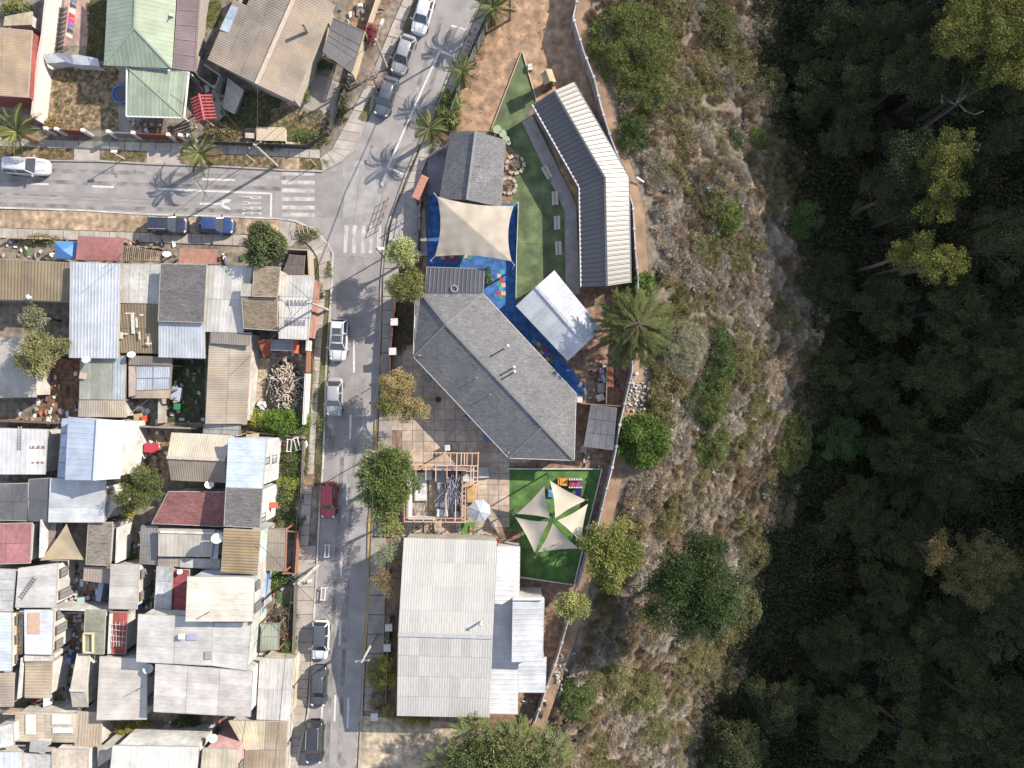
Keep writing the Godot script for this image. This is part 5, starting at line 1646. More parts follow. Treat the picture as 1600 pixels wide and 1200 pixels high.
# ---------------------------------------------------------------- houses north of the side street
func north_block():
	var brown = C(182, 164, 142)
	lean("tan fibre cement roofed house at the top corner, beside the tall white wall", "corr", "h", C(190, 168, 144), [-40, 40, 50, 48, 43.5, 152, -40, 147], [3.6, 3.3, 3.3, 3.6], {"wall": C(178, 96, 84), "pitch": 0.2, "amp": 0.018, "inset": 0.05})
	lean("sandy flat roof strip behind the tan roofed corner house", "flat", "v", C(206, 190, 160), [8, 26, 50, 18, 49, 38, 6, 40], 2.6, {"name": "lean_to", "cat": "lean-to", "nc": 3})
	wall_line("garden_wall", "tall white garden wall with sunlit face west of the dry yard", "wall", [98, -20, 92, 30, 88, 70, 82, 102, 72, 196], 2.3, 0.16, mat(C(240, 228, 220), 0.9, "blotch", 0.3), 0.0, null, mat(C(232, 214, 206), 0.9, "blotch", 0.3))
	# white cloth screen
	var mb = MB.new()
	var pts = pline([86, 97, 100, 95, 115, 96, 128, 99, 140, 98, 155, 101, 168, 103])
	for i in pts.size() - 1:
		var d = Vector3(0, 0, 0.75 + 0.12 * sin(i * 2.0))
		var e = Vector3(0, 0, 0.75 + 0.12 * sin((i + 1) * 2.0))
		mb.quad(pts[i] + Vector3(0, 1.9, 0), pts[i + 1] + Vector3(0, 1.9 + 0.1 * sin(i), 0), pts[i + 1] + e + Vector3(0, 1.5, 0), pts[i] + d + Vector3(0, 1.5, 0))
		mb.quad(pts[i] + d + Vector3(0, 1.5, 0), pts[i + 1] + e + Vector3(0, 1.5, 0), pts[i + 1] + e * 0.9, pts[i] + d * 0.9)
	solo("cloth_screen", mb, mat(C(226, 228, 236), 0.9, "blotch", 0.4), "wavy white cloth screen across the yard of the green roofed house", "screen")
	# green metal house
	var t = thing("house", "pale green metal hip roofed house with the translucent side roof", "house")
	var r = Node3D.new()
	r.name = "roof"
	t.add_child(r)
	var a = P(171, -60, 3.2); var b = P(162.6, 102, 3.2); var c = P(269, 107, 3.2); var d = P(279, -60, 3.2)
	var k = P(210, 43.6, 4.6); var k2 = P(214, -60, 4.6)
	var g1 = tones(C(176, 190, 166), "rib", "h")
	var gv = tones(C(172, 186, 162), "rib", "v")
	var ro = {"pitch": 0.45, "amp": 0.013, "sl": 12.0}
	roof_poly(r, [a, b, k, k2], "rib", g1, ro)
	roof_poly(r, [c, d, k2, k], "rib", g1, ro)
	roof_poly(r, [b, c, k], "rib", gv, ro)
	mb = MB.new()
	for e in [[k, k2], [k, b], [k, c]]: mb.bar(e[0] + Vector3(0, 0.06, 0), e[1] + Vector3(0, 0.06, 0), 0.16, 0.05)
	put("ridge_cap", mb, mat(C(160, 174, 152), 0.5), r)
	walls(t, [a, b, c, d], mat(C(205, 195, 180), 0.9, "blotch", 0.2), 0.4)
	mb = MB.new()
	mb.box(P(268, 24, 3.5), Vector3(0.3, 0.3, 0.25))
	mb.tube([P(268, 24, 3.4), P(268, 24, 4.0)], [0.06, 0.06])
	put("chimney", mb, mat(C(225, 225, 222), 0.7), t)
	t = thing("porch", "pale green hip roofed porch with white gutter south of the green house", "porch")
	r = Node3D.new()
	r.name = "roof"
	t.add_child(r)
	a = P(201, 106, 2.6); b = P(295, 112.6, 2.6); c = P(290, 186, 2.6); d = P(197.6, 181.7, 2.6)
	a.y += 0.35; c.y += 0.35
	roof_poly(r, [b, a, c], "rib", gv, ro)
	roof_poly(r, [d, c, a], "rib", gv, ro)
	mb = MB.new()
	mb.bar(a + Vector3(0, 0.06, 0), c + Vector3(0, 0.06, 0), 0.16, 0.05)
	put("ridge_cap", mb, mat(C(160, 174, 152), 0.5), r)
	posts(t, [a, b, c, d], mat(C(225, 222, 216), 0.8))
	mb = MB.new()
	for e in [[a, b], [b, c], [c, d], [d, a]]: mb.bar(e[0] + Vector3(0, -0.03, 0), e[1] + Vector3(0, -0.03, 0), 0.14, 0.14)
	put("gutter", mb, mat(C(236, 236, 234), 0.5), t)
	lean("brownish translucent patio roof with pale battens beside the green house", "clear", "h", C(150, 132, 132), [280, -30, 313, -30, 304, 111.6, 271, 107], [2.9, 2.6, 2.6, 2.9], {"open": true, "pitch": 0.15, "amp": 0.012, "sw": 1.9, "sl": 3.0})
	wall_line("garden_wall", "grey block wall between the translucent patio and the big brown roof", "wall", [329, -20, 318, 60, 312, 122], 1.9, 0.15, mat(C(176, 170, 164), 0.9, "blotch", 0.3))
	# pool under the porch
	t = thing("pool", "round blue paddling pool half under the green porch", "pool", P(193, 150))
	mb = MB.new()
	mb.cyl(Vector3(0, 0.02, 0), 0.85, 0.88, 0.45, 22)
	put("basin", mb, mat(C(50, 60, 80), 0.3), t)
	put("rim", ring(Vector3(0, 0.42, 0), 0.9, 0.1), mat(C(40, 120, 200), 0.5), t, true)
	# red tiled canopy
	t = thing("gate_canopy", "small red tiled gable canopy beside the green porch", "canopy", P(319, 170, 2.3) * Vector3(1, 0, 1))
	for s in [-1.0, 1.0]:
		for row in 5:
			var st = MB.new()
			for q in 8:
				var z = -1.3 + (q + 0.5) * 0.33
				var x0: float = s * (0.02 + row * 0.2)
				st.tube([Vector3(x0, 2.75 - row * 0.09 + 0.02, z), Vector3(x0 + s * 0.24, 2.75 - (row + 1) * 0.09 + 0.05, z)], [0.12, 0.14], 6)
			put("tile_course", st, mat([C(198, 90, 92), C(184, 80, 84), C(206, 100, 98)][row % 3], 0.85, "blotch", 0.8), t)
	mb = MB.new()
	mb.bar(Vector3(0, 2.86, -1.35), Vector3(0, 2.86, 1.35), 0.16, 0.1)
	put("ridge_cap", mb, mat(C(206, 106, 106), 0.85), t)
	for z in [-1.2, 1.2]:
		mb = MB.new()
		mb.box(Vector3(0.0, 1.3, z), Vector3(0.16, 2.6, 0.16))
		put("post", mb, mat(C(190, 150, 140), 0.8), t)
	t.rotation.y = 0.2
	# street fence of the green house
	t = thing("street_fence", "street fence of white pillars and brick red panels in front of the dry yard", "fence")
	var px = [88, 104, 144.5, 183, 221, 275, 293, 306]
	for i in px.size():
		var y = 204.5 + (px[i] - 88) * 0.05
		mb = MB.new()
		mb.box(P(px[i], y + 5) + Vector3(0, 0.95, 0), Vector3(0.32, 1.9, 0.32))
		put("pillar", mb, mat(C(238, 236, 232), 0.85, "blotch", 0.4), t)
		if i < px.size() - 1:
			var red: bool = i in [0, 1, 4, 5]
			mb = MB.new()
			var p0 = P(px[i] + 3, y + 5.1)
			var p1 = P(px[i + 1] - 3, y + 5.1 + (px[i + 1] - px[i]) * 0.05)
			var nb = int(p0.distance_to(p1) / 0.22)
			for j in nb: mb.box(p0.lerp(p1, (j + 0.5) / nb) + Vector3(0, 0.85, 0), Vector3(0.19 if red else 0.05, 1.6, 0.06))
			mb.bar(p0 + Vector3(0, 1.6, 0), p1 + Vector3(0, 1.6, 0), 0.08, 0.08)
			put("panel", mb, mat(C(150, 74, 58) if red else C(150, 150, 150), 0.8, "blotch", 0.4), t)
	# washing line
	t = thing("washing_line", "washing line with small dark, red and white clothes over the pink path", "washing line", P(124, 34))
	var wa = P(128, -6) - P(124, 34) + Vector3(0, 1.8, 0)
	var wb = P(119, 70) - P(124, 34) + Vector3(0, 1.8, 0)
	mb = MB.new()
	mb.tube([wa, wb], [0.012, 0.012], 4)
	for e in [wa, wb]: mb.tube([Vector3(e.x, -0.0, e.z), e], [0.03, 0.03], 6)
	put("line", mb, mat(C(180, 180, 180), 0.6), t)
	var cols = [C(60, 66, 80), C(226, 226, 230), C(90, 110, 150), C(60, 66, 80), C(230, 228, 226), C(206, 50, 70), C(220, 60, 130), C(90, 110, 180), C(60, 70, 70), C(200, 200, 200)]
	for i in 10:
		var p = wa.lerp(wb, (i + 0.5) / 10.0)
		mb = MB.new()
		var w = rng.randf_range(0.16, 0.24)
		mb.quad(p + Vector3(0, 0, -w), p + Vector3(0, 0, w), p + Vector3(0.3, -0.55, w * 0.9), p + Vector3(0.3, -0.6, -w * 0.9))
		mb.quad(p + Vector3(0, 0, -w), p + Vector3(0, 0, w), p + Vector3(-0.12, -0.45, w * 0.9), p + Vector3(-0.12, -0.5, -w * 0.9))
		put("garment", mb, mat(cols[i], 0.95, "blotch", 0.6), t)
	# big grey brown roof
	t = thing("house", "large grey brown fibre cement gable roofed house on the street corner", "house")
	r = Node3D.new()
	r.name = "roof"
	t.add_child(r)
	var ms = tones(C(176, 162, 148), "corr", "h")
	var A = P(324.4, 93.5, 3.0); var B = P(401, 131.8, 4.3); var D = P(458.3, 159.4, 3.0)
	var up = P(443, 36, 4.3) - B
	var A2 = A + up
	roof_face(r, A, A + up, B + up, B, "corr", ms, {"pitch": 0.24, "amp": 0.024, "sl": 2.3, "sw": 1.05})
	roof_face(r, D, D + up, B + up, B, "corr", ms, {"pitch": 0.24, "amp": 0.024, "sl": 2.3, "sw": 1.05})
	var F2 = P(399, 0, 3.0) - P(387, 18, 3.0)
	var up2 = up * 0.6
	roof_face(r, A2.lerp(B + up, 0.26), A2.lerp(B + up, 0.26) + up2, B + up + up2, B + up, "corr", ms, {"pitch": 0.24, "amp": 0.024, "sl": 2.3, "sw": 1.05})
	roof_face(r, D + up, D + up + up2, B + up + up2, B + up, "corr", ms, {"pitch": 0.24, "amp": 0.024, "sl": 2.3, "sw": 1.05})
	mb = MB.new()
	mb.bar(B + Vector3(0, 0.09, 0), B + up + up2 + Vector3(0, 0.09, 0), 0.42, 0.06)
	put("ridge_cap", mb, mat(C(214, 196, 180), 0.85, "blotch", 0.4), r)
	walls(t, [A, B, D, D + up + up2, B + up + up2, A + up + up2], mat(C(210, 200, 186), 0.9, "blotch", 0.2), 0.4)
	pipe("tall grey stove pipe with dark opening on the large brown roof", 479, 47, 3.9, 1.5, 0.16, C(176, 172, 168), false)
	lean("light blue sheet roof attached to the eave of the large brown roof", "flat", "v", C(200, 216, 236), [361.6, 8, 387, 18, 368, 55, 343.6, 45.7], [3.15, 3.3, 3.3, 3.15], {"name": "lean_to", "cat": "lean-to", "nc": 2, "nr": 2})
	lean("dark grey translucent carport roof with pale battens east of the large brown house", "clear", "v", C(136, 133, 132), [521, 28, 570, 50, 550, 114, 505, 81], 2.5, {"open": true, "pitch": 0.16, "amp": 0.012, "sw": 1.5, "sl": 1.6, "pm": mat(C(196, 180, 150), 0.8)})
	wall_line("garden_wall", "low cream garden wall along the eave of the large brown house", "wall", [520, 40, 498, 88, 470, 160, 452, 165], 0.9, 0.14, mat(C(216, 196, 166), 0.9, "blotch", 0.3))
	wall_line("garden_wall", "cream street wall with thin grille east of the carport", "wall", [600, -16, 572, 66, 555, 126, 548, 124], 1.3, 0.14, mat(C(220, 200, 172), 0.9, "blotch", 0.3))
	wall_line("garden_fence", "dark wire fence along the corner of the brown house's yard", "fence", [548, 130, 515, 212, 482, 232, 335, 226], 1.2, 0.04, mat(C(90, 86, 80), 0.8), 1.8)
	wall_line("shed_wall", "roofless grey concrete shed beside the red tiled canopy", "wall", [320, 98, 318, 128, 346, 148, 354, 128, 330, 112], 1.8, 0.14, mat(C(176, 170, 162), 0.9, "blotch", 0.3))
	lean("cracked grey concrete slab roof between the shed and the dark lawn", "flat", "v", C(190, 184, 174), [356, 122, 381, 141, 366, 178, 348, 168], 1.0, {"name": "store", "cat": "store", "wall": C(170, 164, 156)})
	patch("driveway", [330, 140, 352, 150, 352, 180, 340, 190, 334, 186], 0.03, mat(C(190, 184, 174), 0.9, "fine", 0.2))
	for q in [[402, 200, 446, 221, "long beige concrete box at the street edge of the corner yard", 0.7], [384, 208, 398, 216, "small beige concrete box beside the long one", 0.5], [446, 221, 468, 228, "low grey slab by the street fence of the corner yard", 0.25]]:
		mb = MB.new()
		mb.prism(px_poly([q[0], q[1], q[2], q[1] + 1, q[2], q[3], q[0], q[3] - 1], 0.5), 0.0, q[5])
		mb.prism(px_poly([q[0] - 0.6, q[1] - 0.6, q[2] + 0.6, q[1] + 0.4, q[2] + 0.6, q[3] + 0.6, q[0] - 0.6, q[3] - 0.4], 0.5), q[5] + 0.002, q[5] + 0.06)
		solo("concrete_box", mb, mat(C(214, 198, 172), 0.9, "blotch", 0.4), q[4], "planter box")
	t = thing("scrap_heap", "heap of weathered scrap planks behind the street wall north of the red bush", "scrap heap", P(588, 12))
	for k2_ in 9:
		mb = MB.new()
		var p = Vector3(rng.randfn() * 0.3, 0, -0.6 + k2_ * 0.15)
		mb.bar(p + Vector3(-0.5, 0.15 + 0.03 * k2_, rng.randfn() * 0.3), p + Vector3(0.5, 0.15, rng.randfn() * 0.3), 0.09, 0.05)
		put("plank", mb, mat(C(150, 140, 128), 0.9), t)

# ---------------------------------------------------------------- the dense rows south of the side street
func row_houses():
	var corr = {"pitch": 0.31, "amp": 0.030, "sl": 3.2}
	var ribo = {"pitch": 0.31, "amp": 0.021, "sl": 12.0}
	var wide = {"pitch": 0.42, "amp": 0.018, "sl": 12.0}
	# front row
	lean("ochre brown corrugated roofed house at the west end of the front row", "corr", "v", C(158, 142, 116), [-60, 401, 110, 411, 108, 471, -60, 466], [3.6, 3.6, 2.9, 2.9], {"pitch": 0.31, "amp": 0.042, "sl": 4.5})
	lean("bluish white ribbed metal roofed house in the front row, next to the red canopy", "rib", "v", C(216, 222, 234), [110, 409, 187, 412, 184, 560, 108, 559], [4.3, 4.3, 3.3, 3.3], {"pitch": 0.31, "amp": 0.030, "sl": 12.0})
	lean("plain cream panel roofed house between the white ribbed and the dark shingle roofs", "flat", "v", C(224, 220, 212), [187, 412, 251, 412.5, 247, 474, 185, 473], [3.9, 3.9, 3.4, 3.4], {"nc": 4, "nr": 1})
	var pt = lean("patched brown corrugated roof with white repair strips below the cream roof", "corr", "v", C(150, 134, 108), [173, 475, 248, 475, 247, 552, 184, 551], [3.3, 3.3, 2.8, 2.8], {"pitch": 0.3, "amp": 0.036, "sl": 3.0, "inset": 0.25})
	var patches = [[206, 475, 9, 60], [193, 488, 26, 3], [214, 490, 5, 28], [184, 515, 14, 18], [219, 490, 10, 4], [219, 513, 4, 22], [226, 535, 18, 3.5], [233, 520, 3, 26], [190, 520, 16, 3]]
	for q in patches:
		var mb = MB.new()
		var p = P(q[0] + q[2] * 0.5 - 3, q[1] + q[3] * 0.5, 3.25)
		mb.box(p, Vector3(minf(q[2], 26) * 0.035, 0.03, q[3] * 0.034) * 1.0 + Vector3(0.04, 0, 0.04), Basis(Vector3.RIGHT, 0.09))
		put("repair_strip", mb, mat(C(226, 220, 210), 0.9, "blotch", 0.5), pt)
	lean("dark grey shingle roofed house in the middle of the front row", "shingle", "v", C(124, 121, 122), [251, 412, 323, 413, 318.5, 504, 247, 502], [4.9, 4.9, 4.3, 4.3], {"wall": C(236, 232, 226)})
	lean("pale blue ribbed metal roof behind the dark shingle roof of the front row", "rib", "v", C(210, 216, 226), [248, 504, 319, 505, 320, 560, 248, 558], [3.9, 3.9, 3.3, 3.3], ribo)
	lean("off-white sheet roofed house just west of the brown shingle roof", "rib", "v", C(222, 219, 213), [323, 415, 395, 416, 380, 520, 318, 518], [4.2, 4.2, 3.6, 3.6], {"pitch": 0.55, "amp": 0.012, "sl": 4.0, "wall": C(232, 228, 220)})
	lean("tan brown shingle roofed house with raised step, beside the round tree", "shingle", "v", C(166, 150, 128), [397, 416, 438, 417.5, 433.5, 464, 394, 463], [5.0, 5.0, 5.0, 5.0], {"wall": C(222, 212, 196)})
	lean("lower brown shingle roof behind the raised tan one on the front row", "shingle", "v", C(152, 136, 114), [377.5, 466, 434, 465.5, 433, 516.5, 381, 513], [4.7, 4.7, 4.2, 4.2], {"wall": C(222, 212, 196)})
	lean("small pale flat roof box notched into the brown shingle roof", "flat", "v", C(206, 196, 184), [378, 443, 395, 444, 394, 463, 376, 462], 4.9, {"name": "roof_box", "cat": "roof box"})
	var t = lean("white flat roofed corner house with two dark skylight strips", "rib", "v", C(226, 224, 220), [437, 429.5, 491, 430.5, 481.5, 531, 435.5, 529], [3.7, 3.7, 3.4, 3.4], {"pitch": 0.4, "amp": 0.012, "sl": 2.4, "wall": C(196, 150, 134)})
	for y in [468.5, 499.5]:
		for k in 5:
			var mb = MB.new()
			mb.box(P(449 + 6.6 * k - (y - 468) * 0.05, y + 5, 3.68 - (y - 430) * 0.003), Vector3(0.36, 0.06, 0.58))
			put("skylight", mb, mat(C(132, 132, 134), 0.3), t)
	lean("pinkish red flat canopy at the pavement in front of the white ribbed roof", "flat", "v", C(186, 124, 122), [122, 369, 192, 372, 188, 407.5, 118, 406], [2.7, 2.7, 2.9, 2.9], {"open": true, "name": "canopy", "cat": "canopy"})
	lean("orange pink flat canopy in front of the dark shingle roof", "flat", "v", C(184, 134, 116), [280.5, 388, 340, 390, 338, 413, 279, 412], [2.6, 2.6, 2.7, 2.7], {"open": true, "name": "canopy", "cat": "canopy"})
	# blue tarpaulin
	t = thing("tarpaulin", "bright blue tarpaulin tent beside the pinkish canopy", "tarpaulin")
	var q4 = [P(85, 377, 1.9), P(121, 378, 2.0), P(119, 405, 2.2), P(87, 404, 2.2)]
	var pk = P(98, 391, 2.7)
	var mb2 = MB.new()
	for i in 4: mb2.tri(pk, q4[i], q4[(i + 1) % 4])
	put("sheet", mb2, mat(C(92, 150, 222), 0.6, "blotch", 0.3, "", 0.03, {"backlight_enabled": true, "backlight": Color(0.3, 0.3, 0.3)}), t)
	posts(t, q4, mat(C(150, 130, 110), 0.8))
	# timber lattice pergola
	t = thing("pergola", "weathered grey slatted pergola in front of the cream roof", "pergola")
	for k in 20:
		var mb = MB.new()
		mb.bar(P(193 + 3.1 * k, 383 + 0.5 * k, 2.4), P(191 + 3.1 * k, 408, 2.4), 0.09, 0.04)
		put("slat", mb, mat([C(160, 144, 128), C(140, 126, 112), C(172, 156, 140)][k % 3], 0.9, "blotch", 0.5), t)
	posts(t, [P(193, 384, 2.3), P(253, 394, 2.3), P(251, 409, 2.3), P(191, 407, 2.3)], mat(C(130, 116, 100), 0.9))
	dish("white satellite dish in the front yard between the two canopies", 264, 399, 2.0, 0.42)
	pipe("small white roof cowl on the ochre brown roof near its eave", 48, 465, 3.0, 0.4, 0.14, C(230, 230, 230))
	dish("white satellite dish at the south eave of the white ribbed roof", 139, 563, 3.2, 0.4)
	dish("white satellite dish at the south eave of the patched brown roof", 209, 555, 2.9, 0.4)
	wall_line("garden_wall", "grey garden wall around the dark corner court by the round tree", "wall", [450, 394, 489, 396, 491, 434], 2.0, 0.14, mat(C(190, 178, 164), 0.9, "blotch", 0.3))
	lean("dark violet grey carport sheet in the corner court behind the round tree", "flat", "v", C(116, 106, 106), [452, 398, 476, 400, 474, 429, 440, 428], 2.0, {"open": true, "name": "carport", "cat": "carport", "nc": 3, "nr": 2})
	wall_line("street_wall", "orange red boundary wall beside the white corner house", "wall", [492, 462, 487, 530], 1.8, 0.16, mat(C(192, 106, 88), 0.9, "blotch", 0.3))
	wall_line("street_wall", "white boundary wall of the firewood yard along the pavement", "wall", [487, 532, 486, 549], 1.8, 0.16, mat(C(238, 236, 232), 0.9, "blotch", 0.3))
	wall_line("street_gate", "rusty gate between the two white walls of the firewood yard", "gate", [486, 550, 485, 582], 1.7, 0.07, mat(C(172, 120, 96), 0.8, "blotch", 0.3))
	wall_line("street_wall", "long white boundary wall from the rusty gate to the bright hedge", "wall", [485, 584, 481, 662], 1.8, 0.18, mat(C(240, 238, 234), 0.9, "blotch", 0.3))
	wall_line("garden_fence", "low stone edge with pots in front of the red and orange canopies", "fence", [20, 374, 84, 375], 0.8, 0.1, mat(C(176, 160, 140), 0.9, "blotch", 0.3), 1.7)
	wall_line("garden_fence", "timber picket fence between the canopies of the front row", "fence", [192, 374, 214, 388, 256, 390], 1.1, 0.08, mat(C(170, 150, 132), 0.9, "blotch", 0.3), 0.8)
	# second row
	lean("pale grey fibre cement roof beneath the yellowish tree", "corr", "v", C(206, 200, 192), [-40, 526, 50, 528, 56.5, 620.5, -40, 622], [3.2, 3.2, 2.7, 2.7], {"pitch": 0.22, "amp": 0.021, "sl": 3.0})
	lean("olive grey sheet porch roof below the white ribbed house", "rib", "v", C(172, 174, 162), [125, 561, 176, 558, 175, 624.5, 124, 624], [2.8, 2.8, 2.5, 2.5], {"open": true, "name": "porch_roof", "cat": "porch", "pitch": 0.9, "amp": 0.012, "sl": 12.0})
	lean("narrow bluish ribbed strip roof beside the olive grey porch", "rib", "v", C(200, 208, 216), [176.5, 558, 196.5, 556, 195.5, 625, 175.5, 624.5], [2.85, 2.85, 2.55, 2.55], {"open": true, "name": "porch_roof", "cat": "porch", "pitch": 0.3, "amp": 0.024, "sl": 12.0})
	lean("beige ribbed shed roof south of the olive grey porch", "corr", "v", C(206, 196, 184), [124, 626, 195, 626, 197, 652, 122, 651], [2.6, 2.6, 2.3, 2.3], {"pitch": 0.25, "amp": 0.024, "name": "shed", "cat": "shed"})
	lean("blue and white translucent patchwork patio roof", "clear", "v", C(196, 204, 216), [213, 572, 268, 572, 266, 608, 213, 610], [2.5, 2.5, 2.3, 2.3], {"open": true, "pitch": 0.22, "amp": 0.018, "sl": 1.4, "sw": 0.8})
	lean("grey brown corrugated strip above the translucent patchwork patio", "corr", "v", C(156, 146, 138), [201, 556, 269, 558, 268, 571, 201, 570], [2.8, 2.8, 2.6, 2.6], {"open": true, "pitch": 0.25, "amp": 0.024, "sl": 3.0})
	lean("pinkish sheet at the west edge of the translucent patchwork patio", "flat", "v", C(192, 174, 166), [201, 571, 213, 572, 211, 618, 201, 620], 2.5, {"open": true})
	lean("tan sheet strip along the south edge of the patchwork patio", "corr", "v", C(200, 184, 164), [213, 611, 266, 609, 265, 622, 205, 622], [2.35, 2.35, 2.2, 2.2], {"open": true, "pitch": 0.25, "amp": 0.018})
	lean("long tan fibre cement roofed house beside the firewood yard", "corr", "h", C(190, 178, 162), [327.6, 519.7, 393.5, 519.7, 385, 662, 321, 662], [3.2, 2.8, 2.8, 3.2], {"pitch": 0.25, "amp": 0.024, "sw": 1.1, "sl": 2.2, "tc": C(206, 170, 160)})
	lean("grey weathered strip roof at the head of the long tan roof", "corr", "v", C(160, 150, 140), [330, 518, 392, 520, 391, 540, 329, 536], [3.6, 3.6, 3.45, 3.45], {"pitch": 0.25, "amp": 0.018, "name": "lean_to", "cat": "lean-to"})
	lean("bluish striped translucent awning at the south end of the long tan roof", "clear", "v", C(196, 200, 202), [319, 663, 376, 664, 374, 679, 318, 677], [2.6, 2.6, 2.4, 2.4], {"open": true, "name": "awning", "cat": "awning", "pitch": 0.45, "amp": 0.018})
	wall_line("garden_wall", "white wall along the east side of the long tan roof", "wall", [402, 530, 396, 560], 2.0, 0.14, mat(C(232, 226, 216), 0.9, "blotch", 0.3))
	# firewood yard
	lean("small grey ribbed shed roof at the head of the firewood yard", "rib", "h", C(150, 154, 162), [424, 531, 458, 532, 457, 548, 423, 547], 2.2, {"name": "shed", "cat": "shed", "pitch": 0.22, "amp": 0.024})
	lean("tilted rust red sheet roof at the north west corner of the firewood yard", "corr", "v", C(178, 92, 70), [402, 532, 424, 530, 425, 550, 412, 558], [2.6, 2.2, 1.4, 1.5], {"open": true, "name": "sheet_shelter", "cat": "shelter", "pitch": 0.2, "amp": 0.024})
	var mb3 = MB.new()
	mb3.tube([P(463, 531, 1.9), P(461, 552, 1.9)], [0.35, 0.35], 12)
	solo("rusty_barrel", mb3, mat(C(196, 92, 62), 0.7, "blotch", 0.5), "orange rusty barrel lying on the end of the small grey shed roof", "barrel")
	var wood = thing("firewood_heap", "big loose heap of split firewood in the walled yard", "firewood heap", P(447, 604))
	var wm = [mat(C(206, 192, 176), 0.95, "streak", 0.8), mat(C(178, 158, 140), 0.95, "streak", 0.8), mat(C(150, 132, 118), 0.95, "streak", 0.8), mat(C(222, 208, 196), 0.95, "streak", 0.8), mat(C(120, 104, 94), 0.95)]
	var core = MB.new()
	for j in 8:
		for i in 16:
			var f = func(u: int, v: int) -> Vector3:
				var a = TAU * u / 16.0
				var q = v / 8.0
				return Vector3(cos(a) * q * 1.75, 1.1 * (1.0 - q * q), sin(a) * q * 2.9)
			core.quad(f.call(i, j), f.call(i, j + 1), f.call(i + 1, j + 1), f.call(i + 1, j))
	put("core", core, mat(C(96, 84, 74), 0.95, "dirt", 0.5), wood)
	var bits = []
	for k in 5:
		var mb = MB.new()
		for i in 5:
			var a = TAU * i / 5.0
			var b = TAU * (i + 1) / 5.0
			mb.quad(Vector3(-0.3, cos(a) * 0.08, sin(a) * 0.06), Vector3(0.3, cos(a) * 0.07, sin(a) * 0.065), Vector3(0.3, cos(b) * 0.07, sin(b) * 0.065), Vector3(-0.3, cos(b) * 0.08, sin(b) * 0.06))
			mb.tri(Vector3(-0.3, 0, 0), Vector3(-0.3, cos(a) * 0.08, sin(a) * 0.06), Vector3(-0.3, cos(b) * 0.08, sin(b) * 0.06))
			mb.tri(Vector3(0.3, 0, 0), Vector3(0.3, cos(a) * 0.07, sin(a) * 0.065), Vector3(0.3, cos(b) * 0.07, sin(b) * 0.065))
		bits.append(mb.mesh())
	for k in 300:
		var a = rng.randf() * TAU
		var q = sqrt(rng.randf())
		var o = put("log", bits[k % 5], wm[[0, 1, 2, 3, 1, 0, 4, 3][rng.randi() % 8]], wood)
		o.position = Vector3(cos(a) * q * 1.8, 1.16 * (1.0 - q * q) + rng.randf_range(0.02, 0.16), sin(a) * q * 2.9)
		o.basis = Basis(Vector3.UP, rng.randf() * TAU) * Basis(Vector3.FORWARD, rng.randfn() * 0.35)
		o.scale = Vector3(rng.randf_range(0.5, 1.1), 1.0, 1.0) * rng.randf_range(0.8, 1.3)
	var beam = MB.new()
	beam.bar(P(417, 618) + Vector3(0, 0.3, 0), P(429, 588) + Vector3(0, 0.8, 0), 0.14, 0.08)
	solo("plank", beam, mat(C(206, 194, 180), 0.9, "streak", 0.6), "long pale plank leaning on the west flank of the firewood heap", "plank")
	var bag = MB.new()
	for k in 7: bag.box(P(411 + rng.randfn() * 3, 634 + rng.randfn() * 3) + Vector3(0, 0.25, 0), Vector3(0.5, 0.5, 0.5) * rng.randf_range(0.6, 1.1), rot())
	solo("rubble_sack", bag, mat(C(222, 226, 232), 0.8, "blotch", 0.6), "pale plastic sacks at the foot of the firewood heap by the hedge", "sack")
	rows_south(corr, ribo, wide)

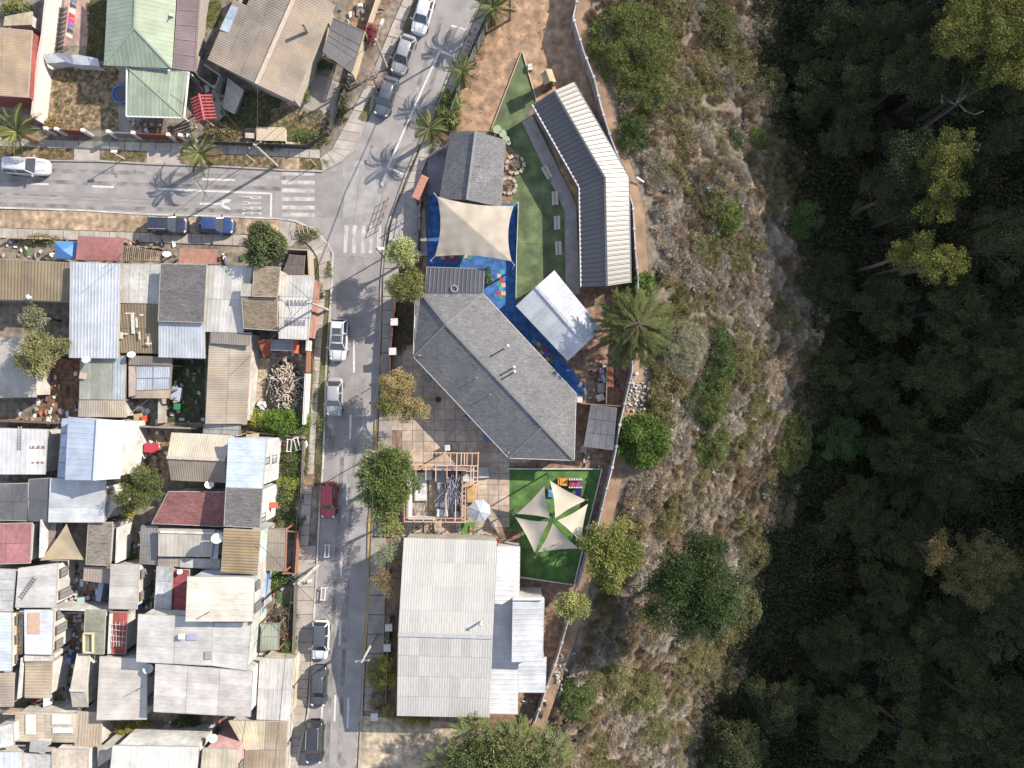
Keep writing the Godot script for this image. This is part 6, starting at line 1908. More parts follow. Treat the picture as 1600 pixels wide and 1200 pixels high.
func rows_south(corr: Dictionary, ribo: Dictionary, wide: Dictionary):
	var t: Node3D
	var mb: MB
	var white = mat(C(238, 236, 232), 0.9, "blotch", 0.3, "grime", 0.1)
	# third row
	t = lean("white sheet roofed house at the frame edge with two brown skylight bands", "rib", "v", C(235, 235, 237), [-30, 668, 74, 671, 70, 741, -30, 741], [3.3, 3.3, 3.0, 3.0], {"pitch": 0.6, "amp": 0.012, "sl": 6.0})
	for y in [693, 716]:
		for k in 3:
			mb = MB.new()
			mb.box(P(50 + 8.5 * k, y + 4, 3.27 - (y - 668) * 0.004), Vector3(0.46, 0.07, 0.55))
			put("skylight", mb, mat(C(146, 124, 112), 0.4, "blotch", 0.7), t)
	mb = MB.new()
	for x in [-0.14, 0.14]: mb.box(P(31, 684, 3.32) + Vector3(x, 0, 0), Vector3(0.05, 0.07, 2.3))
	for k in 8: mb.box(P(31, 684, 3.32) + Vector3(0, 0, -1.0 + 0.29 * k), Vector3(0.28, 0.05, 0.05))
	solo("ladder", mb, mat(C(170, 172, 176), 0.5), "metal ladder lying on the white roof at the frame edge", "ladder")
	t = gable("two storey house with pale blue and glaring white gable roof slopes", "rib", C(217, 229, 246), [107, 651, 194, 657, 188, 748, 102, 750], "v", 5.2, 6.1, {"rt": 0.63, "pitch": 0.5, "amp": 0.012, "sl": 12.0, "wall": C(246, 246, 243), "col2": C(243, 243, 243)})
	lean("narrow pale blue strip roof west of the two storey gable", "flat", "v", C(203, 219, 245), [97, 654, 106, 654, 102, 746, 90, 745.5], 4.2, {"name": "lean_to", "cat": "lean-to", "nr": 4})
	t = lean("wide light grey panel roofed house below the two storey gable", "rib", "h", C(219, 223, 225), [78.6, 747, 166, 750.5, 163, 816, 75.5, 816], [3.5, 3.8, 3.8, 3.5], {"pitch": 0.7, "amp": 0.009, "sl": 4.0, "sw": 1.4})
	lean("small light grey wedge roof beside the dark clumped tree", "flat", "v", C(205, 207, 209), [165, 770, 184, 782, 182, 790, 163, 815], 3.3, {"name": "lean_to", "cat": "lean-to"})
	lean("charcoal sheet roofed house at the frame edge with chalk marks", "flat", "v", C(116, 116, 122), [-30, 757, 44, 755, 44, 814, -30, 812], [3.4, 3.4, 3.1, 3.1], {"nc": 3, "nr": 2})
	lean("charcoal roof with dark lattice pattern beside the wide light grey roof", "clear", "v", C(104, 104, 110), [45, 749, 78, 747, 75, 815, 45, 814], 3.3, {"pitch": 0.18, "amp": 0.021, "sl": 2.4})
	lean("dull pink roof at the frame edge with a white parapet on its east side", "flat", "v", C(184, 126, 128), [-30, 819, 50, 817, 47, 880, -30, 882], [3.6, 3.6, 3.3, 3.3], {"win": 1, "nc": 2, "nr": 2})
	wall_line("parapet_wall", "white parapet wall between the pink roof and the tan triangular sail", "wall", [64, 812, 62, 872], 3.5, 0.16, white)
	sail("shade_sail", "tan triangular shade sail stretched over a yard among the houses", [P(104, 818, 3.4), P(62, 876, 2.8), P(131.5, 875, 2.8)], 0.09, C(212, 192, 160))
	lean("brown translucent shelter roof with stains next to the tan sail", "clear", "v", C(160, 142, 132), [65, 817, 88, 817, 86, 862, 62, 866], 2.3, {"open": true, "pitch": 0.2, "amp": 0.012, "sl": 1.6})
	lean("grey tan shingle roof between the tan sail and the small planted yard", "shingle", "v", C(168, 156, 142), [138, 817, 176, 816, 172, 884, 134, 882], [3.4, 3.4, 3.1, 3.1], {"win": 2})
	wall_line("parapet_wall", "white wall east of the grey tan shingle roof", "wall", [183, 824, 181, 880], 3.0, 0.14, white)
	gable("tan fibre cement gable roofed house behind the two storey street house", "corr", C(217, 207, 191), [268, 676, 362, 680, 353, 754, 267, 750], "h", 3.7, 4.6, {"pitch": 0.24, "amp": 0.021, "sl": 2.8, "sw": 1.1, "col2": C(170, 158, 142), "cap": C(209, 197, 183)})
	lean("dull red shingle roofed house south of the tan gable roof", "shingle", "v", C(166, 110, 108), [263, 768, 353, 768.5, 350, 823, 237, 818], [3.6, 3.6, 3.2, 3.2], {})
	dish("white satellite dish between the tan gable and the dull red shingle roof", 330, 757, 3.4, 0.45)
	lean("tan grey sheet roof with a white parapet below the dull red shingle roof", "rib", "v", C(209, 201, 189), [248, 826, 335, 828, 331, 870, 247, 869], [3.5, 3.5, 3.3, 3.3], {"pitch": 0.5, "amp": 0.012, "sl": 6.0})
	wall_line("parapet_wall", "white parapet on the north edge of the tan grey sheet roof", "wall", [250, 831, 352, 834], 3.6, 0.2, white)
	lean("light blue gutter roof between the tan grey roof and the ochre rib roof", "flat", "h", C(213, 225, 241), [331, 828, 343, 829, 340, 874, 329, 873], 3.2, {"name": "lean_to", "cat": "lean-to"})
	dish("large white satellite dish at the edge of the ochre ribbed street house", 342, 841, 5.0, 0.55)
	lean("brown and grey patched strip roof south of the tan grey sheet roof", "clear", "v", C(172, 162, 154), [248, 871, 281, 872, 280, 885, 247, 884], 2.9, {"open": true, "name": "lean_to", "cat": "lean-to", "pitch": 0.3, "amp": 0.018})
	lean("pale grey strip roof south of the tan grey sheet roof, the eastern piece", "flat", "v", C(217, 215, 213), [282, 872, 344, 874, 343, 889, 281, 886], 2.9, {"name": "lean_to", "cat": "lean-to", "nc": 3})
	lean("grey grid panelled patio roof west of the tan grey sheet roof", "clear", "v", C(150, 146, 144), [221, 822, 247, 822, 245, 882, 219, 880], 2.6, {"open": true, "pitch": 0.3, "amp": 0.012, "sw": 0.55, "sl": 0.95})
	# the street fronts
	var hs = 5.4
	t = lean("two storey white street house with pale blue sheet roof and dark framed windows", "rib", "h", C(219, 233, 246), [357, 683.6, 416.5, 685, 410.5, 763, 353, 761], [hs + 0.1, hs, hs, hs + 0.1], {"pitch": 0.62, "amp": 0.012, "sl": 3.0, "sw": 1.25, "wall": C(246, 246, 246)})
	var fm = mat(C(90, 92, 98), 0.5)
	var gm = mat(C(190, 192, 198), 0.12, "", 0.1, "", 0.03, {"metallic_specular": 0.7})
	var wx = P(415, 720, hs).x - 0.29
	window(t, wx + 0.02, P(0, 705, 4.4).z, P(0, 725, 4.4).z, 3.5, 4.9, fm, gm)
	window(t, wx, P(0, 700, 1.9).z, P(0, 723, 1.9).z, 1.2, 2.5, fm, gm)
	t = lean("two storey mint green street house with charcoal shingle roof", "shingle", "h", C(122, 120, 120), [353, 761.5, 410.5, 763.5, 406, 825, 350, 822], [hs + 0.15, hs, hs, hs + 0.15], {"wall": C(239, 246, 243)})
	wx = P(408, 790, hs).x - 0.3
	window(t, wx, P(0, 803, 4.3).z, P(0, 816, 4.3).z, 3.4, 4.7, fm, gm)
	window(t, wx, P(0, 766, 4.3).z, P(0, 770, 4.3).z, 3.6, 4.6, fm, mat(C(150, 110, 90), 0.6))
	mb = MB.new()
	mb.box(Vector3(wx + 0.45, 2.35, P(0, 789.5, 2.4).z), Vector3(1.0, 0.08, 0.62), Basis(Vector3.FORWARD, 0.25))
	put("door_canopy", mb, mat(C(206, 104, 62), 0.8, "blotch", 0.5), t)
	t = lean("two storey street house with ochre ribbed roof and pastel tiled front", "corr", "h", C(170, 150, 120), [350, 826, 407, 829, 402, 897, 345, 894], [hs + 0.25, hs, hs, hs + 0.25], {"pitch": 0.3, "amp": 0.048, "sw": 0.9, "sl": 9.0, "wall": C(219, 239, 233)})
	wx = P(404, 870, hs).x - 0.3
	var tl = [mat(C(216, 196, 186), 0.6), mat(C(204, 212, 220), 0.6), mat(C(222, 210, 200), 0.6), mat(C(190, 206, 206), 0.6)]
	var tm = MB.new()
	tm.box(Vector3.ZERO, Vector3(0.05, 0.24, 0.34))
	var tile = tm.mesh()
	for j in 9:
		for i in 13:
			var o = put("tile", tile, tl[rng.randi() % 4], t)
			o.position = Vector3(wx + 0.04, 2.6 + j * 0.28, P(0, 833, 3.8).z + i * 0.38)
	t = lean("tall cream roofed house with pale parapet, next to the pastel tiled front", "rib", "h", C(243, 235, 219), [293, 901, 398, 902, 395, 971, 290, 971], [6.4, 6.4, 6.4, 6.4], {"win": 2, "pitch": 0.55, "amp": 0.012, "sl": 4.4, "sw": 1.2, "wall": C(209, 217, 227)})
	pipe("slim grey antenna stub on the tall cream roof", 328, 955, 6.3, 1.0, 0.05, C(120, 116, 112), false)
	wx = P(396, 935, 6.4).x - 0.3
	for j in 9:
		for i in 11:
			var o = put("tile", tile, tl[rng.randi() % 4], t)
			o.position = Vector3(wx + 0.04, 3.4 + j * 0.28, P(0, 905, 4.6).z + i * 0.38)
	mb = MB.new()
	mb.prism(px_poly([408, 898, 421, 894, 418, 918, 410, 958, 405, 958], 2.0), 1.9, 2.0)
	solo("blue_awning", mb, mat(C(70, 150, 220), 0.6, "blotch", 0.4), "bright blue awning along the front of the tall cream roofed house", "awning")
	lean("grey brown translucent porch roof over the front yard of the pastel tiled house", "clear", "v", C(178, 166, 154), [419, 825, 448, 826, 446, 892, 416, 891], 2.4, {"open": true, "pitch": 0.3, "amp": 0.012, "sl": 1.6, "pm": mat(C(190, 110, 86), 0.8)})
	wall_line("street_wall", "orange brick street wall with gate frame beside the translucent porch", "wall", [448, 827, 470, 828, 466, 892, 446, 892], 1.2, 0.09, mat(C(182, 128, 108), 0.9, "blotch", 0.3))
	# fourth row
	lean("dark red sheet wall roof left bare between two pale roofs", "flat", "v", C(170, 84, 86), [270, 890, 296, 890, 291, 955, 267, 954], 3.0, {"nr": 3})
	lean("blue grey panel roof west of the dark red sheet roof", "flat", "v", C(207, 209, 213), [245, 885, 270, 886, 267, 954, 241, 954], [3.4, 3.4, 3.2, 3.2], {"nr": 3, "nc": 2})
	dish("small white lamp dish on the dark red sheet roof", 284, 892, 3.0, 0.28)
	lean("pale grey panel roof between the tan strip house and the planted yard", "rib", "h", C(217, 210, 203), [173, 882, 217, 882, 214, 952, 170, 951], [3.4, 3.4, 3.4, 3.4], {"win": 2, "pitch": 0.6, "amp": 0.009, "sl": 4.0})
	lean("narrow grey brown shed roof above the junk yard", "corr", "v", C(176, 164, 154), [131, 886, 172, 886, 171, 912, 130, 907], 2.5, {"open": true, "pitch": 0.28, "amp": 0.018})
	lean("pale grey roof marked by the shadow of a ladder", "rib", "h", C(219, 216, 212), [29, 888, 90, 880, 87, 949, 24, 949], [3.5, 3.5, 3.5, 3.5], {"win": 2, "pitch": 0.6, "amp": 0.009, "sl": 4.0})
	t = thing("ladder", "ladder lying across the pale grey roof", "ladder", P(43, 919, 3.62))
	mb = MB.new()
	for s in [-0.18, 0.18]: mb.box(Vector3(s, 0, 0), Vector3(0.06, 0.06, 2.6))
	for k in 9: mb.box(Vector3(0, 0, -1.15 + 0.28 * k), Vector3(0.36, 0.05, 0.06))
	put("rails", mb, mat(C(140, 138, 140), 0.6), t)
	t.rotation.y = -0.62
	lean("light grey mottled roof at the frame edge beside the ladder roof", "flat", "v", C(223, 225, 225), [-30, 888, 24, 890, 20, 955, -30, 955], [3.4, 3.4, 3.2, 3.2], {"nc": 2, "nr": 4})
	wall_line("parapet_wall", "white wall between the two pale roofs at the frame edge", "wall", [33, 892, 27, 952], 3.5, 0.16, white)
	wall_line("parapet_wall", "white wall running along the south edge of the ladder roof", "wall", [30, 955, 92, 952, 176, 955], 2.8, 0.2, white)
	# fifth row
	lean("pale blue grey ribbed roof at the frame edge in the fifth row", "rib", "h", C(225, 235, 245), [-30, 957, 18, 957, 18, 1048, -30, 1048], [3.5, 3.5, 3.5, 3.5], {"win": 3, "pitch": 0.35, "amp": 0.018, "sl": 8.0})
	lean("orange tan wooden gallery between two pale roofs of the fifth row", "flat", "v", C(226, 196, 156), [19, 955, 36, 955, 35, 1022, 18, 1025], 2.6, {"nr": 6, "name": "gallery", "cat": "gallery"})
	t = lean("white blue roof with a tan square patch in the fifth row", "rib", "h", C(235, 239, 246), [38, 953, 84, 953, 81, 1023, 39, 1022], [3.5, 3.6, 3.6, 3.5], {"win": 3, "pitch": 0.6, "amp": 0.009, "sl": 4.0})
	mb = MB.new()
	mb.box(P(53, 974, 3.58), Vector3(1.2, 0.08, 2.1))
	put("patch_panel", mb, mat(C(212, 180, 156), 0.8, "blotch", 0.5), t)
	wall_line("yard_wall", "white yard wall east of the roof with the tan square patch", "wall", [96, 958, 90, 1018], 2.4, 0.16, white)
	t = lean("olive green flat roof with a cream framed opening", "flat", "v", C(166, 170, 150), [133, 953, 165, 953, 162, 1022, 130, 1021], [3.3, 3.3, 3.3, 3.3], {"nr": 2})
	mb = MB.new()
	var oc = P(139, 1004, 3.35)
	for s in [[-0.45, 0.0, 0.12, 1.9], [0.45, 0.0, 0.12, 1.9], [0.0, -0.95, 1.0, 0.12], [0.0, 0.95, 1.0, 0.12]]: mb.box(oc + Vector3(s[0], 0.1, s[1]), Vector3(s[2], 0.25, s[3]))
	put("opening_frame", mb, mat(C(228, 208, 170), 0.8), t)
	wall_line("parapet_wall", "white wall between the olive green roof and the red terrace", "wall", [172, 960, 169, 1022], 3.4, 0.16, white)
	lean("brick red terrace roof with white metal frames on it", "flat", "v", C(182, 92, 82), [172, 956, 200, 956, 196, 1022, 170, 1021], 3.0, {"nr": 3, "nc": 2})
	mb = MB.new()
	for k in 4:
		mb.bar(P(175 + 6 * k, 972, 3.1), P(178 + 4 * k, 1010, 3.6), 0.04, 0.04)
		mb.bar(P(174, 975 + 9 * k, 3.5), P(196, 977 + 9 * k, 3.5), 0.04, 0.04)
	solo("scaffold", mb, mat(C(206, 200, 196), 0.6), "loose white metal frames lying on the brick red terrace roof", "scaffold")
	lean("tan ribbed roof below the roof with the square patch", "corr", "h", C(206, 186, 160), [40, 1033, 82, 1033, 78, 1091, 39, 1090], [3.0, 3.2, 3.2, 3.0], {"pitch": 0.3, "amp": 0.030, "sl": 8.0})
	lean("pale strip roof at the head of the tan ribbed roof", "flat", "v", C(239, 233, 221), [38, 1024, 84, 1024, 83, 1033, 38, 1033], 3.3, {"name": "lean_to", "cat": "lean-to", "nc": 3})
	lean("brown and white striped roof at the frame edge in the fifth row", "corr", "h", C(198, 184, 166), [-30, 1052, 22, 1052, 20, 1104, -30, 1104], [3.0, 3.2, 3.2, 3.0], {"pitch": 0.3, "amp": 0.030, "sl": 8.0})
	wall_line("parapet_wall", "white wall between the striped roof and the tan ribbed roof", "wall", [34, 1028, 28, 1092], 3.2, 0.2, white)
	gable("beige gable roof with dark spots beside the washing yard", "flat", C(219, 211, 197), [120, 1021, 141, 1023, 138, 1105, 113, 1105], "h", 3.0, 3.7, {"rt": 0.62, "nc": 2})
	lean("wide beige panel roofed house crossed by an antenna shadow", "rib", "h", C(221, 213, 204), [156, 1026, 230, 1030, 229, 1124, 151, 1125], [3.8, 3.8, 3.8, 3.8], {"win": 2, "pitch": 0.62, "amp": 0.009, "sl": 4.6})
	pipe("slim antenna mast on the wide beige panel roof", 223, 1072, 3.7, 1.4, 0.035, C(110, 106, 102), false)
	dish("white satellite dish on the corner of the wide beige panel roof", 235, 1043, 3.6, 0.48)
	var big = {"pitch": 0.66, "amp": 0.011, "sl": 3.6, "sw": 1.35}
	lean("large pale grey roof of the tall rear house, north western part", "rib", "h", C(217, 214, 210), [216, 960, 333, 965, 331, 1040, 213, 1034], [5.4, 5.4, 5.4, 5.4], big)
	lean("large pale grey roof of the tall rear house, north eastern part with stains", "rib", "h", C(221, 219, 215), [333.5, 973, 392, 973, 386, 1048, 331.5, 1040], [5.3, 5.3, 5.3, 5.3], {"pitch": 0.66, "amp": 0.011, "sl": 3.6, "sw": 1.35, "wall": C(227, 235, 227)})
	lean("large beige grey roof of the tall rear house, southern part", "rib", "h", C(223, 217, 212), [243, 1037, 395, 1049, 391, 1120, 240, 1112], [5.25, 5.2, 5.2, 5.25], {"pitch": 0.66, "amp": 0.011, "sl": 3.6, "sw": 1.35, "wall": C(246, 246, 246)})
	mb = MB.new()
	mb.box(P(284, 994, 5.6), Vector3(0.5, 0.5, 0.45))
	solo("chimney_block", mb, mat(C(230, 226, 218), 0.8), "white chimney block on the large pale grey roof", "chimney")
	mb = MB.new()
	mb.box(P(300, 995.5, 5.5), Vector3(0.95, 0.12, 0.55))
	mb.box(P(299, 995.5, 5.57), Vector3(0.4, 0.06, 0.4))
	solo("roof_light", mb, mat(C(170, 176, 206), 0.2), "bluish roof light beside the white chimney block", "roof light")
	mb = MB.new()
	mb.box(P(325, 1024, 5.5), Vector3(0.6, 0.1, 0.75))
	solo("roof_hatch", mb, mat(C(172, 170, 166), 0.6, "fine", 0.8), "grey hatch near the middle of the large pale roofs", "roof hatch")
	lean("green grey striped awning with red band on the street front", "clear", "v", C(168, 176, 158), [409, 974, 437, 974, 435, 1015, 407, 1015], 2.5, {"open": true, "name": "awning", "cat": "awning", "pitch": 0.3, "amp": 0.015})
	lean("white ribbed sheet roof at the street below the striped awning", "rib", "v", C(229, 225, 221), [406, 1028, 459, 1029, 452.5, 1126, 401, 1124], [2.9, 2.9, 2.8, 2.8], {"pitch": 0.42, "amp": 0.012, "sl": 3.0, "sw": 0.84, "wall": C(233, 223, 203)})
	lean("sand yellow sheet roof beside the street at the frame's south edge", "rib", "v", C(227, 215, 183), [357, 1126, 414, 1127, 412, 1171, 383, 1172], [3.0, 3.0, 2.9, 2.9], {"pitch": 0.5, "amp": 0.012, "sl": 2.4})
	lean("tan sheet roof next to the sand yellow one along the pavement", "corr", "v", C(196, 178, 152), [414.5, 1127, 450, 1128, 447, 1172, 412.5, 1171], [2.95, 2.95, 2.85, 2.85], {"pitch": 0.3, "amp": 0.012, "sl": 2.4})
	lean("grey tan roof at the south edge beside the pavement", "corr", "v", C(190, 172, 148), [383, 1173, 447, 1173, 444, 1240, 380, 1240], [2.8, 2.8, 2.6, 2.6], {"pitch": 0.35, "amp": 0.012, "sl": 3.0})
	lean("yellow grey ribbed roof with a pink front strip at the south edge", "rib", "v", C(217, 205, 181), [317, 1169, 372, 1171, 370, 1240, 310, 1240], [5.0, 5.0, 5.0, 5.0], {"win": 1, "pitch": 0.5, "amp": 0.012, "sl": 5.0, "wall": C(239, 189, 191)})
	dish("white satellite dish by the pink wall at the south edge", 336, 1151, 3.6, 0.42)
	lean("wide cream roofed house at the south edge behind the yellow shrubs", "rib", "v", C(245, 242, 235), [176, 1165, 311, 1167, 303, 1250, 168, 1250], [5.1, 5.1, 5.1, 5.1], {"pitch": 0.6, "amp": 0.012, "sl": 5.0, "wall": C(246, 246, 243)})
	lean("narrow pale roof west of the wide cream roof at the south edge", "flat", "v", C(229, 217, 197), [153, 1165, 178, 1165, 172, 1185, 153, 1198], 3.6, {"name": "lean_to", "cat": "lean-to"})
	t = lean("tan striped roof with two white panels in the last row", "corr", "h", C(213, 201, 183), [24, 1112, 120, 1115, 118, 1160, 24, 1158], [3.2, 3.2, 3.2, 3.2], {"pitch": 0.3, "amp": 0.018, "sl": 3.0})
	for q in [[48, 1132, 1.0, 2.0], [96, 1124, 1.9, 1.0], [98, 1141, 2.0, 0.55]]:
		mb = MB.new()
		mb.box(P(q[0], q[1], 3.32), Vector3(q[2], 0.08, q[3]))
		put("white_panel", mb, mat(C(236, 232, 224), 0.8, "blotch", 0.5), t)
	lean("tan ribbed shed roof at the east end of the two panel roof", "corr", "v", C(198, 182, 164), [120, 1112, 160, 1114, 157, 1166, 116, 1166], 2.9, {"pitch": 0.3, "amp": 0.024})
	lean("blue grey roof at the south edge of the last row", "rib", "v", C(227, 233, 241), [-30, 1175, 34, 1175, 33, 1240, -30, 1240], 4.2, {"pitch": 0.5, "amp": 0.012, "sl": 5.0})
	lean("pale grey roof with a grey box at the south edge of the last row", "flat", "v", C(221, 219, 217), [36, 1177, 80, 1180, 80, 1240, 34, 1240], 4.0, {"nc": 3, "nr": 2})
	lean("beige roof with red corner patch at the south edge of the last row", "flat", "v", C(227, 213, 195), [81, 1170, 138, 1172, 136, 1240, 81, 1240], 4.1, {"nc": 3, "nr": 2})
	lean("white parapet roof at the frame corner of the last row", "flat", "v", C(246, 245, 239), [-20, 1140, 20, 1130, 22, 1165, -20, 1172], 4.4, {"nc": 2})
	lean("grey stair roof in the last row", "flat", "v", C(189, 189, 191), [48, 1158, 76, 1160, 70, 1176, 46, 1174], 4.3, {"name": "stair_roof", "cat": "roof box"})
	# clutter of the yards, thing by thing
	var junk = [["plastic_bin", "green wheeled bin beside the long tan roof", "bin", 276, 635, 0.55, 0.9, 0.6, C(46, 138, 90)], ["plastic_bin", "green bin in the dark yard beside the white skylight roof", "bin", 79, 680, 0.5, 0.9, 0.6, C(40, 130, 80)], ["stored_table", "pale blue table in the yard beside the patchwork patio", "table", 275, 615, 0.9, 0.7, 1.3, C(190, 206, 226)], ["stored_box", "tan box south of the pale blue table", "box", 275, 624, 0.6, 0.6, 0.6, C(200, 180, 150)], ["laundry_sheet", "red cloth spread over a frame in the sandy yard", "cloth", 235, 700, 1.25, 0.8, 0.9, C(206, 56, 84)],
		["plastic_chair", "orange plastic chair at the end of the dark junk court", "chair", 226, 654, 0.6, 0.6, 0.6, C(232, 92, 62)], ["stored_box", "tan carton beside the orange chair", "box", 216, 651, 0.9, 0.4, 0.6, C(206, 176, 140)], ["flower_pot", "blue tub among the plants of the narrow green yard", "tub", 219, 942, 0.5, 0.5, 1.2, C(50, 120, 210)], ["crate", "red crate at the head of the narrow green yard", "crate", 219, 898, 0.7, 0.5, 0.4, C(196, 70, 72)], ["stored_box", "white box among the junk south of the grey brown shed", "box", 115, 926, 0.8, 0.4, 0.5, C(232, 226, 226)], ["stored_box", "mint blue box in the junk yard", "box", 127, 938, 0.8, 0.5, 0.6, C(180, 220, 226)], ["door_leaf", "pale blue door leaf leaning in the junk yard", "door", 156, 925, 0.5, 1.4, 1.8, C(176, 196, 224)],
		["crate", "orange crate under the grey tan shingle roof's yard", "crate", 96, 900, 0.7, 0.5, 0.5, C(214, 112, 66)], ["stored_box", "small pink box in the junk yard", "box", 137, 934, 0.4, 0.5, 0.4, C(220, 170, 180)], ["laundry_sheet", "blue cloth in the yard under the olive roof", "cloth", 100, 1004, 0.6, 0.5, 0.7, C(110, 130, 200)], ["stored_box", "red basin at the foot of the tan ribbed roof", "basin", 53, 1098, 0.6, 0.4, 0.4, C(200, 50, 56)], ["laundry_sheet", "dark blue sheet hung at the beige gable roof", "cloth", 107, 1032, 0.5, 1.2, 0.6, C(100, 130, 180)], ["planter_box", "white barrel tank on the olive grey porch", "tank", 129, 587, 0.6, 2.9, 0.6, C(206, 190, 180)],
		["water_meter", "white post box on the pavement by the striped wall", "box", 483, 908, 0.4, 0.5, 0.25, C(236, 234, 230)], ["flower_pot", "tan bin at the head of the pale blue street roof", "bin", 394, 682, 1.1, 1.2, 0.55, C(210, 190, 156)], ["stored_box", "grey box in the planted yard of the last row", "box", 256, 1148, 0.8, 0.5, 0.5, C(150, 150, 146)]]
	for q in junk:
		mb = MB.new()
		var c = P(q[3], q[4], q[6])
		var b = Basis(Vector3.UP, rng.randf_range(-0.25, 0.25))
		for k in 4: mb.box(Vector3(0, q[6] * (0.125 + 0.25 * k), 0), Vector3(q[5], q[6] * 0.245, q[7]) * Vector3(0.88 + 0.03 * k, 1, 0.88 + 0.03 * k), b)
		mb.box(Vector3(0, q[6] + 0.02, 0), Vector3(q[5] * 1.04, 0.05, q[7] * 1.04), b)
		var o = solo(q[0], mb, mat(q[8], 0.7, "blotch", 0.8), q[1], q[2])
		o.position = Vector3(c.x, 0, c.z)
	t = thing("stick_heap", "long pale sticks leaning across the dark junk court below the patchwork patio", "sticks", P(214, 642))
	for k in 6:
		mb = MB.new()
		var p = Vector3(-0.5 + k * 0.2, 0, 0.4 - k * 0.13)
		mb.bar(p + Vector3(-0.7, 0.5 + 0.1 * k, 0.5), p + Vector3(1.9, 1.0 + 0.1 * k, -1.4), 0.06, 0.06)
		put("stick", mb, mat([C(210, 206, 214), C(150, 140, 150), C(190, 170, 190)][k % 3], 0.7), t)
	# washing in the narrow yard
	t = thing("washing_line", "washing line with red, blue, violet and white clothes beside the tan ribbed roof", "washing line", P(88, 1062))
	var wc = [C(200, 70, 70), C(200, 70, 76), C(230, 230, 236), C(120, 160, 210), C(116, 90, 170), C(110, 84, 160), C(232, 232, 236), C(226, 226, 230)]
	for k in 8:
		mb = MB.new()
		var z = -1.9 + 0.52 * k
		mb.quad(Vector3(-0.1, 2.0, z - 0.24), Vector3(-0.1, 2.0, z + 0.24), Vector3(0.4, 1.25, z + 0.22), Vector3(0.4, 1.2, z - 0.22))
		put("garment", mb, mat(wc[k], 0.95, "blotch", 0.7), t)
	mb = MB.new()
	mb.tube([Vector3(-0.1, 2.0, -2.3), Vector3(-0.1, 2.0, 2.5)], [0.015, 0.015], 4)
	for z in [-2.3, 2.5]: mb.tube([Vector3(-0.1, 0, z), Vector3(-0.1, 2.0, z)], [0.03, 0.03], 6)
	put("line", mb, mat(C(160, 160, 160), 0.6), t)
	# walls between the lots
	for w in [["weathered grey wall below the junk court and the dark yard", [190, 664, 318, 668], 1.8, C(170, 160, 150)], ["brown wall along the lane north of the white skylight roof", [-20, 655, 100, 660], 1.7, C(140, 110, 92)], ["narrow wall between the junk court and the green yard", [262, 565, 260, 660], 1.8, C(196, 190, 180)], ["tan wall south of the wood heap yard under the hedge", [388, 674, 478, 684], 0.5, C(196, 180, 164)], ["tan wall east of the planted yard by the grey tan shingle roof", [176, 888, 222, 886], 1.8, C(190, 206, 190)], ["stained wall north of the last row, below the washing yard", [24, 1102, 150, 1108], 2.0, C(210, 192, 172)], ["low wall along the junk yard beneath the olive roof", [90, 948, 172, 950], 1.9, C(200, 188, 170)], ["grey wall under the planted yard of the last row", [240, 1130, 350, 1142], 1.2, C(176, 160, 146)],
			["grey stone kerb wall of the front yards beside the street, northern piece", [478, 692, 474, 780], 1.0, C(150, 140, 128)], ["grey stone kerb wall of the front yards beside the street, southern piece", [466, 895, 462, 1012], 1.1, C(130, 122, 114)], ["cream wall at the gate of the white ribbed street roof", [462, 1020, 456, 1120], 1.5, C(232, 216, 180)], ["dark iron fence along the last houses of the street", [455, 1125, 448, 1230], 1.3, C(110, 104, 100)]]:
		wall_line("lot_wall", w[0], "wall", w[1], w[2], 0.13, mat(w[3], 0.9, "blotch", 0.3, "grime", 0.1))

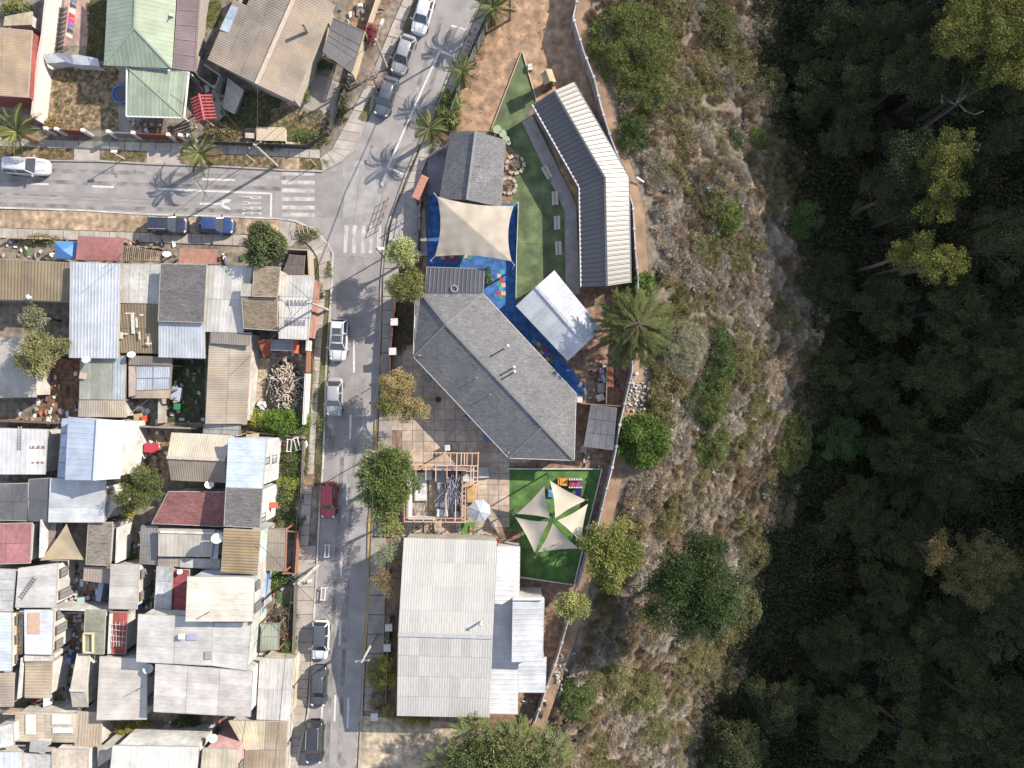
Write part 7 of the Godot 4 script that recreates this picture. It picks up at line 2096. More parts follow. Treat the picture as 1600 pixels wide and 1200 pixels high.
# ---------------------------------------------------------------- cars, poles, wires
func street_things():
	var silver = C(178, 180, 184)
	car("parked_car", "white saloon at the head of the diagonal street's parked row", 660.5, 21, -0.27, 0.96, C(232, 234, 238))
	car("parked_car", "silver grey saloon in the middle of the diagonal street's parked row", 630, 84, -0.33, 0.95, C(166, 168, 172))
	car("parked_car", "dark bonneted grey saloon at the lower end of the diagonal parked row", 603, 150, -0.29, 0.96, C(96, 102, 116))
	car("parked_car", "white estate car heading along the side street at the frame edge", 40, 259, 1.0, 0.07, C(222, 222, 226), {"hatch": true, "len": 4.75, "wid": 1.85, "high": 1.62})
	car("parked_car", "navy blue off-roader on the sandy verge", 262.5, 352, 1.0, 0.03, C(44, 50, 72), {"hatch": true, "len": 4.1, "wid": 1.8, "high": 1.68, "rails": true, "y": 0.1})
	car("parked_car", "bright blue saloon on the sandy verge", 335.6, 352, 1.0, 0.06, C(42, 68, 122), {"len": 4.0, "y": 0.1})
	car("parked_car", "white car with black sunroof panels, opposite the school garden", 528.4, 531, -0.05, 1.0, C(238, 238, 236), {"hatch": true, "len": 4.4, "wid": 1.86, "high": 1.66, "sunroof": 1, "rails": true})
	car("parked_car", "silver saloon behind the white sunroof car", 522, 620, -0.03, 1.0, C(170, 173, 178), {"len": 4.0})
	car("parked_car", "dark red hatchback at the kerb", 513, 782, -0.03, 1.0, C(188, 36, 58), {"hatch": true, "len": 3.75, "wid": 1.68})
	car("parked_car", "white hatchback with black glass roof", 500, 1001, -0.04, 1.0, C(236, 238, 240), {"hatch": true, "len": 4.1, "wid": 1.8, "roofcol": Color(0.03, 0.034, 0.04)})
	car("parked_car", "charcoal saloon behind the black roofed white hatchback", 497.3, 1073, -0.04, 1.0, C(72, 76, 82), {"len": 4.3})
	car("parked_car", "black off-roader nearest the south end of the street", 491, 1160, -0.03, 1.0, C(50, 52, 60), {"hatch": true, "len": 4.5, "wid": 1.88, "high": 1.75, "rails": true})
	# poles
	pole("tall concrete utility pole in the planting bed of the side street", 433, 259, 7.0, {"arm": 0.7, "turn": 0.5})
	pole("slim concrete utility pole beside the red bush on the diagonal street", 605, 107, 6.6, {"arm": 0.5, "turn": 1.2, "lamp": 1.5})
	pole("concrete utility pole by the orange boundary wall", 512, 484, 7.0, {"arm": 0.6, "turn": 0.3})
	pole("concrete utility pole on the pavement beside the white road barriers", 496, 884, 7.0, {"arm": 0.6, "turn": 0.2, "r": 0.2})
	pole("utility pole on the school pavement in front of the hall", 588, 992, 7.6, {"arm": 0.7, "turn": 0.1})
	pole("steel lattice mast pole at the sandy corner north of the palms", 797, 31, 9.0, {"r": 0.14, "lamp": -1.6, "col": C(170, 150, 140)})
	pole("short street lamp in the dry planting bed of the side street", 195, 249, 2.6, {"name": "garden_lamp", "cat": "street lamp", "r": 0.07, "col": C(226, 226, 222), "lamp": 0.05})
	pole("small white sign post in the bed nearest the junction", 494, 259, 2.2, {"name": "sign_post", "cat": "sign post", "r": 0.06, "col": C(232, 232, 230)})
	pole("small white post in the bed beside the tall concrete pole", 397, 252, 2.3, {"name": "sign_post", "cat": "sign post", "r": 0.06, "col": C(232, 230, 226)})
	pole("slim steel street lamp at the junction kerb beside the second crossing", 601, 402, 5.0, {"name": "street_lamp", "cat": "street lamp", "r": 0.08, "col": C(90, 80, 80), "lamp": 0.3})
	pole("thin grey post beside the parasol side of the school pavement", 601, 700, 4.5, {"name": "street_lamp", "cat": "street lamp", "r": 0.07, "col": C(120, 116, 110), "lamp": -0.7})
	for q in [[588, 1090, 0.05], [596, 1104, 0.05]]:
		pass
	cable("thick dark cable bundle strung above the school side kerb", [790, -90, 754, 0, 680, 172, 604, 362, 597, 440, 589, 640, 580, 820, 567, 1028, 556, 1240], 7.0, 0.05, 0.15)
	cable("thin wire from the tall concrete pole to the roofs across the side street", [399, 228, 160, 420], 6.6, 0.02, 0.4)
	cable("thin wire between the concrete poles of the street's west side", [483, 467, 456, 906], 6.6, 0.02, 0.6)
	cable("thin wire from the side street pole to the diagonal street pole", [399, 228, 583, 62], 6.5, 0.02, 0.4)
	cable("thin wire from the orange wall pole across the street to the school", [483, 467, 660, 470], 5.6, 0.02, 0.3)
	for q in [["house drop wire from the orange wall pole to the white corner house", [483, 467, 452, 440], 5.2], ["house drop wire from the orange wall pole to the long tan roof", [483, 467, 392, 560], 5.0], ["house drop wire from the barrier pole to the ochre ribbed house", [456, 906, 404, 850], 5.8], ["house drop wire from the barrier pole to the striped awning house", [456, 906, 396, 1010], 5.8], ["house drop wire from the side street pole to the big brown roof", [399, 228, 402, 130], 5.0], ["house drop wire from the side street pole to the green porch", [399, 228, 292, 114], 4.6], ["wire from the barrier pole along the white ribbed street roof", [456, 906, 428, 1200], 6.4], ["wire from the barrier pole across the road to the hall pole", [456, 906, 566, 1026], 6.6]]:
		cable(q[0], q[1], q[2], 0.024, 0.35)
	# white timber barriers
	for q in [[452, 696, 0.08, "white barrier frame in the front yard, nearer the white house"], [464, 693.5, -0.25, "white barrier frame in the front yard, nearer the pavement"], [511, 861, 0.06, "white barrier frame on the road, northern one by the kerb"], [505, 928, 0.08, "white barrier frame on the road, southern one by the kerb"]]:
		var c = P(q[0], q[1], 0.5)
		var t = thing("road_barrier", q[3], "barrier", Vector3(c.x, 0, c.z), -q[2], "white timber road barriers")
		var m = mat(C(240, 240, 238), 0.7, "blotch", 0.5)
		for s in [-0.2, 0.2]:
			var mb = MB.new()
			mb.box(Vector3(s, 0.5, 0), Vector3(0.09, 0.09, 1.35))
			put("rail", mb, m, t)
		for z in [-0.62, 0.62]:
			var mb = MB.new()
			mb.box(Vector3(0, 0.52, z), Vector3(0.6, 0.08, 0.09))
			for s in [-0.26, 0.26]: mb.bar(Vector3(s * 0.8, 0.5, z), Vector3(s * 1.3, 0.0, z), 0.06, 0.06)
			put("trestle", mb, m, t)
	# corner rack on the little traffic island
	var t = thing("bicycle_rack", "thin grey pipe rack in the corner bed of the junction", "rack", P(476, 359))
	for k in 3:
		var mb = MB.new()
		mb.tube([Vector3(-0.5 + 0.45 * k, 0, -0.5), Vector3(-0.5 + 0.45 * k, 0.8, -0.3), Vector3(-0.3 + 0.45 * k, 0.8, 0.5), Vector3(-0.3 + 0.45 * k, 0, 0.7)], [0.03, 0.03, 0.03, 0.03], 6)
		put("hoop", mb, mat(C(190, 186, 180), 0.5), t)

# ---------------------------------------------------------------- street and garden greenery
func greenery():
	var fr = [frond_mesh(2.6), frond_mesh(2.3), frond_mesh(2.8)]
	palm("young palm at the frame edge beside the white estate car", 28, 206, 3.0, 1.1, fr)
	palm("young palm whose long shadow lies across the side street", 313, 240, 3.0, 0.9, fr)
	palm("young palm at the top of the sandy school ground", 770, 12, 3.2, 0.95, fr)
	palm("young palm in the middle of the street side row by the sandy ground", 722, 113, 3.2, 0.78, fr)
	palm("young palm nearest the school hut", 672, 203, 3.0, 0.9, fr)
	shrub("spiky green reed clump between the two lower palms", 700, 172, 1.3, 2.0, 1.6, "grass", [G(108, 122, 66), G(136, 142, 84)], {"dens": 34.0, "sc": 1.6})
	var dry = [G(150, 140, 108), G(160, 140, 120), G(128, 128, 86)]
	shrub("dry creeper mass at the foot of the lowest palm", 688, 222, 1.1, 1.4, 0.6, "twig", dry, {"dens": 16.0, "sc": 0.7})
	shrub("dry weeds along the green wire fence", 742, 80, 1.0, 3.0, 0.4, "twig", dry, {"dens": 10.0, "sc": 0.5})
	# street trees
	tree("street_tree", "pale yellow green round tree at the second crossing", "tree", 629, 396, 4.0, 1.9, 1.3, 1.75, "small", [G(180, 186, 116), G(162, 170, 102)], {"lobes": 12, "lr": 0.42, "dens": 60.0})
	tree("street_tree", "darker olive round tree just south of the pale yellow green one", "tree", 632, 445, 4.0, 2.05, 1.4, 2.1, "small", [G(120, 124, 64), G(136, 136, 72), G(106, 112, 60)], {"lobes": 13, "lr": 0.42, "dens": 60.0})
	tree("street_tree", "bronze tinted round tree by the garden fence of the school", "tree", 624, 622, 4.2, 2.85, 1.6, 2.75, "small", [G(150, 136, 84), G(128, 126, 66), G(166, 146, 100)], {"lobes": 20, "lr": 0.36, "dens": 60.0})
	tree("street_tree", "large bright green street tree beside the timber frame", "tree", 603, 754, 5.2, 2.9, 2.2, 3.9, "leaf", [G(100, 116, 54), G(84, 102, 46), G(116, 126, 64)], {"lobes": 16, "lr": 0.45, "dens": 34.0})
	tree("street_tree", "yellow green small tree south of the large street tree", "tree", 607, 818, 4.0, 1.5, 1.2, 1.6, "small", [G(146, 150, 76), G(126, 136, 70)], {"lobes": 7, "lr": 0.5, "dens": 40.0})
	tree("street_tree", "grey green wispy tree at the corner of the hall", "tree", 604, 862, 3.4, 1.5, 1.0, 1.5, "fine", [G(150, 154, 120), G(134, 140, 104)], {"lobes": 6, "lr": 0.5, "dens": 26.0})
	tree("street_tree", "brown thinning tree beside the hall", "tree", 602, 906, 3.4, 1.4, 1.1, 1.9, "fine", [G(146, 124, 92), G(164, 140, 110), G(120, 110, 70)], {"lobes": 7, "lr": 0.5, "dens": 22.0})
	for q in [[602, 1041, 0.85, 0.8, "bright yellow flowering bush at the hall wall, northern"], [604, 1065, 0.8, 1.0, "bright yellow flowering bush at the hall wall, southern"]]:
		shrub(q[4], q[0], q[1], q[2], q[3], 1.8, "small", [G(208, 190, 50), G(186, 178, 52), G(150, 150, 50)], {"dens": 90.0})
	shrub("olive bush on the pavement side of the two yellow bushes", 586, 1056, 0.95, 1.6, 1.8, "small", [G(146, 142, 76), G(160, 154, 90)], {"dens": 70.0})
	shrub("mixed mauve and yellow bush by the lone gate pillar", 593, 1100, 1.1, 1.2, 1.6, "small", [G(150, 136, 90), G(170, 150, 80), G(160, 146, 140)], {"dens": 60.0})
	shrub("small green bush at the south corner of the hall", 617, 1118, 0.9, 0.7, 1.3, "small", [G(110, 118, 60), G(160, 150, 80)], {"dens": 60.0})
	shrub("small orange flowering bush along the hall's south wall, west", 640, 1127, 0.7, 0.5, 1.0, "small", [G(180, 130, 70), G(150, 146, 60)], {"dens": 60.0})
	shrub("small yellow bush along the hall's south wall, east", 664, 1129, 0.7, 0.5, 1.0, "small", [G(190, 170, 70), G(140, 140, 60)], {"dens": 60.0})
	shrub("row of low herbs at the north wall of the hall", 705, 838, 4.2, 0.35, 0.7, "small", [G(150, 146, 110), G(110, 116, 76), G(196, 190, 176)], {"dens": 20.0})
	shrub("small potted palm shrub beside the charcoal annex", 760, 432, 0.45, 0.9, 1.3, "leaf", [G(70, 100, 60), G(96, 120, 70)], {"dens": 40.0})
	shrub("dark garden shrubbery along the school's west fence", 632, 500, 1.0, 3.4, 0.7, "small", [G(104, 112, 66), G(120, 110, 80)], {"dens": 14.0})
	# trees and shrubs of the houses
	tree("garden_tree", "dense dark green round tree at the corner of the front row", "tree", 413, 384, 4.6, 2.35, 1.8, 2.2, "leaf", [G(86, 98, 58), G(74, 88, 50), G(100, 110, 66)], {"lobes": 15, "lr": 0.42, "dens": 50.0})
	tree("garden_tree", "yellowish green tree that shades the pale grey roof", "tree", 62, 556, 5.0, 2.4, 1.8, 2.8, "leaf", [G(140, 138, 84), G(122, 124, 72), G(150, 146, 96)], {"lobes": 14, "lr": 0.42, "dens": 30.0, "sc": 0.85})
	tree("garden_tree", "grey green tree behind the ochre brown roof", "tree", 54, 496, 4.2, 1.5, 1.4, 1.7, "leaf", [G(128, 130, 104), G(112, 116, 86)], {"lobes": 8, "lr": 0.46, "dens": 32.0, "sc": 0.85})
	tree("garden_tree", "dark clumped tree between the two storey gable and the dull red roof", "tree", 214, 758, 4.4, 3.1, 1.5, 2.6, "small", [G(96, 104, 54), G(82, 92, 46), G(110, 114, 60)], {"lobes": 15, "lr": 0.27, "dens": 90.0})
	shrub("bright green clipped hedge beside the firewood heap", 441, 660, 2.6, 1.35, 2.2, "small", [G(96, 128, 42), G(80, 112, 38), G(110, 140, 48)], {"dens": 90.0, "name": "hedge", "cat": "hedge"})
	shrub("yellow end of the hedge at the long tan roof", 402, 655, 0.9, 0.9, 1.7, "small", [G(172, 168, 40), G(140, 150, 40)], {"dens": 80.0, "name": "hedge", "cat": "hedge"})
	shrub("small ivy clump at the corner of the long tan roof", 392, 640, 0.6, 0.8, 1.0, "small", [G(110, 130, 70)], {"dens": 60.0})
	shrub("crimson flowering bush beside the carport", 577, 49, 0.75, 0.95, 2.2, "small", [G(150, 56, 68), G(128, 48, 58)], {"dens": 90.0})
	tree("bare_tree", "leafless purplish tree over the corner house's pavement", "tree", 583, 122, 3.4, 1.6, 1.0, 1.5, "bare", [G(176, 150, 150), G(160, 136, 134)], {"lobes": 8, "lr": 0.5, "dens": 12.0, "sc": 0.5})
	for q in [["overgrown brownish shrub at the street fence of the corner yard, west", 345, 206, 1.9, 1.0, 1.2, G(120, 116, 74), G(150, 130, 96)], ["overgrown green shrub beside the beige concrete box", 425, 226, 1.2, 0.5, 0.8, G(96, 106, 56), G(130, 116, 80)], ["dark green shrub in the corner of the brown house's yard", 485, 216, 1.8, 0.7, 0.6, G(92, 108, 56), G(110, 120, 66)], ["ivy strip along the eave of the large brown roof", 478, 128, 0.45, 2.2, 0.6, G(100, 120, 66), G(140, 146, 90)], ["dark green shrub by the carport of the brown house", 505, 102, 0.7, 0.5, 0.9, G(60, 84, 50), G(80, 100, 56)], ["shady hedge along the street wall of the brown house", 535, 160, 0.5, 1.9, 0.9, G(78, 88, 54), G(100, 104, 66)], ["orange weeds at the foot of the tall white wall", 78, 196, 1.0, 0.6, 0.5, G(170, 136, 90), G(140, 130, 70)],
			["yellow green shrub at the house corner in the top corner yard", 22, 12, 1.5, 0.9, 1.4, G(140, 146, 74), G(80, 90, 50)], ["low clipped hedge strip in front of the ochre roof", 62, 374, 2.4, 0.35, 0.7, G(110, 112, 62), G(140, 130, 80)], ["small spiky plant in the corner bed of the junction", 480, 366, 1.1, 0.6, 0.7, G(110, 116, 76), G(140, 136, 100)], ["rosette shrub beside the orange boundary wall", 496, 455, 0.55, 0.7, 0.8, G(130, 134, 84), G(104, 112, 66)], ["dark grass clump by the pavement opposite the white house", 462, 722, 1.3, 2.0, 0.9, G(84, 104, 56), G(100, 116, 70)], ["yellow hedge in front of the mint green house", 453, 755, 1.4, 0.6, 1.2, G(150, 162, 60), G(126, 142, 56)], ["dark rose bush in the yard of the mint green house, north", 451, 776, 1.2, 0.8, 0.8, G(92, 112, 56), G(130, 140, 70)],
			["round dark bush in the yard of the mint green house, south", 448, 800, 0.9, 0.75, 1.1, G(92, 106, 66), G(80, 96, 58)], ["low green bush at the porch of the pastel tiled house", 461, 817, 0.8, 0.5, 0.8, G(100, 112, 64), G(84, 98, 54)], ["pale flower bed beside the porch corner", 437, 815, 0.6, 0.6, 0.7, G(150, 152, 110), G(100, 112, 66)], ["green plants in front of the blue awning", 430, 906, 0.5, 1.4, 0.9, G(116, 140, 56), G(86, 104, 50)], ["leafy shrub at the fence below the blue awning", 446, 905, 0.9, 0.8, 0.9, G(70, 92, 54), G(90, 110, 64)], ["flowering dark shrub under the green turf mat", 446, 962, 1.2, 1.0, 1.0, G(76, 92, 60), G(140, 120, 110)], ["bright leafy shrub at the striped awning", 449, 1014, 0.9, 0.9, 1.2, G(120, 136, 60), G(96, 114, 52)], ["reddish potted bush beside the striped awning", 448, 985, 0.7, 0.9, 0.7, G(170, 120, 104), G(120, 116, 80)],
			["yellow green shrub at the wide beige roof's south corner", 205, 1141, 1.7, 1.1, 1.6, G(176, 166, 66), G(150, 148, 60)], ["yellow shrub in the dark yard of the last row", 278, 1141, 0.9, 0.8, 1.3, G(150, 156, 70), G(100, 110, 56)], ["dark shrubs behind the yellow one in the last row's yard", 290, 1128, 1.4, 0.7, 0.9, G(80, 86, 52), G(96, 96, 60)], ["planted pots in the narrow green yard", 226, 922, 0.5, 1.6, 1.0, G(120, 136, 60), G(80, 96, 50)], ["shady plants in the small yard beneath the dark clumped tree", 198, 868, 0.8, 0.9, 0.7, G(110, 120, 60), G(84, 96, 52)], ["yellow bush at the foot of the dark clumped tree", 199, 806, 0.6, 0.5, 0.9, G(180, 176, 60), G(150, 150, 60)], ["green grass verge clump at the kerb by the silver saloon", 502, 660, 0.35, 0.8, 0.5, G(110, 124, 66), G(140, 140, 90)], ["kerb weeds by the junction's white kerb", 515, 420, 0.2, 0.9, 0.3, G(84, 112, 50), G(100, 120, 66)]]:
		shrub(q[0], q[1], q[2], q[3], q[4], q[5], "small", [q[6], q[7]], {"dens": 55.0})
	# grass on verges: nobody could count the blades
	var xf = []
	var cc = []
	for q in [[488, 496, 405, 560, 260], [490, 494, 560, 660, 160], [510, 514, 460, 640, 220], [500, 504, 640, 760, 120], [478, 484, 640, 740, 140], [84, 184, 108, 204, 260], [430, 515, 172, 224, 260], [60, 116, 233, 247, 80], [160, 229, 236, 252, 110], [340, 440, 244, 260, 150], [470, 516, 249, 262, 110], [345, 430, 140, 200, 300], [590, 640, 30, 190, 420], [0, 46, 232, 246, 60], [137, 164, 4, 92, 200], [322, 345, 2, 42, 90], [270, 318, 570, 655, 120], [435, 478, 695, 748, 160], [205, 262, 690, 740, 90], [690, 745, 60, 210, 160]]:
		for k in q[4]:
			var y: float = lerpf(q[2], q[3], rng.randf())
			var x: float = lerpf(q[0], q[1], rng.randf())
			if q[0] == 590: x = 632.0 - (y - 30.0) * 0.42 + rng.randf_range(-5, 9)
			if q[0] == 690: x = 738.0 - (y - 60.0) * 0.3 + rng.randf_range(-7, 7)
			var p = P(x, y) + Vector3(0, 0.03, 0)
			xf.append(Transform3D(Basis(Vector3.UP, rng.randf() * TAU).scaled(Vector3(1, 0.7, 1) * rng.randf_range(0.35, 0.7)), p))
			cc.append(tint([G(112, 122, 62), G(146, 140, 86), G(128, 112, 78)][rng.randi() % 3], 0.3))
	tag(multi("verge_grass", clump["grass"], xf, cc), "short tufts of grass on verges and yards", "grass", "", "stuff")

	# litter of the yards, too small and too many to tell apart
	var bx = BoxMesh.new()
	bx.size = Vector3(0.34, 0.3, 0.26)
	xf = []
	cc = []
	var lc = [C(236, 234, 230), C(220, 214, 206), C(190, 180, 170), C(150, 140, 130), C(236, 236, 240), C(120, 140, 170), C(180, 110, 90), C(90, 120, 90), C(90, 86, 84)]
	for q in [[92, 172, 886, 948, 90], [96, 132, 953, 1020, 60], [86, 118, 1028, 1100, 70], [176, 222, 824, 882, 40], [218, 244, 884, 952, 36], [202, 262, 624, 660, 60], [268, 320, 562, 660, 40], [58, 124, 562, 652, 40], [192, 262, 674, 745, 50], [400, 482, 534, 560, 40], [240, 352, 1126, 1146, 40], [415, 466, 895, 1020, 40], [436, 478, 690, 820, 30], [194, 280, 376, 408, 40], [0, 120, 376, 402, 40], [340, 490, 392, 428, 40], [30, 100, 640, 662, 40], [20, 160, 1098, 1112, 60], [306, 350, 110, 180, 30], [530, 590, 5, 60, 30], [906, 968, 560, 630, 50], [905, 960, 700, 730, 24], [625, 790, 820, 840, 30], [815, 855, 1085, 1120, 20], [200, 260, 186, 208, 16]]:
		for k in int(q[4] * 0.6):
			var p = P(lerpf(q[0], q[1], rng.randf()), lerpf(q[2], q[3], rng.randf())) + Vector3(0, 0.1, 0)
			xf.append(Transform3D(rot().scaled(Vector3(rng.randf_range(0.3, 1.3), rng.randf_range(0.3, 1.0), rng.randf_range(0.3, 2.2))), p))
			cc.append(tint(lc[rng.randi() % 9], 0.2))
	tag(multi("yard_litter", bx, xf, cc), "small boxes, boards and odds and ends strewn over the yards", "litter", "", "stuff")

	xf = []
	cc = []
	for k in 380:
		var x = lerpf(690, 930, rng.randf())
		var y = lerpf(0, 205, rng.randf())
		if x < 762 - y * 0.33 or x > 896 + y * 0.2 or (y > 70 and x > 822 - (y - 70) * 0.42): continue
		var p = P(x, y) + Vector3(0, 0.03, 0)
		xf.append(Transform3D(rot().scaled(Vector3.ONE * rng.randf_range(0.1, 0.36)), p))
		cc.append(tint(C(200, 168, 140), 0.22))
	tag(multi("pebbles", bx, xf, cc), "stones and clods scattered over the sandy school ground", "pebbles", "", "stuff")

# ---------------------------------------------------------------- the ravine
func ravine():
	var grey = [G(134, 116, 92), G(150, 134, 112), G(166, 150, 132), G(174, 160, 144), G(186, 174, 160)]
	var olive = [G(128, 122, 80), G(112, 108, 68), G(140, 130, 90)]
	var xf = []
	var cc = []
	var xg = []
	var cg = []
	var n2 = FastNoiseLite.new()
	n2.frequency = 0.11
	n2.seed = 21
	for k in 16000:
		var z = rng.randf_range(-62.0, 64.0)
		var d = pow(rng.randf(), 0.92) * 36.0
		var x = wall_x(z) + 1.5 + d
		var n = n2.get_noise_2d(x, z)
		if d < 1.2 and n > -0.3: continue
		if n2.get_noise_2d(x * 0.9 - 50.0, z * 0.9) > 0.5: continue
		var gr = rng.randf_range(0.35, 0.95) * (1.2 if n > 0.0 else 0.9)
		var green = n2.get_noise_2d(x * 1.3 + 90.0, z * 0.8) > 0.15 + clampf((z + 20.0) * 0.004, -0.12, 0.06) + 0.1 * rng.randfn()
		var base: Color = grey[clampi(int(2.5 + n * 5.0 + rng.randfn()), 0, 4)]
		if green: base = olive[rng.randi() % 3]
		var t = Transform3D(Basis(Vector3.UP, rng.randf() * TAU) * Basis(Vector3.RIGHT, rng.randfn() * 0.25), Vector3(x, ground_y(x, z) - 0.05, z))
		t.basis = t.basis.scaled(Vector3(gr, gr * rng.randf_range(0.75, 1.2), gr))
		xf.append(t)
		cc.append(tint(base, 0.28))
		if green:
			for i in 8:
				var a = rng.randf() * TAU
				var q = sqrt(rng.randf()) * gr
				xg.append(Transform3D(rot().scaled(Vector3.ONE * rng.randf_range(0.6, 1.0)), Vector3(x + cos(a) * q, ground_y(x, z) + 0.2 + gr * 0.7 * (1.0 - q * q / (gr * gr)), z + sin(a) * q)))
				cg.append(tint(base))
	tag(multi("dry_scrub", clump["brush"], xf, cc, null, leaf_mat({"rough": 0.95})), "grey brown dry scrub covering the slope below the boundary wall", "scrub", "", "stuff")
	tag(multi("green_scrub", clump["small"], xg, cg), "olive green low bushes mixed through the dry scrub", "scrub", "", "stuff")
	var eb = MB.new()
	var ep = []
	for z in range(-44, 40, 2): ep.append(Vector3(wall_x(z), 0, z))
	ribbon(eb, ep, 1.3, 0.0, 0.012, -0.75)
	tag(put("earth_strip", eb, mat(C(182, 150, 122), 0.95, "fine", 0.2, "grime", 0.1)), "", "", "", "structure")
	# shrubs and trees of the slope one by one
	var lim = [G(102, 112, 50), G(86, 98, 44), G(118, 122, 58)]
	var dk = [G(66, 92, 40), G(56, 80, 36), G(80, 104, 48)]
	for q in [["large round olive green bush just outside the boundary wall at the top", 987, 62, 4.4, 4.4, 3.2, "small", lim, 60.0], ["lower lobe of green bushes below the large round one", 1010, 135, 3.2, 2.6, 2.2, "small", lim, 40.0], ["green bush belt beside the bare earth strip by the wall", 990, 205, 1.7, 2.2, 1.6, "small", dk, 40.0], ["round dark green tree-like bush beside the charcoal shed", 1008, 690, 2.7, 2.7, 3.4, "leaf", [G(86, 112, 38), G(66, 92, 32), G(100, 124, 44)], 60.0], ["long green thicket on the slope, upper part", 1128, 560, 1.6, 3.6, 2.4, "small", dk, 50.0], ["long green thicket on the slope, middle part", 1108, 622, 2.6, 3.0, 2.6, "small", [G(96, 112, 52), G(80, 98, 44)], 45.0], ["long green thicket on the slope, lower part", 1112, 690, 2.3, 2.6, 2.2, "small", [G(100, 116, 58), G(84, 104, 50)], 40.0],
			["bright green bush in the middle of the upper slope", 1140, 335, 1.6, 1.8, 1.7, "small", [G(104, 124, 44), G(88, 110, 40)], 60.0], ["round green bush at the upper slope's lower edge", 1190, 212, 1.0, 1.5, 1.6, "small", [G(100, 120, 40), G(84, 104, 38)], 70.0], ["darker bush beside the round green one at the slope's lower edge", 1156, 216, 1.0, 1.4, 1.3, "small", dk, 60.0], ["olive bush mass at the slope's foot beside the shade line", 1245, 690, 2.9, 4.0, 2.8, "small", [G(112, 118, 62), G(96, 104, 52)], 45.0], ["yellow green bush at the foot of the slope lower down", 1290, 905, 3.0, 3.4, 2.4, "small", [G(130, 134, 62), G(108, 116, 54)], 40.0], ["grey green wormwood bush beside the big conifer", 1068, 540, 2.6, 2.8, 1.8, "fine", [G(150, 152, 124), G(136, 138, 110)], 30.0],
			["green bush beside the north side of the big conifer", 1000, 445, 1.6, 1.5, 2.4, "leaf", [G(104, 128, 56), G(86, 110, 48)], 60.0], ["dark creeper mass below the low white wall", 905, 1095, 1.8, 2.4, 1.4, "small", [G(100, 120, 56), G(84, 100, 50)], 40.0], ["olive bushes on the lower slope beneath the big green tree", 1000, 1085, 2.6, 2.6, 1.8, "small", [G(124, 124, 72), G(106, 110, 62)], 36.0], ["shady olive bush at the lower slope's middle", 1170, 960, 2.2, 2.6, 2.0, "small", [G(116, 118, 72), G(100, 104, 60)], 36.0], ["pale olive bush on the bottom of the lower slope", 960, 1060, 2.0, 2.2, 1.5, "small", [G(140, 136, 90), G(116, 116, 70)], 36.0], ["dry olive bush in the middle of the lower slope", 1110, 1050, 2.0, 2.0, 1.4, "fine", [G(140, 132, 96), G(120, 116, 80)], 30.0], ["dark bush at the upper slope's head near the shade", 1120, 30, 3.0, 2.4, 2.2, "small", [G(96, 104, 58), G(110, 112, 66)], 36.0], ["grey olive thicket low on the slope beside the dark feathery tree", 1180, 870, 2.6, 2.2, 1.8, "small", [G(128, 124, 84), G(110, 110, 70)], 30.0], ["olive thicket at the bottom edge of the slope", 1010, 1150, 2.8, 2.4, 1.8, "small", [G(122, 120, 72), G(104, 106, 62)], 30.0], ["dry brown bush above the lower yellow green one", 1230, 800, 1.8, 2.4, 1.4, "fine", [G(140, 126, 100), G(124, 114, 88)], 30.0], ["mixed olive bush on the upper slope south of the long wall bend", 1060, 205, 2.2, 1.8, 1.2, "small", [G(124, 118, 74), G(140, 124, 80)], 24.0], ["reddish olive bush near the head of the upper slope", 1085, 95, 2.0, 1.6, 1.3, "small", [G(140, 118, 70), G(120, 114, 66)], 24.0], ["small olive bush under the bright green bush of the upper slope", 1085, 380, 1.4, 1.4, 1.1, "small", [G(120, 118, 76)], 24.0], ["green bush beneath the dry upper slope, close to the shade line", 1205, 130, 2.4, 3.2, 2.2, "small", [G(112, 116, 66), G(128, 124, 76)], 30.0]]:
		shrub(q[0], q[1], q[2], q[3], q[4], q[5], q[6], q[7], {"dens": q[8], "name": "slope_bush", "cat": "bush"})
	for q in [[1107, 300, 0.9], [1113, 362, 1.1], [1135, 388, 1.1], [1153, 222, 0.9], [1128, 246, 0.8], [1172, 208, 0.8], [1115, 735, 0.9], [1205, 752, 1.1], [1196, 776, 0.9], [1084, 452, 0.8]]:
		var lab: String = {1107: "pale blue green agave highest on the open upper slope", 1113: "pale agave, upper of the pair in the middle of the slope", 1135: "pale agave, lower of the pair in the middle of the slope", 1153: "agave between the two green bushes at the upper shade line", 1128: "agave uphill of the dark bush at the upper shade line", 1172: "small silvery agave beside the round green bush", 1115: "agave below the long green thicket", 1205: "upper agave of the pair on the lower slope by the olive mass", 1196: "lower agave of the pair on the lower slope by the olive mass", 1084: "lone agave on the bare patch beside the big conifer"}[q[0]]
		var p = P(q[0], q[1], -5.0)
		p.y = ground_y(p.x, p.z)
		var w = P(q[0], q[1], p.y)
		var t = thing("agave", lab, "agave", Vector3(w.x, ground_y(w.x, w.z) + 0.2, w.z), 0.0, "agaves on the slope")
		var o = put("leaves", clump["agave"], mat(G(176, 190, 172), 0.6), t)
		o.scale = Vector3.ONE * q[2]
	conifer("big_conifer", "big spreading conifer with long feathery boughs beside the classroom wing", 995, 508, 8.5, 4.0, [G(76, 86, 38), G(62, 74, 34), G(92, 98, 46)], {"boughs": 15, "rings": 7, "low": 0.5, "high": 0.92, "taper": 0.35, "rise": 0.0, "fill": 2.2, "sc": 0.85, "fan": 0.8})
	tree("slope_tree", "yellow green bushy tree at the corner of the bright turf", "tree", 952, 868, 4.6, 3.3, 2.2, 3.9, "leaf", [G(122, 128, 52), G(104, 114, 46), G(136, 138, 70)], {"lobes": 18, "lr": 0.36, "dens": 40.0})
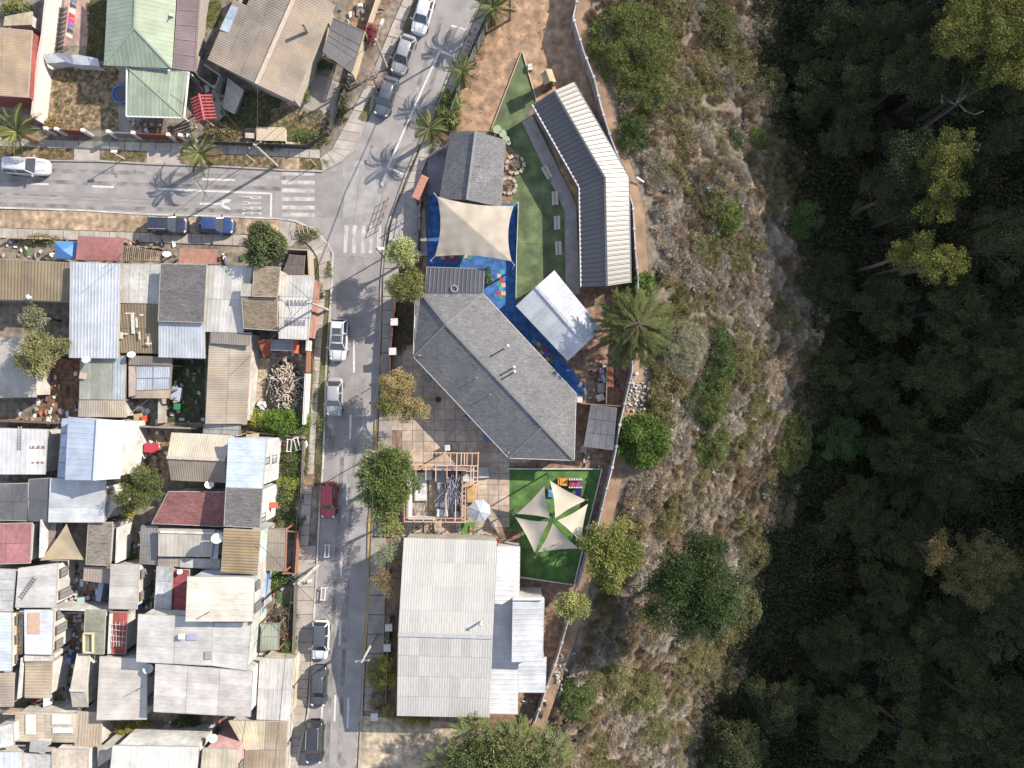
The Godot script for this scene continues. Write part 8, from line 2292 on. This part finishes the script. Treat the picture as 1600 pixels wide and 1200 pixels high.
	tree("slope_tree", "small pale green tree at the north end of the rubble strip", "tree", 893, 944, 4.6, 2.0, 1.3, 1.6, "small", [G(160, 162, 90), G(140, 146, 78)], {"lobes": 10, "lr": 0.42, "dens": 60.0})
	tree("slope_tree", "large dark green feathery tree on the lower slope", "tree", 1086, 922, 5.0, 4.9, 3.2, 5.6, "feather", [G(54, 76, 32), G(46, 66, 28), G(66, 84, 40)], {"lobes": 30, "lr": 0.24, "dens": 20.0})
	for q in [[742, 1172, 5.0, 2.6, "feathery grey green conifer south of the hall, western"], [793, 1180, 5.2, 2.9, "feathery grey green conifer south of the hall, middle"], [845, 1186, 4.6, 2.6, "feathery grey green conifer south of the hall, eastern"], [708, 1202, 4.6, 2.2, "feathery conifer at the south edge whose shadow lies on the sand"]]:
		var cy = tree("cypress", q[4], "conifer", q[0], q[1], q[2], q[3], q[3] * 0.6, q[3], "feather", [G(92, 102, 54), G(74, 86, 44), G(108, 114, 66)], {"lobes": 20, "lr": 0.27, "dens": 18.0})
		var sx = []
		var sc = []
		for k in 60:
			var a = rng.randf() * TAU
			var p = Vector3(cos(a) * q[3] * rng.randf_range(0.75, 1.12), q[2] + rng.randf_range(-1.2, 0.8), sin(a) * q[3] * rng.randf_range(0.75, 1.12))
			var fw = Vector3(cos(a - 0.4), 0.1, sin(a - 0.4)).normalized()
			var xx = Vector3.UP.cross(fw).normalized()
			for j in 3:
				sx.append(Transform3D(Basis(xx, fw.cross(xx), fw).rotated(Vector3.UP, rng.randfn() * 0.3).scaled(Vector3.ONE * rng.randf_range(0.9, 1.5)), p + Vector3(rng.randfn(), rng.randfn(), rng.randfn()) * 0.15))
				sc.append(tint(G(108, 118, 62)))
		multi("spray", clump["spray"], sx, sc, cy).set_meta("kind", "stuff")
	# rubble and litter
	var rb = MB.new()
	for k in 260:
		var s = k % 3 == 0
		var p = P(992 + rng.randfn() * 14, 618 + rng.randfn() * 18) if not s else P(876 + rng.randfn() * 8, 1035 + rng.randfn() * 30)
		if p.x < wall_x(p.z) + 0.4: continue
		var g = rng.randf_range(0.08, 0.3)
		rb.box(Vector3(p.x, ground_y(p.x, p.z) + g * 0.3, p.z), Vector3(g, g * 0.6, g * rng.randf_range(0.8, 1.7)), rot())
	tag(put("rubble", rb, mat(C(206, 200, 192), 0.9, "blotch", 0.6)), "pale broken rubble tipped beside the low white wall", "rubble", "", "stuff")
	for q in [[1022, 626, 1020, 642, "white plank lying on the slope below the rubble"], [1003, 290, 1000, 305, "pale stick at the foot of the boundary wall beside the classroom wing"]]:
		var a = P(q[0], q[1], -1.0)
		var b = P(q[2] - 8, q[3] - 24, -0.6)
		var mb = MB.new()
		mb.bar(Vector3(a.x, ground_y(a.x, a.z) + 0.5, a.z), Vector3(b.x, ground_y(b.x, b.z) + 0.5, b.z), 0.16, 0.06)
		solo("plank", mb, mat(C(232, 228, 222), 0.8), q[4], "plank")
	# the wooded bottom: trees that can be told apart
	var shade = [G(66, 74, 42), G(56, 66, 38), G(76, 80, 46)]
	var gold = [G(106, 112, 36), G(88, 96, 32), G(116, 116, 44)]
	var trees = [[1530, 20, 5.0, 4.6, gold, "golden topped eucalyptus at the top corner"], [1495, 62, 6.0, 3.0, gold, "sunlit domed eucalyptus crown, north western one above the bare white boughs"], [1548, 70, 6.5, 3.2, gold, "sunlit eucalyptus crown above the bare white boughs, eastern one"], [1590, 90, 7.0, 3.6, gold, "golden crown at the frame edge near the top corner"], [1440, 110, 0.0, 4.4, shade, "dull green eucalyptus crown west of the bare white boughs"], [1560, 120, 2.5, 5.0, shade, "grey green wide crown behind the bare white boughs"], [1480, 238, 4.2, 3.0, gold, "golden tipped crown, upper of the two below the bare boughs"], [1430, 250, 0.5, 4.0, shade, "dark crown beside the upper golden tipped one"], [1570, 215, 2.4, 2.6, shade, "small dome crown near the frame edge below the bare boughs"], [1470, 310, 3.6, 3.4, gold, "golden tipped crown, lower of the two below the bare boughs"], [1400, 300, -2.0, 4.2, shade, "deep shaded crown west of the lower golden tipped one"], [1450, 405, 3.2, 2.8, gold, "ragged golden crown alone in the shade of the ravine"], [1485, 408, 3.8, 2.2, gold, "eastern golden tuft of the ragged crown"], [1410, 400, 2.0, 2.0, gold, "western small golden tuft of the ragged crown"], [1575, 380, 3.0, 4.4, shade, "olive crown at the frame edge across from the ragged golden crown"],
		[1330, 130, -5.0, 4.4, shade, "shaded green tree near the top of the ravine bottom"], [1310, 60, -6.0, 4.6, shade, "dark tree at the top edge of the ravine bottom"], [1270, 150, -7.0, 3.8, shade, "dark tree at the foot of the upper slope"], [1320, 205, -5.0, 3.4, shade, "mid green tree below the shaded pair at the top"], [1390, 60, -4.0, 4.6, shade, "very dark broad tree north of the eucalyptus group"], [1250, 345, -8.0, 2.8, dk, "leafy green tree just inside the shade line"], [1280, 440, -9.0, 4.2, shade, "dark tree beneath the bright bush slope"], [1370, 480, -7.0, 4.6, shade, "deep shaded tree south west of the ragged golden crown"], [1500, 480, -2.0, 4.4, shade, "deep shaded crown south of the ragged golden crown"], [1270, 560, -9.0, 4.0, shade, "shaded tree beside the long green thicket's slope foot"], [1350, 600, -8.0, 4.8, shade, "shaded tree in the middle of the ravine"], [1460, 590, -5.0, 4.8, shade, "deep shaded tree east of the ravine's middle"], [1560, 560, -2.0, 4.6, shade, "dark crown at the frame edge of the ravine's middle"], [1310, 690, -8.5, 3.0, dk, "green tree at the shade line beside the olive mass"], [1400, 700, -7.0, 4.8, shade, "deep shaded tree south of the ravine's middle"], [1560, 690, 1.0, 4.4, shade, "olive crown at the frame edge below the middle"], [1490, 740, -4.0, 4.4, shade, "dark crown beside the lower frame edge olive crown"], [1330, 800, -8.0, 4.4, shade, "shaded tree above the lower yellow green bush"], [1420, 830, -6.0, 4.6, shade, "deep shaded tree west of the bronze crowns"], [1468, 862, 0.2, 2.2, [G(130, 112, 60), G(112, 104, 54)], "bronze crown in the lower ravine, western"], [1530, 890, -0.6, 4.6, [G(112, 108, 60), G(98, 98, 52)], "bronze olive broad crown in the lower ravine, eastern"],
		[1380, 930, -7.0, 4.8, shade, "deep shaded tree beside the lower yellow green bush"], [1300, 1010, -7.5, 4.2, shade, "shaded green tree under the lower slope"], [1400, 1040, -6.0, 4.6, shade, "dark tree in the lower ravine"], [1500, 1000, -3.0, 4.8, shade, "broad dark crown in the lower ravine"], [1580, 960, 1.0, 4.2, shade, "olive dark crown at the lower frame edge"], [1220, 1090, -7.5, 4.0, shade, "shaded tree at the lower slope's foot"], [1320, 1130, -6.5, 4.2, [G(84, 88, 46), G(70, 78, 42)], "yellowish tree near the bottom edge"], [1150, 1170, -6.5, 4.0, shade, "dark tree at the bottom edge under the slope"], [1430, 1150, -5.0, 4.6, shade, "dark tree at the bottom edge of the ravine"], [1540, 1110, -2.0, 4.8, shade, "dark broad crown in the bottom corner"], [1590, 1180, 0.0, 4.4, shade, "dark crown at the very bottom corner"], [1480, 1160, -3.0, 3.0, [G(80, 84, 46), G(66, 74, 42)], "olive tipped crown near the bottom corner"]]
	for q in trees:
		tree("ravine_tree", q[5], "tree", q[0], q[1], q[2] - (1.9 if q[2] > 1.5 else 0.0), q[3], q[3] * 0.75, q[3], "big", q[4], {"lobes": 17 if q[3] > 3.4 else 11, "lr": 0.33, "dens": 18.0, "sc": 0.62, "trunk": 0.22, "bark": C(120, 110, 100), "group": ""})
	# the bare white boughs
	var c = P(1492, 166, -3.0)
	var t = thing("dead_eucalyptus", "bare white forked boughs of a eucalyptus among the ravine crowns", "tree", Vector3(c.x, ground_y(c.x, c.z), c.z))
	var h = -3.0 - t.position.y
	var boughs = [[[0, 0], [-1.4, -0.35], [-2.4, -0.3], [-3.4, -0.9]], [[-1.4, -0.35], [-2.1, -1.4], [-2.2, -2.2]], [[0, 0], [0.1, -1.6], [-0.1, -4.6]], [[0.3, -0.2], [0.5, 0.9], [0.9, 1.6], [1.4, 1.5]], [[0.2, -0.3], [1.4, -1.6], [0.9, -2.8], [-0.4, -4.2]], [[0.2, -0.4], [1.6, -1.3], [3.2, -2.1], [4.2, -2.8]], [[0.1, -0.5], [0.5, -1.6], [0.4, -2.4]]]
	for b in boughs:
		var mb = MB.new()
		var pts = []
		var rs = []
		for k in b.size():
			pts.append(Vector3(b[k][0], h + 0.9 * k + rng.randf() * 0.3, b[k][1]))
			rs.append(lerpf(0.13, 0.04, float(k) / b.size()))
		mb.tube(pts, rs, 6)
		put("bough", mb, mat(C(226, 216, 206), 0.85, "blotch", 0.8), t, true)
	var tb = MB.new()
	tb.tube([Vector3(0, -0.5, 0), Vector3(0.2, h * 0.6, 0.1), Vector3(0, h + 0.1, 0)], [0.24, 0.16, 0.1], 8)
	put("trunk", tb, mat(C(140, 128, 116), 0.9, "blotch", 0.6), t, true)
	# undergrowth on the bottom and the wooded far side: one mass
	xf = []
	cc = []
	for k in 34000:
		var z = rng.randf_range(-85.0, 80.0)
		var x = wall_x(z) + rng.randf_range(21.0, 62.0)
		var lift = clampf((x - wall_x(z) - 23.0) / 8.0, 0.05, 1.0)
		xf.append(Transform3D(rot().scaled(Vector3.ONE * rng.randf_range(0.8, 1.6)), Vector3(x, ground_y(x, z) + lift * (rng.randf_range(0.0, 2.0) + 3.2 * (0.5 + n2.get_noise_2d(x * 1.2, z * 1.2))), z)))
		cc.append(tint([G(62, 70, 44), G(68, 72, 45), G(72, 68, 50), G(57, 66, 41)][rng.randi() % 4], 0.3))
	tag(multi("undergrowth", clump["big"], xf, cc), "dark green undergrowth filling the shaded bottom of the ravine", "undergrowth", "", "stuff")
	xf = []
	cc = []
	for k in 5200:
		var z = rng.randf_range(-110.0, 100.0)
		var x = rng.randf_range(66.0, 112.0)
		var y = ground_y(x, z)
		var hh = rng.randf_range(3.0, 8.0)
		for i in 4:
			xf.append(Transform3D(rot().scaled(Vector3.ONE * rng.randf_range(1.6, 3.0)), Vector3(x + rng.randfn() * 1.3, y + hh * rng.randf_range(0.2, 1.0), z + rng.randfn() * 1.3)))
			cc.append(tint([G(90, 110, 56), G(110, 122, 60)][i % 2], 0.3))
	tag(multi("hillside_forest", clump["big"], xf, cc), "wooded far side of the ravine rising beyond the trees", "forest", "", "stuff")
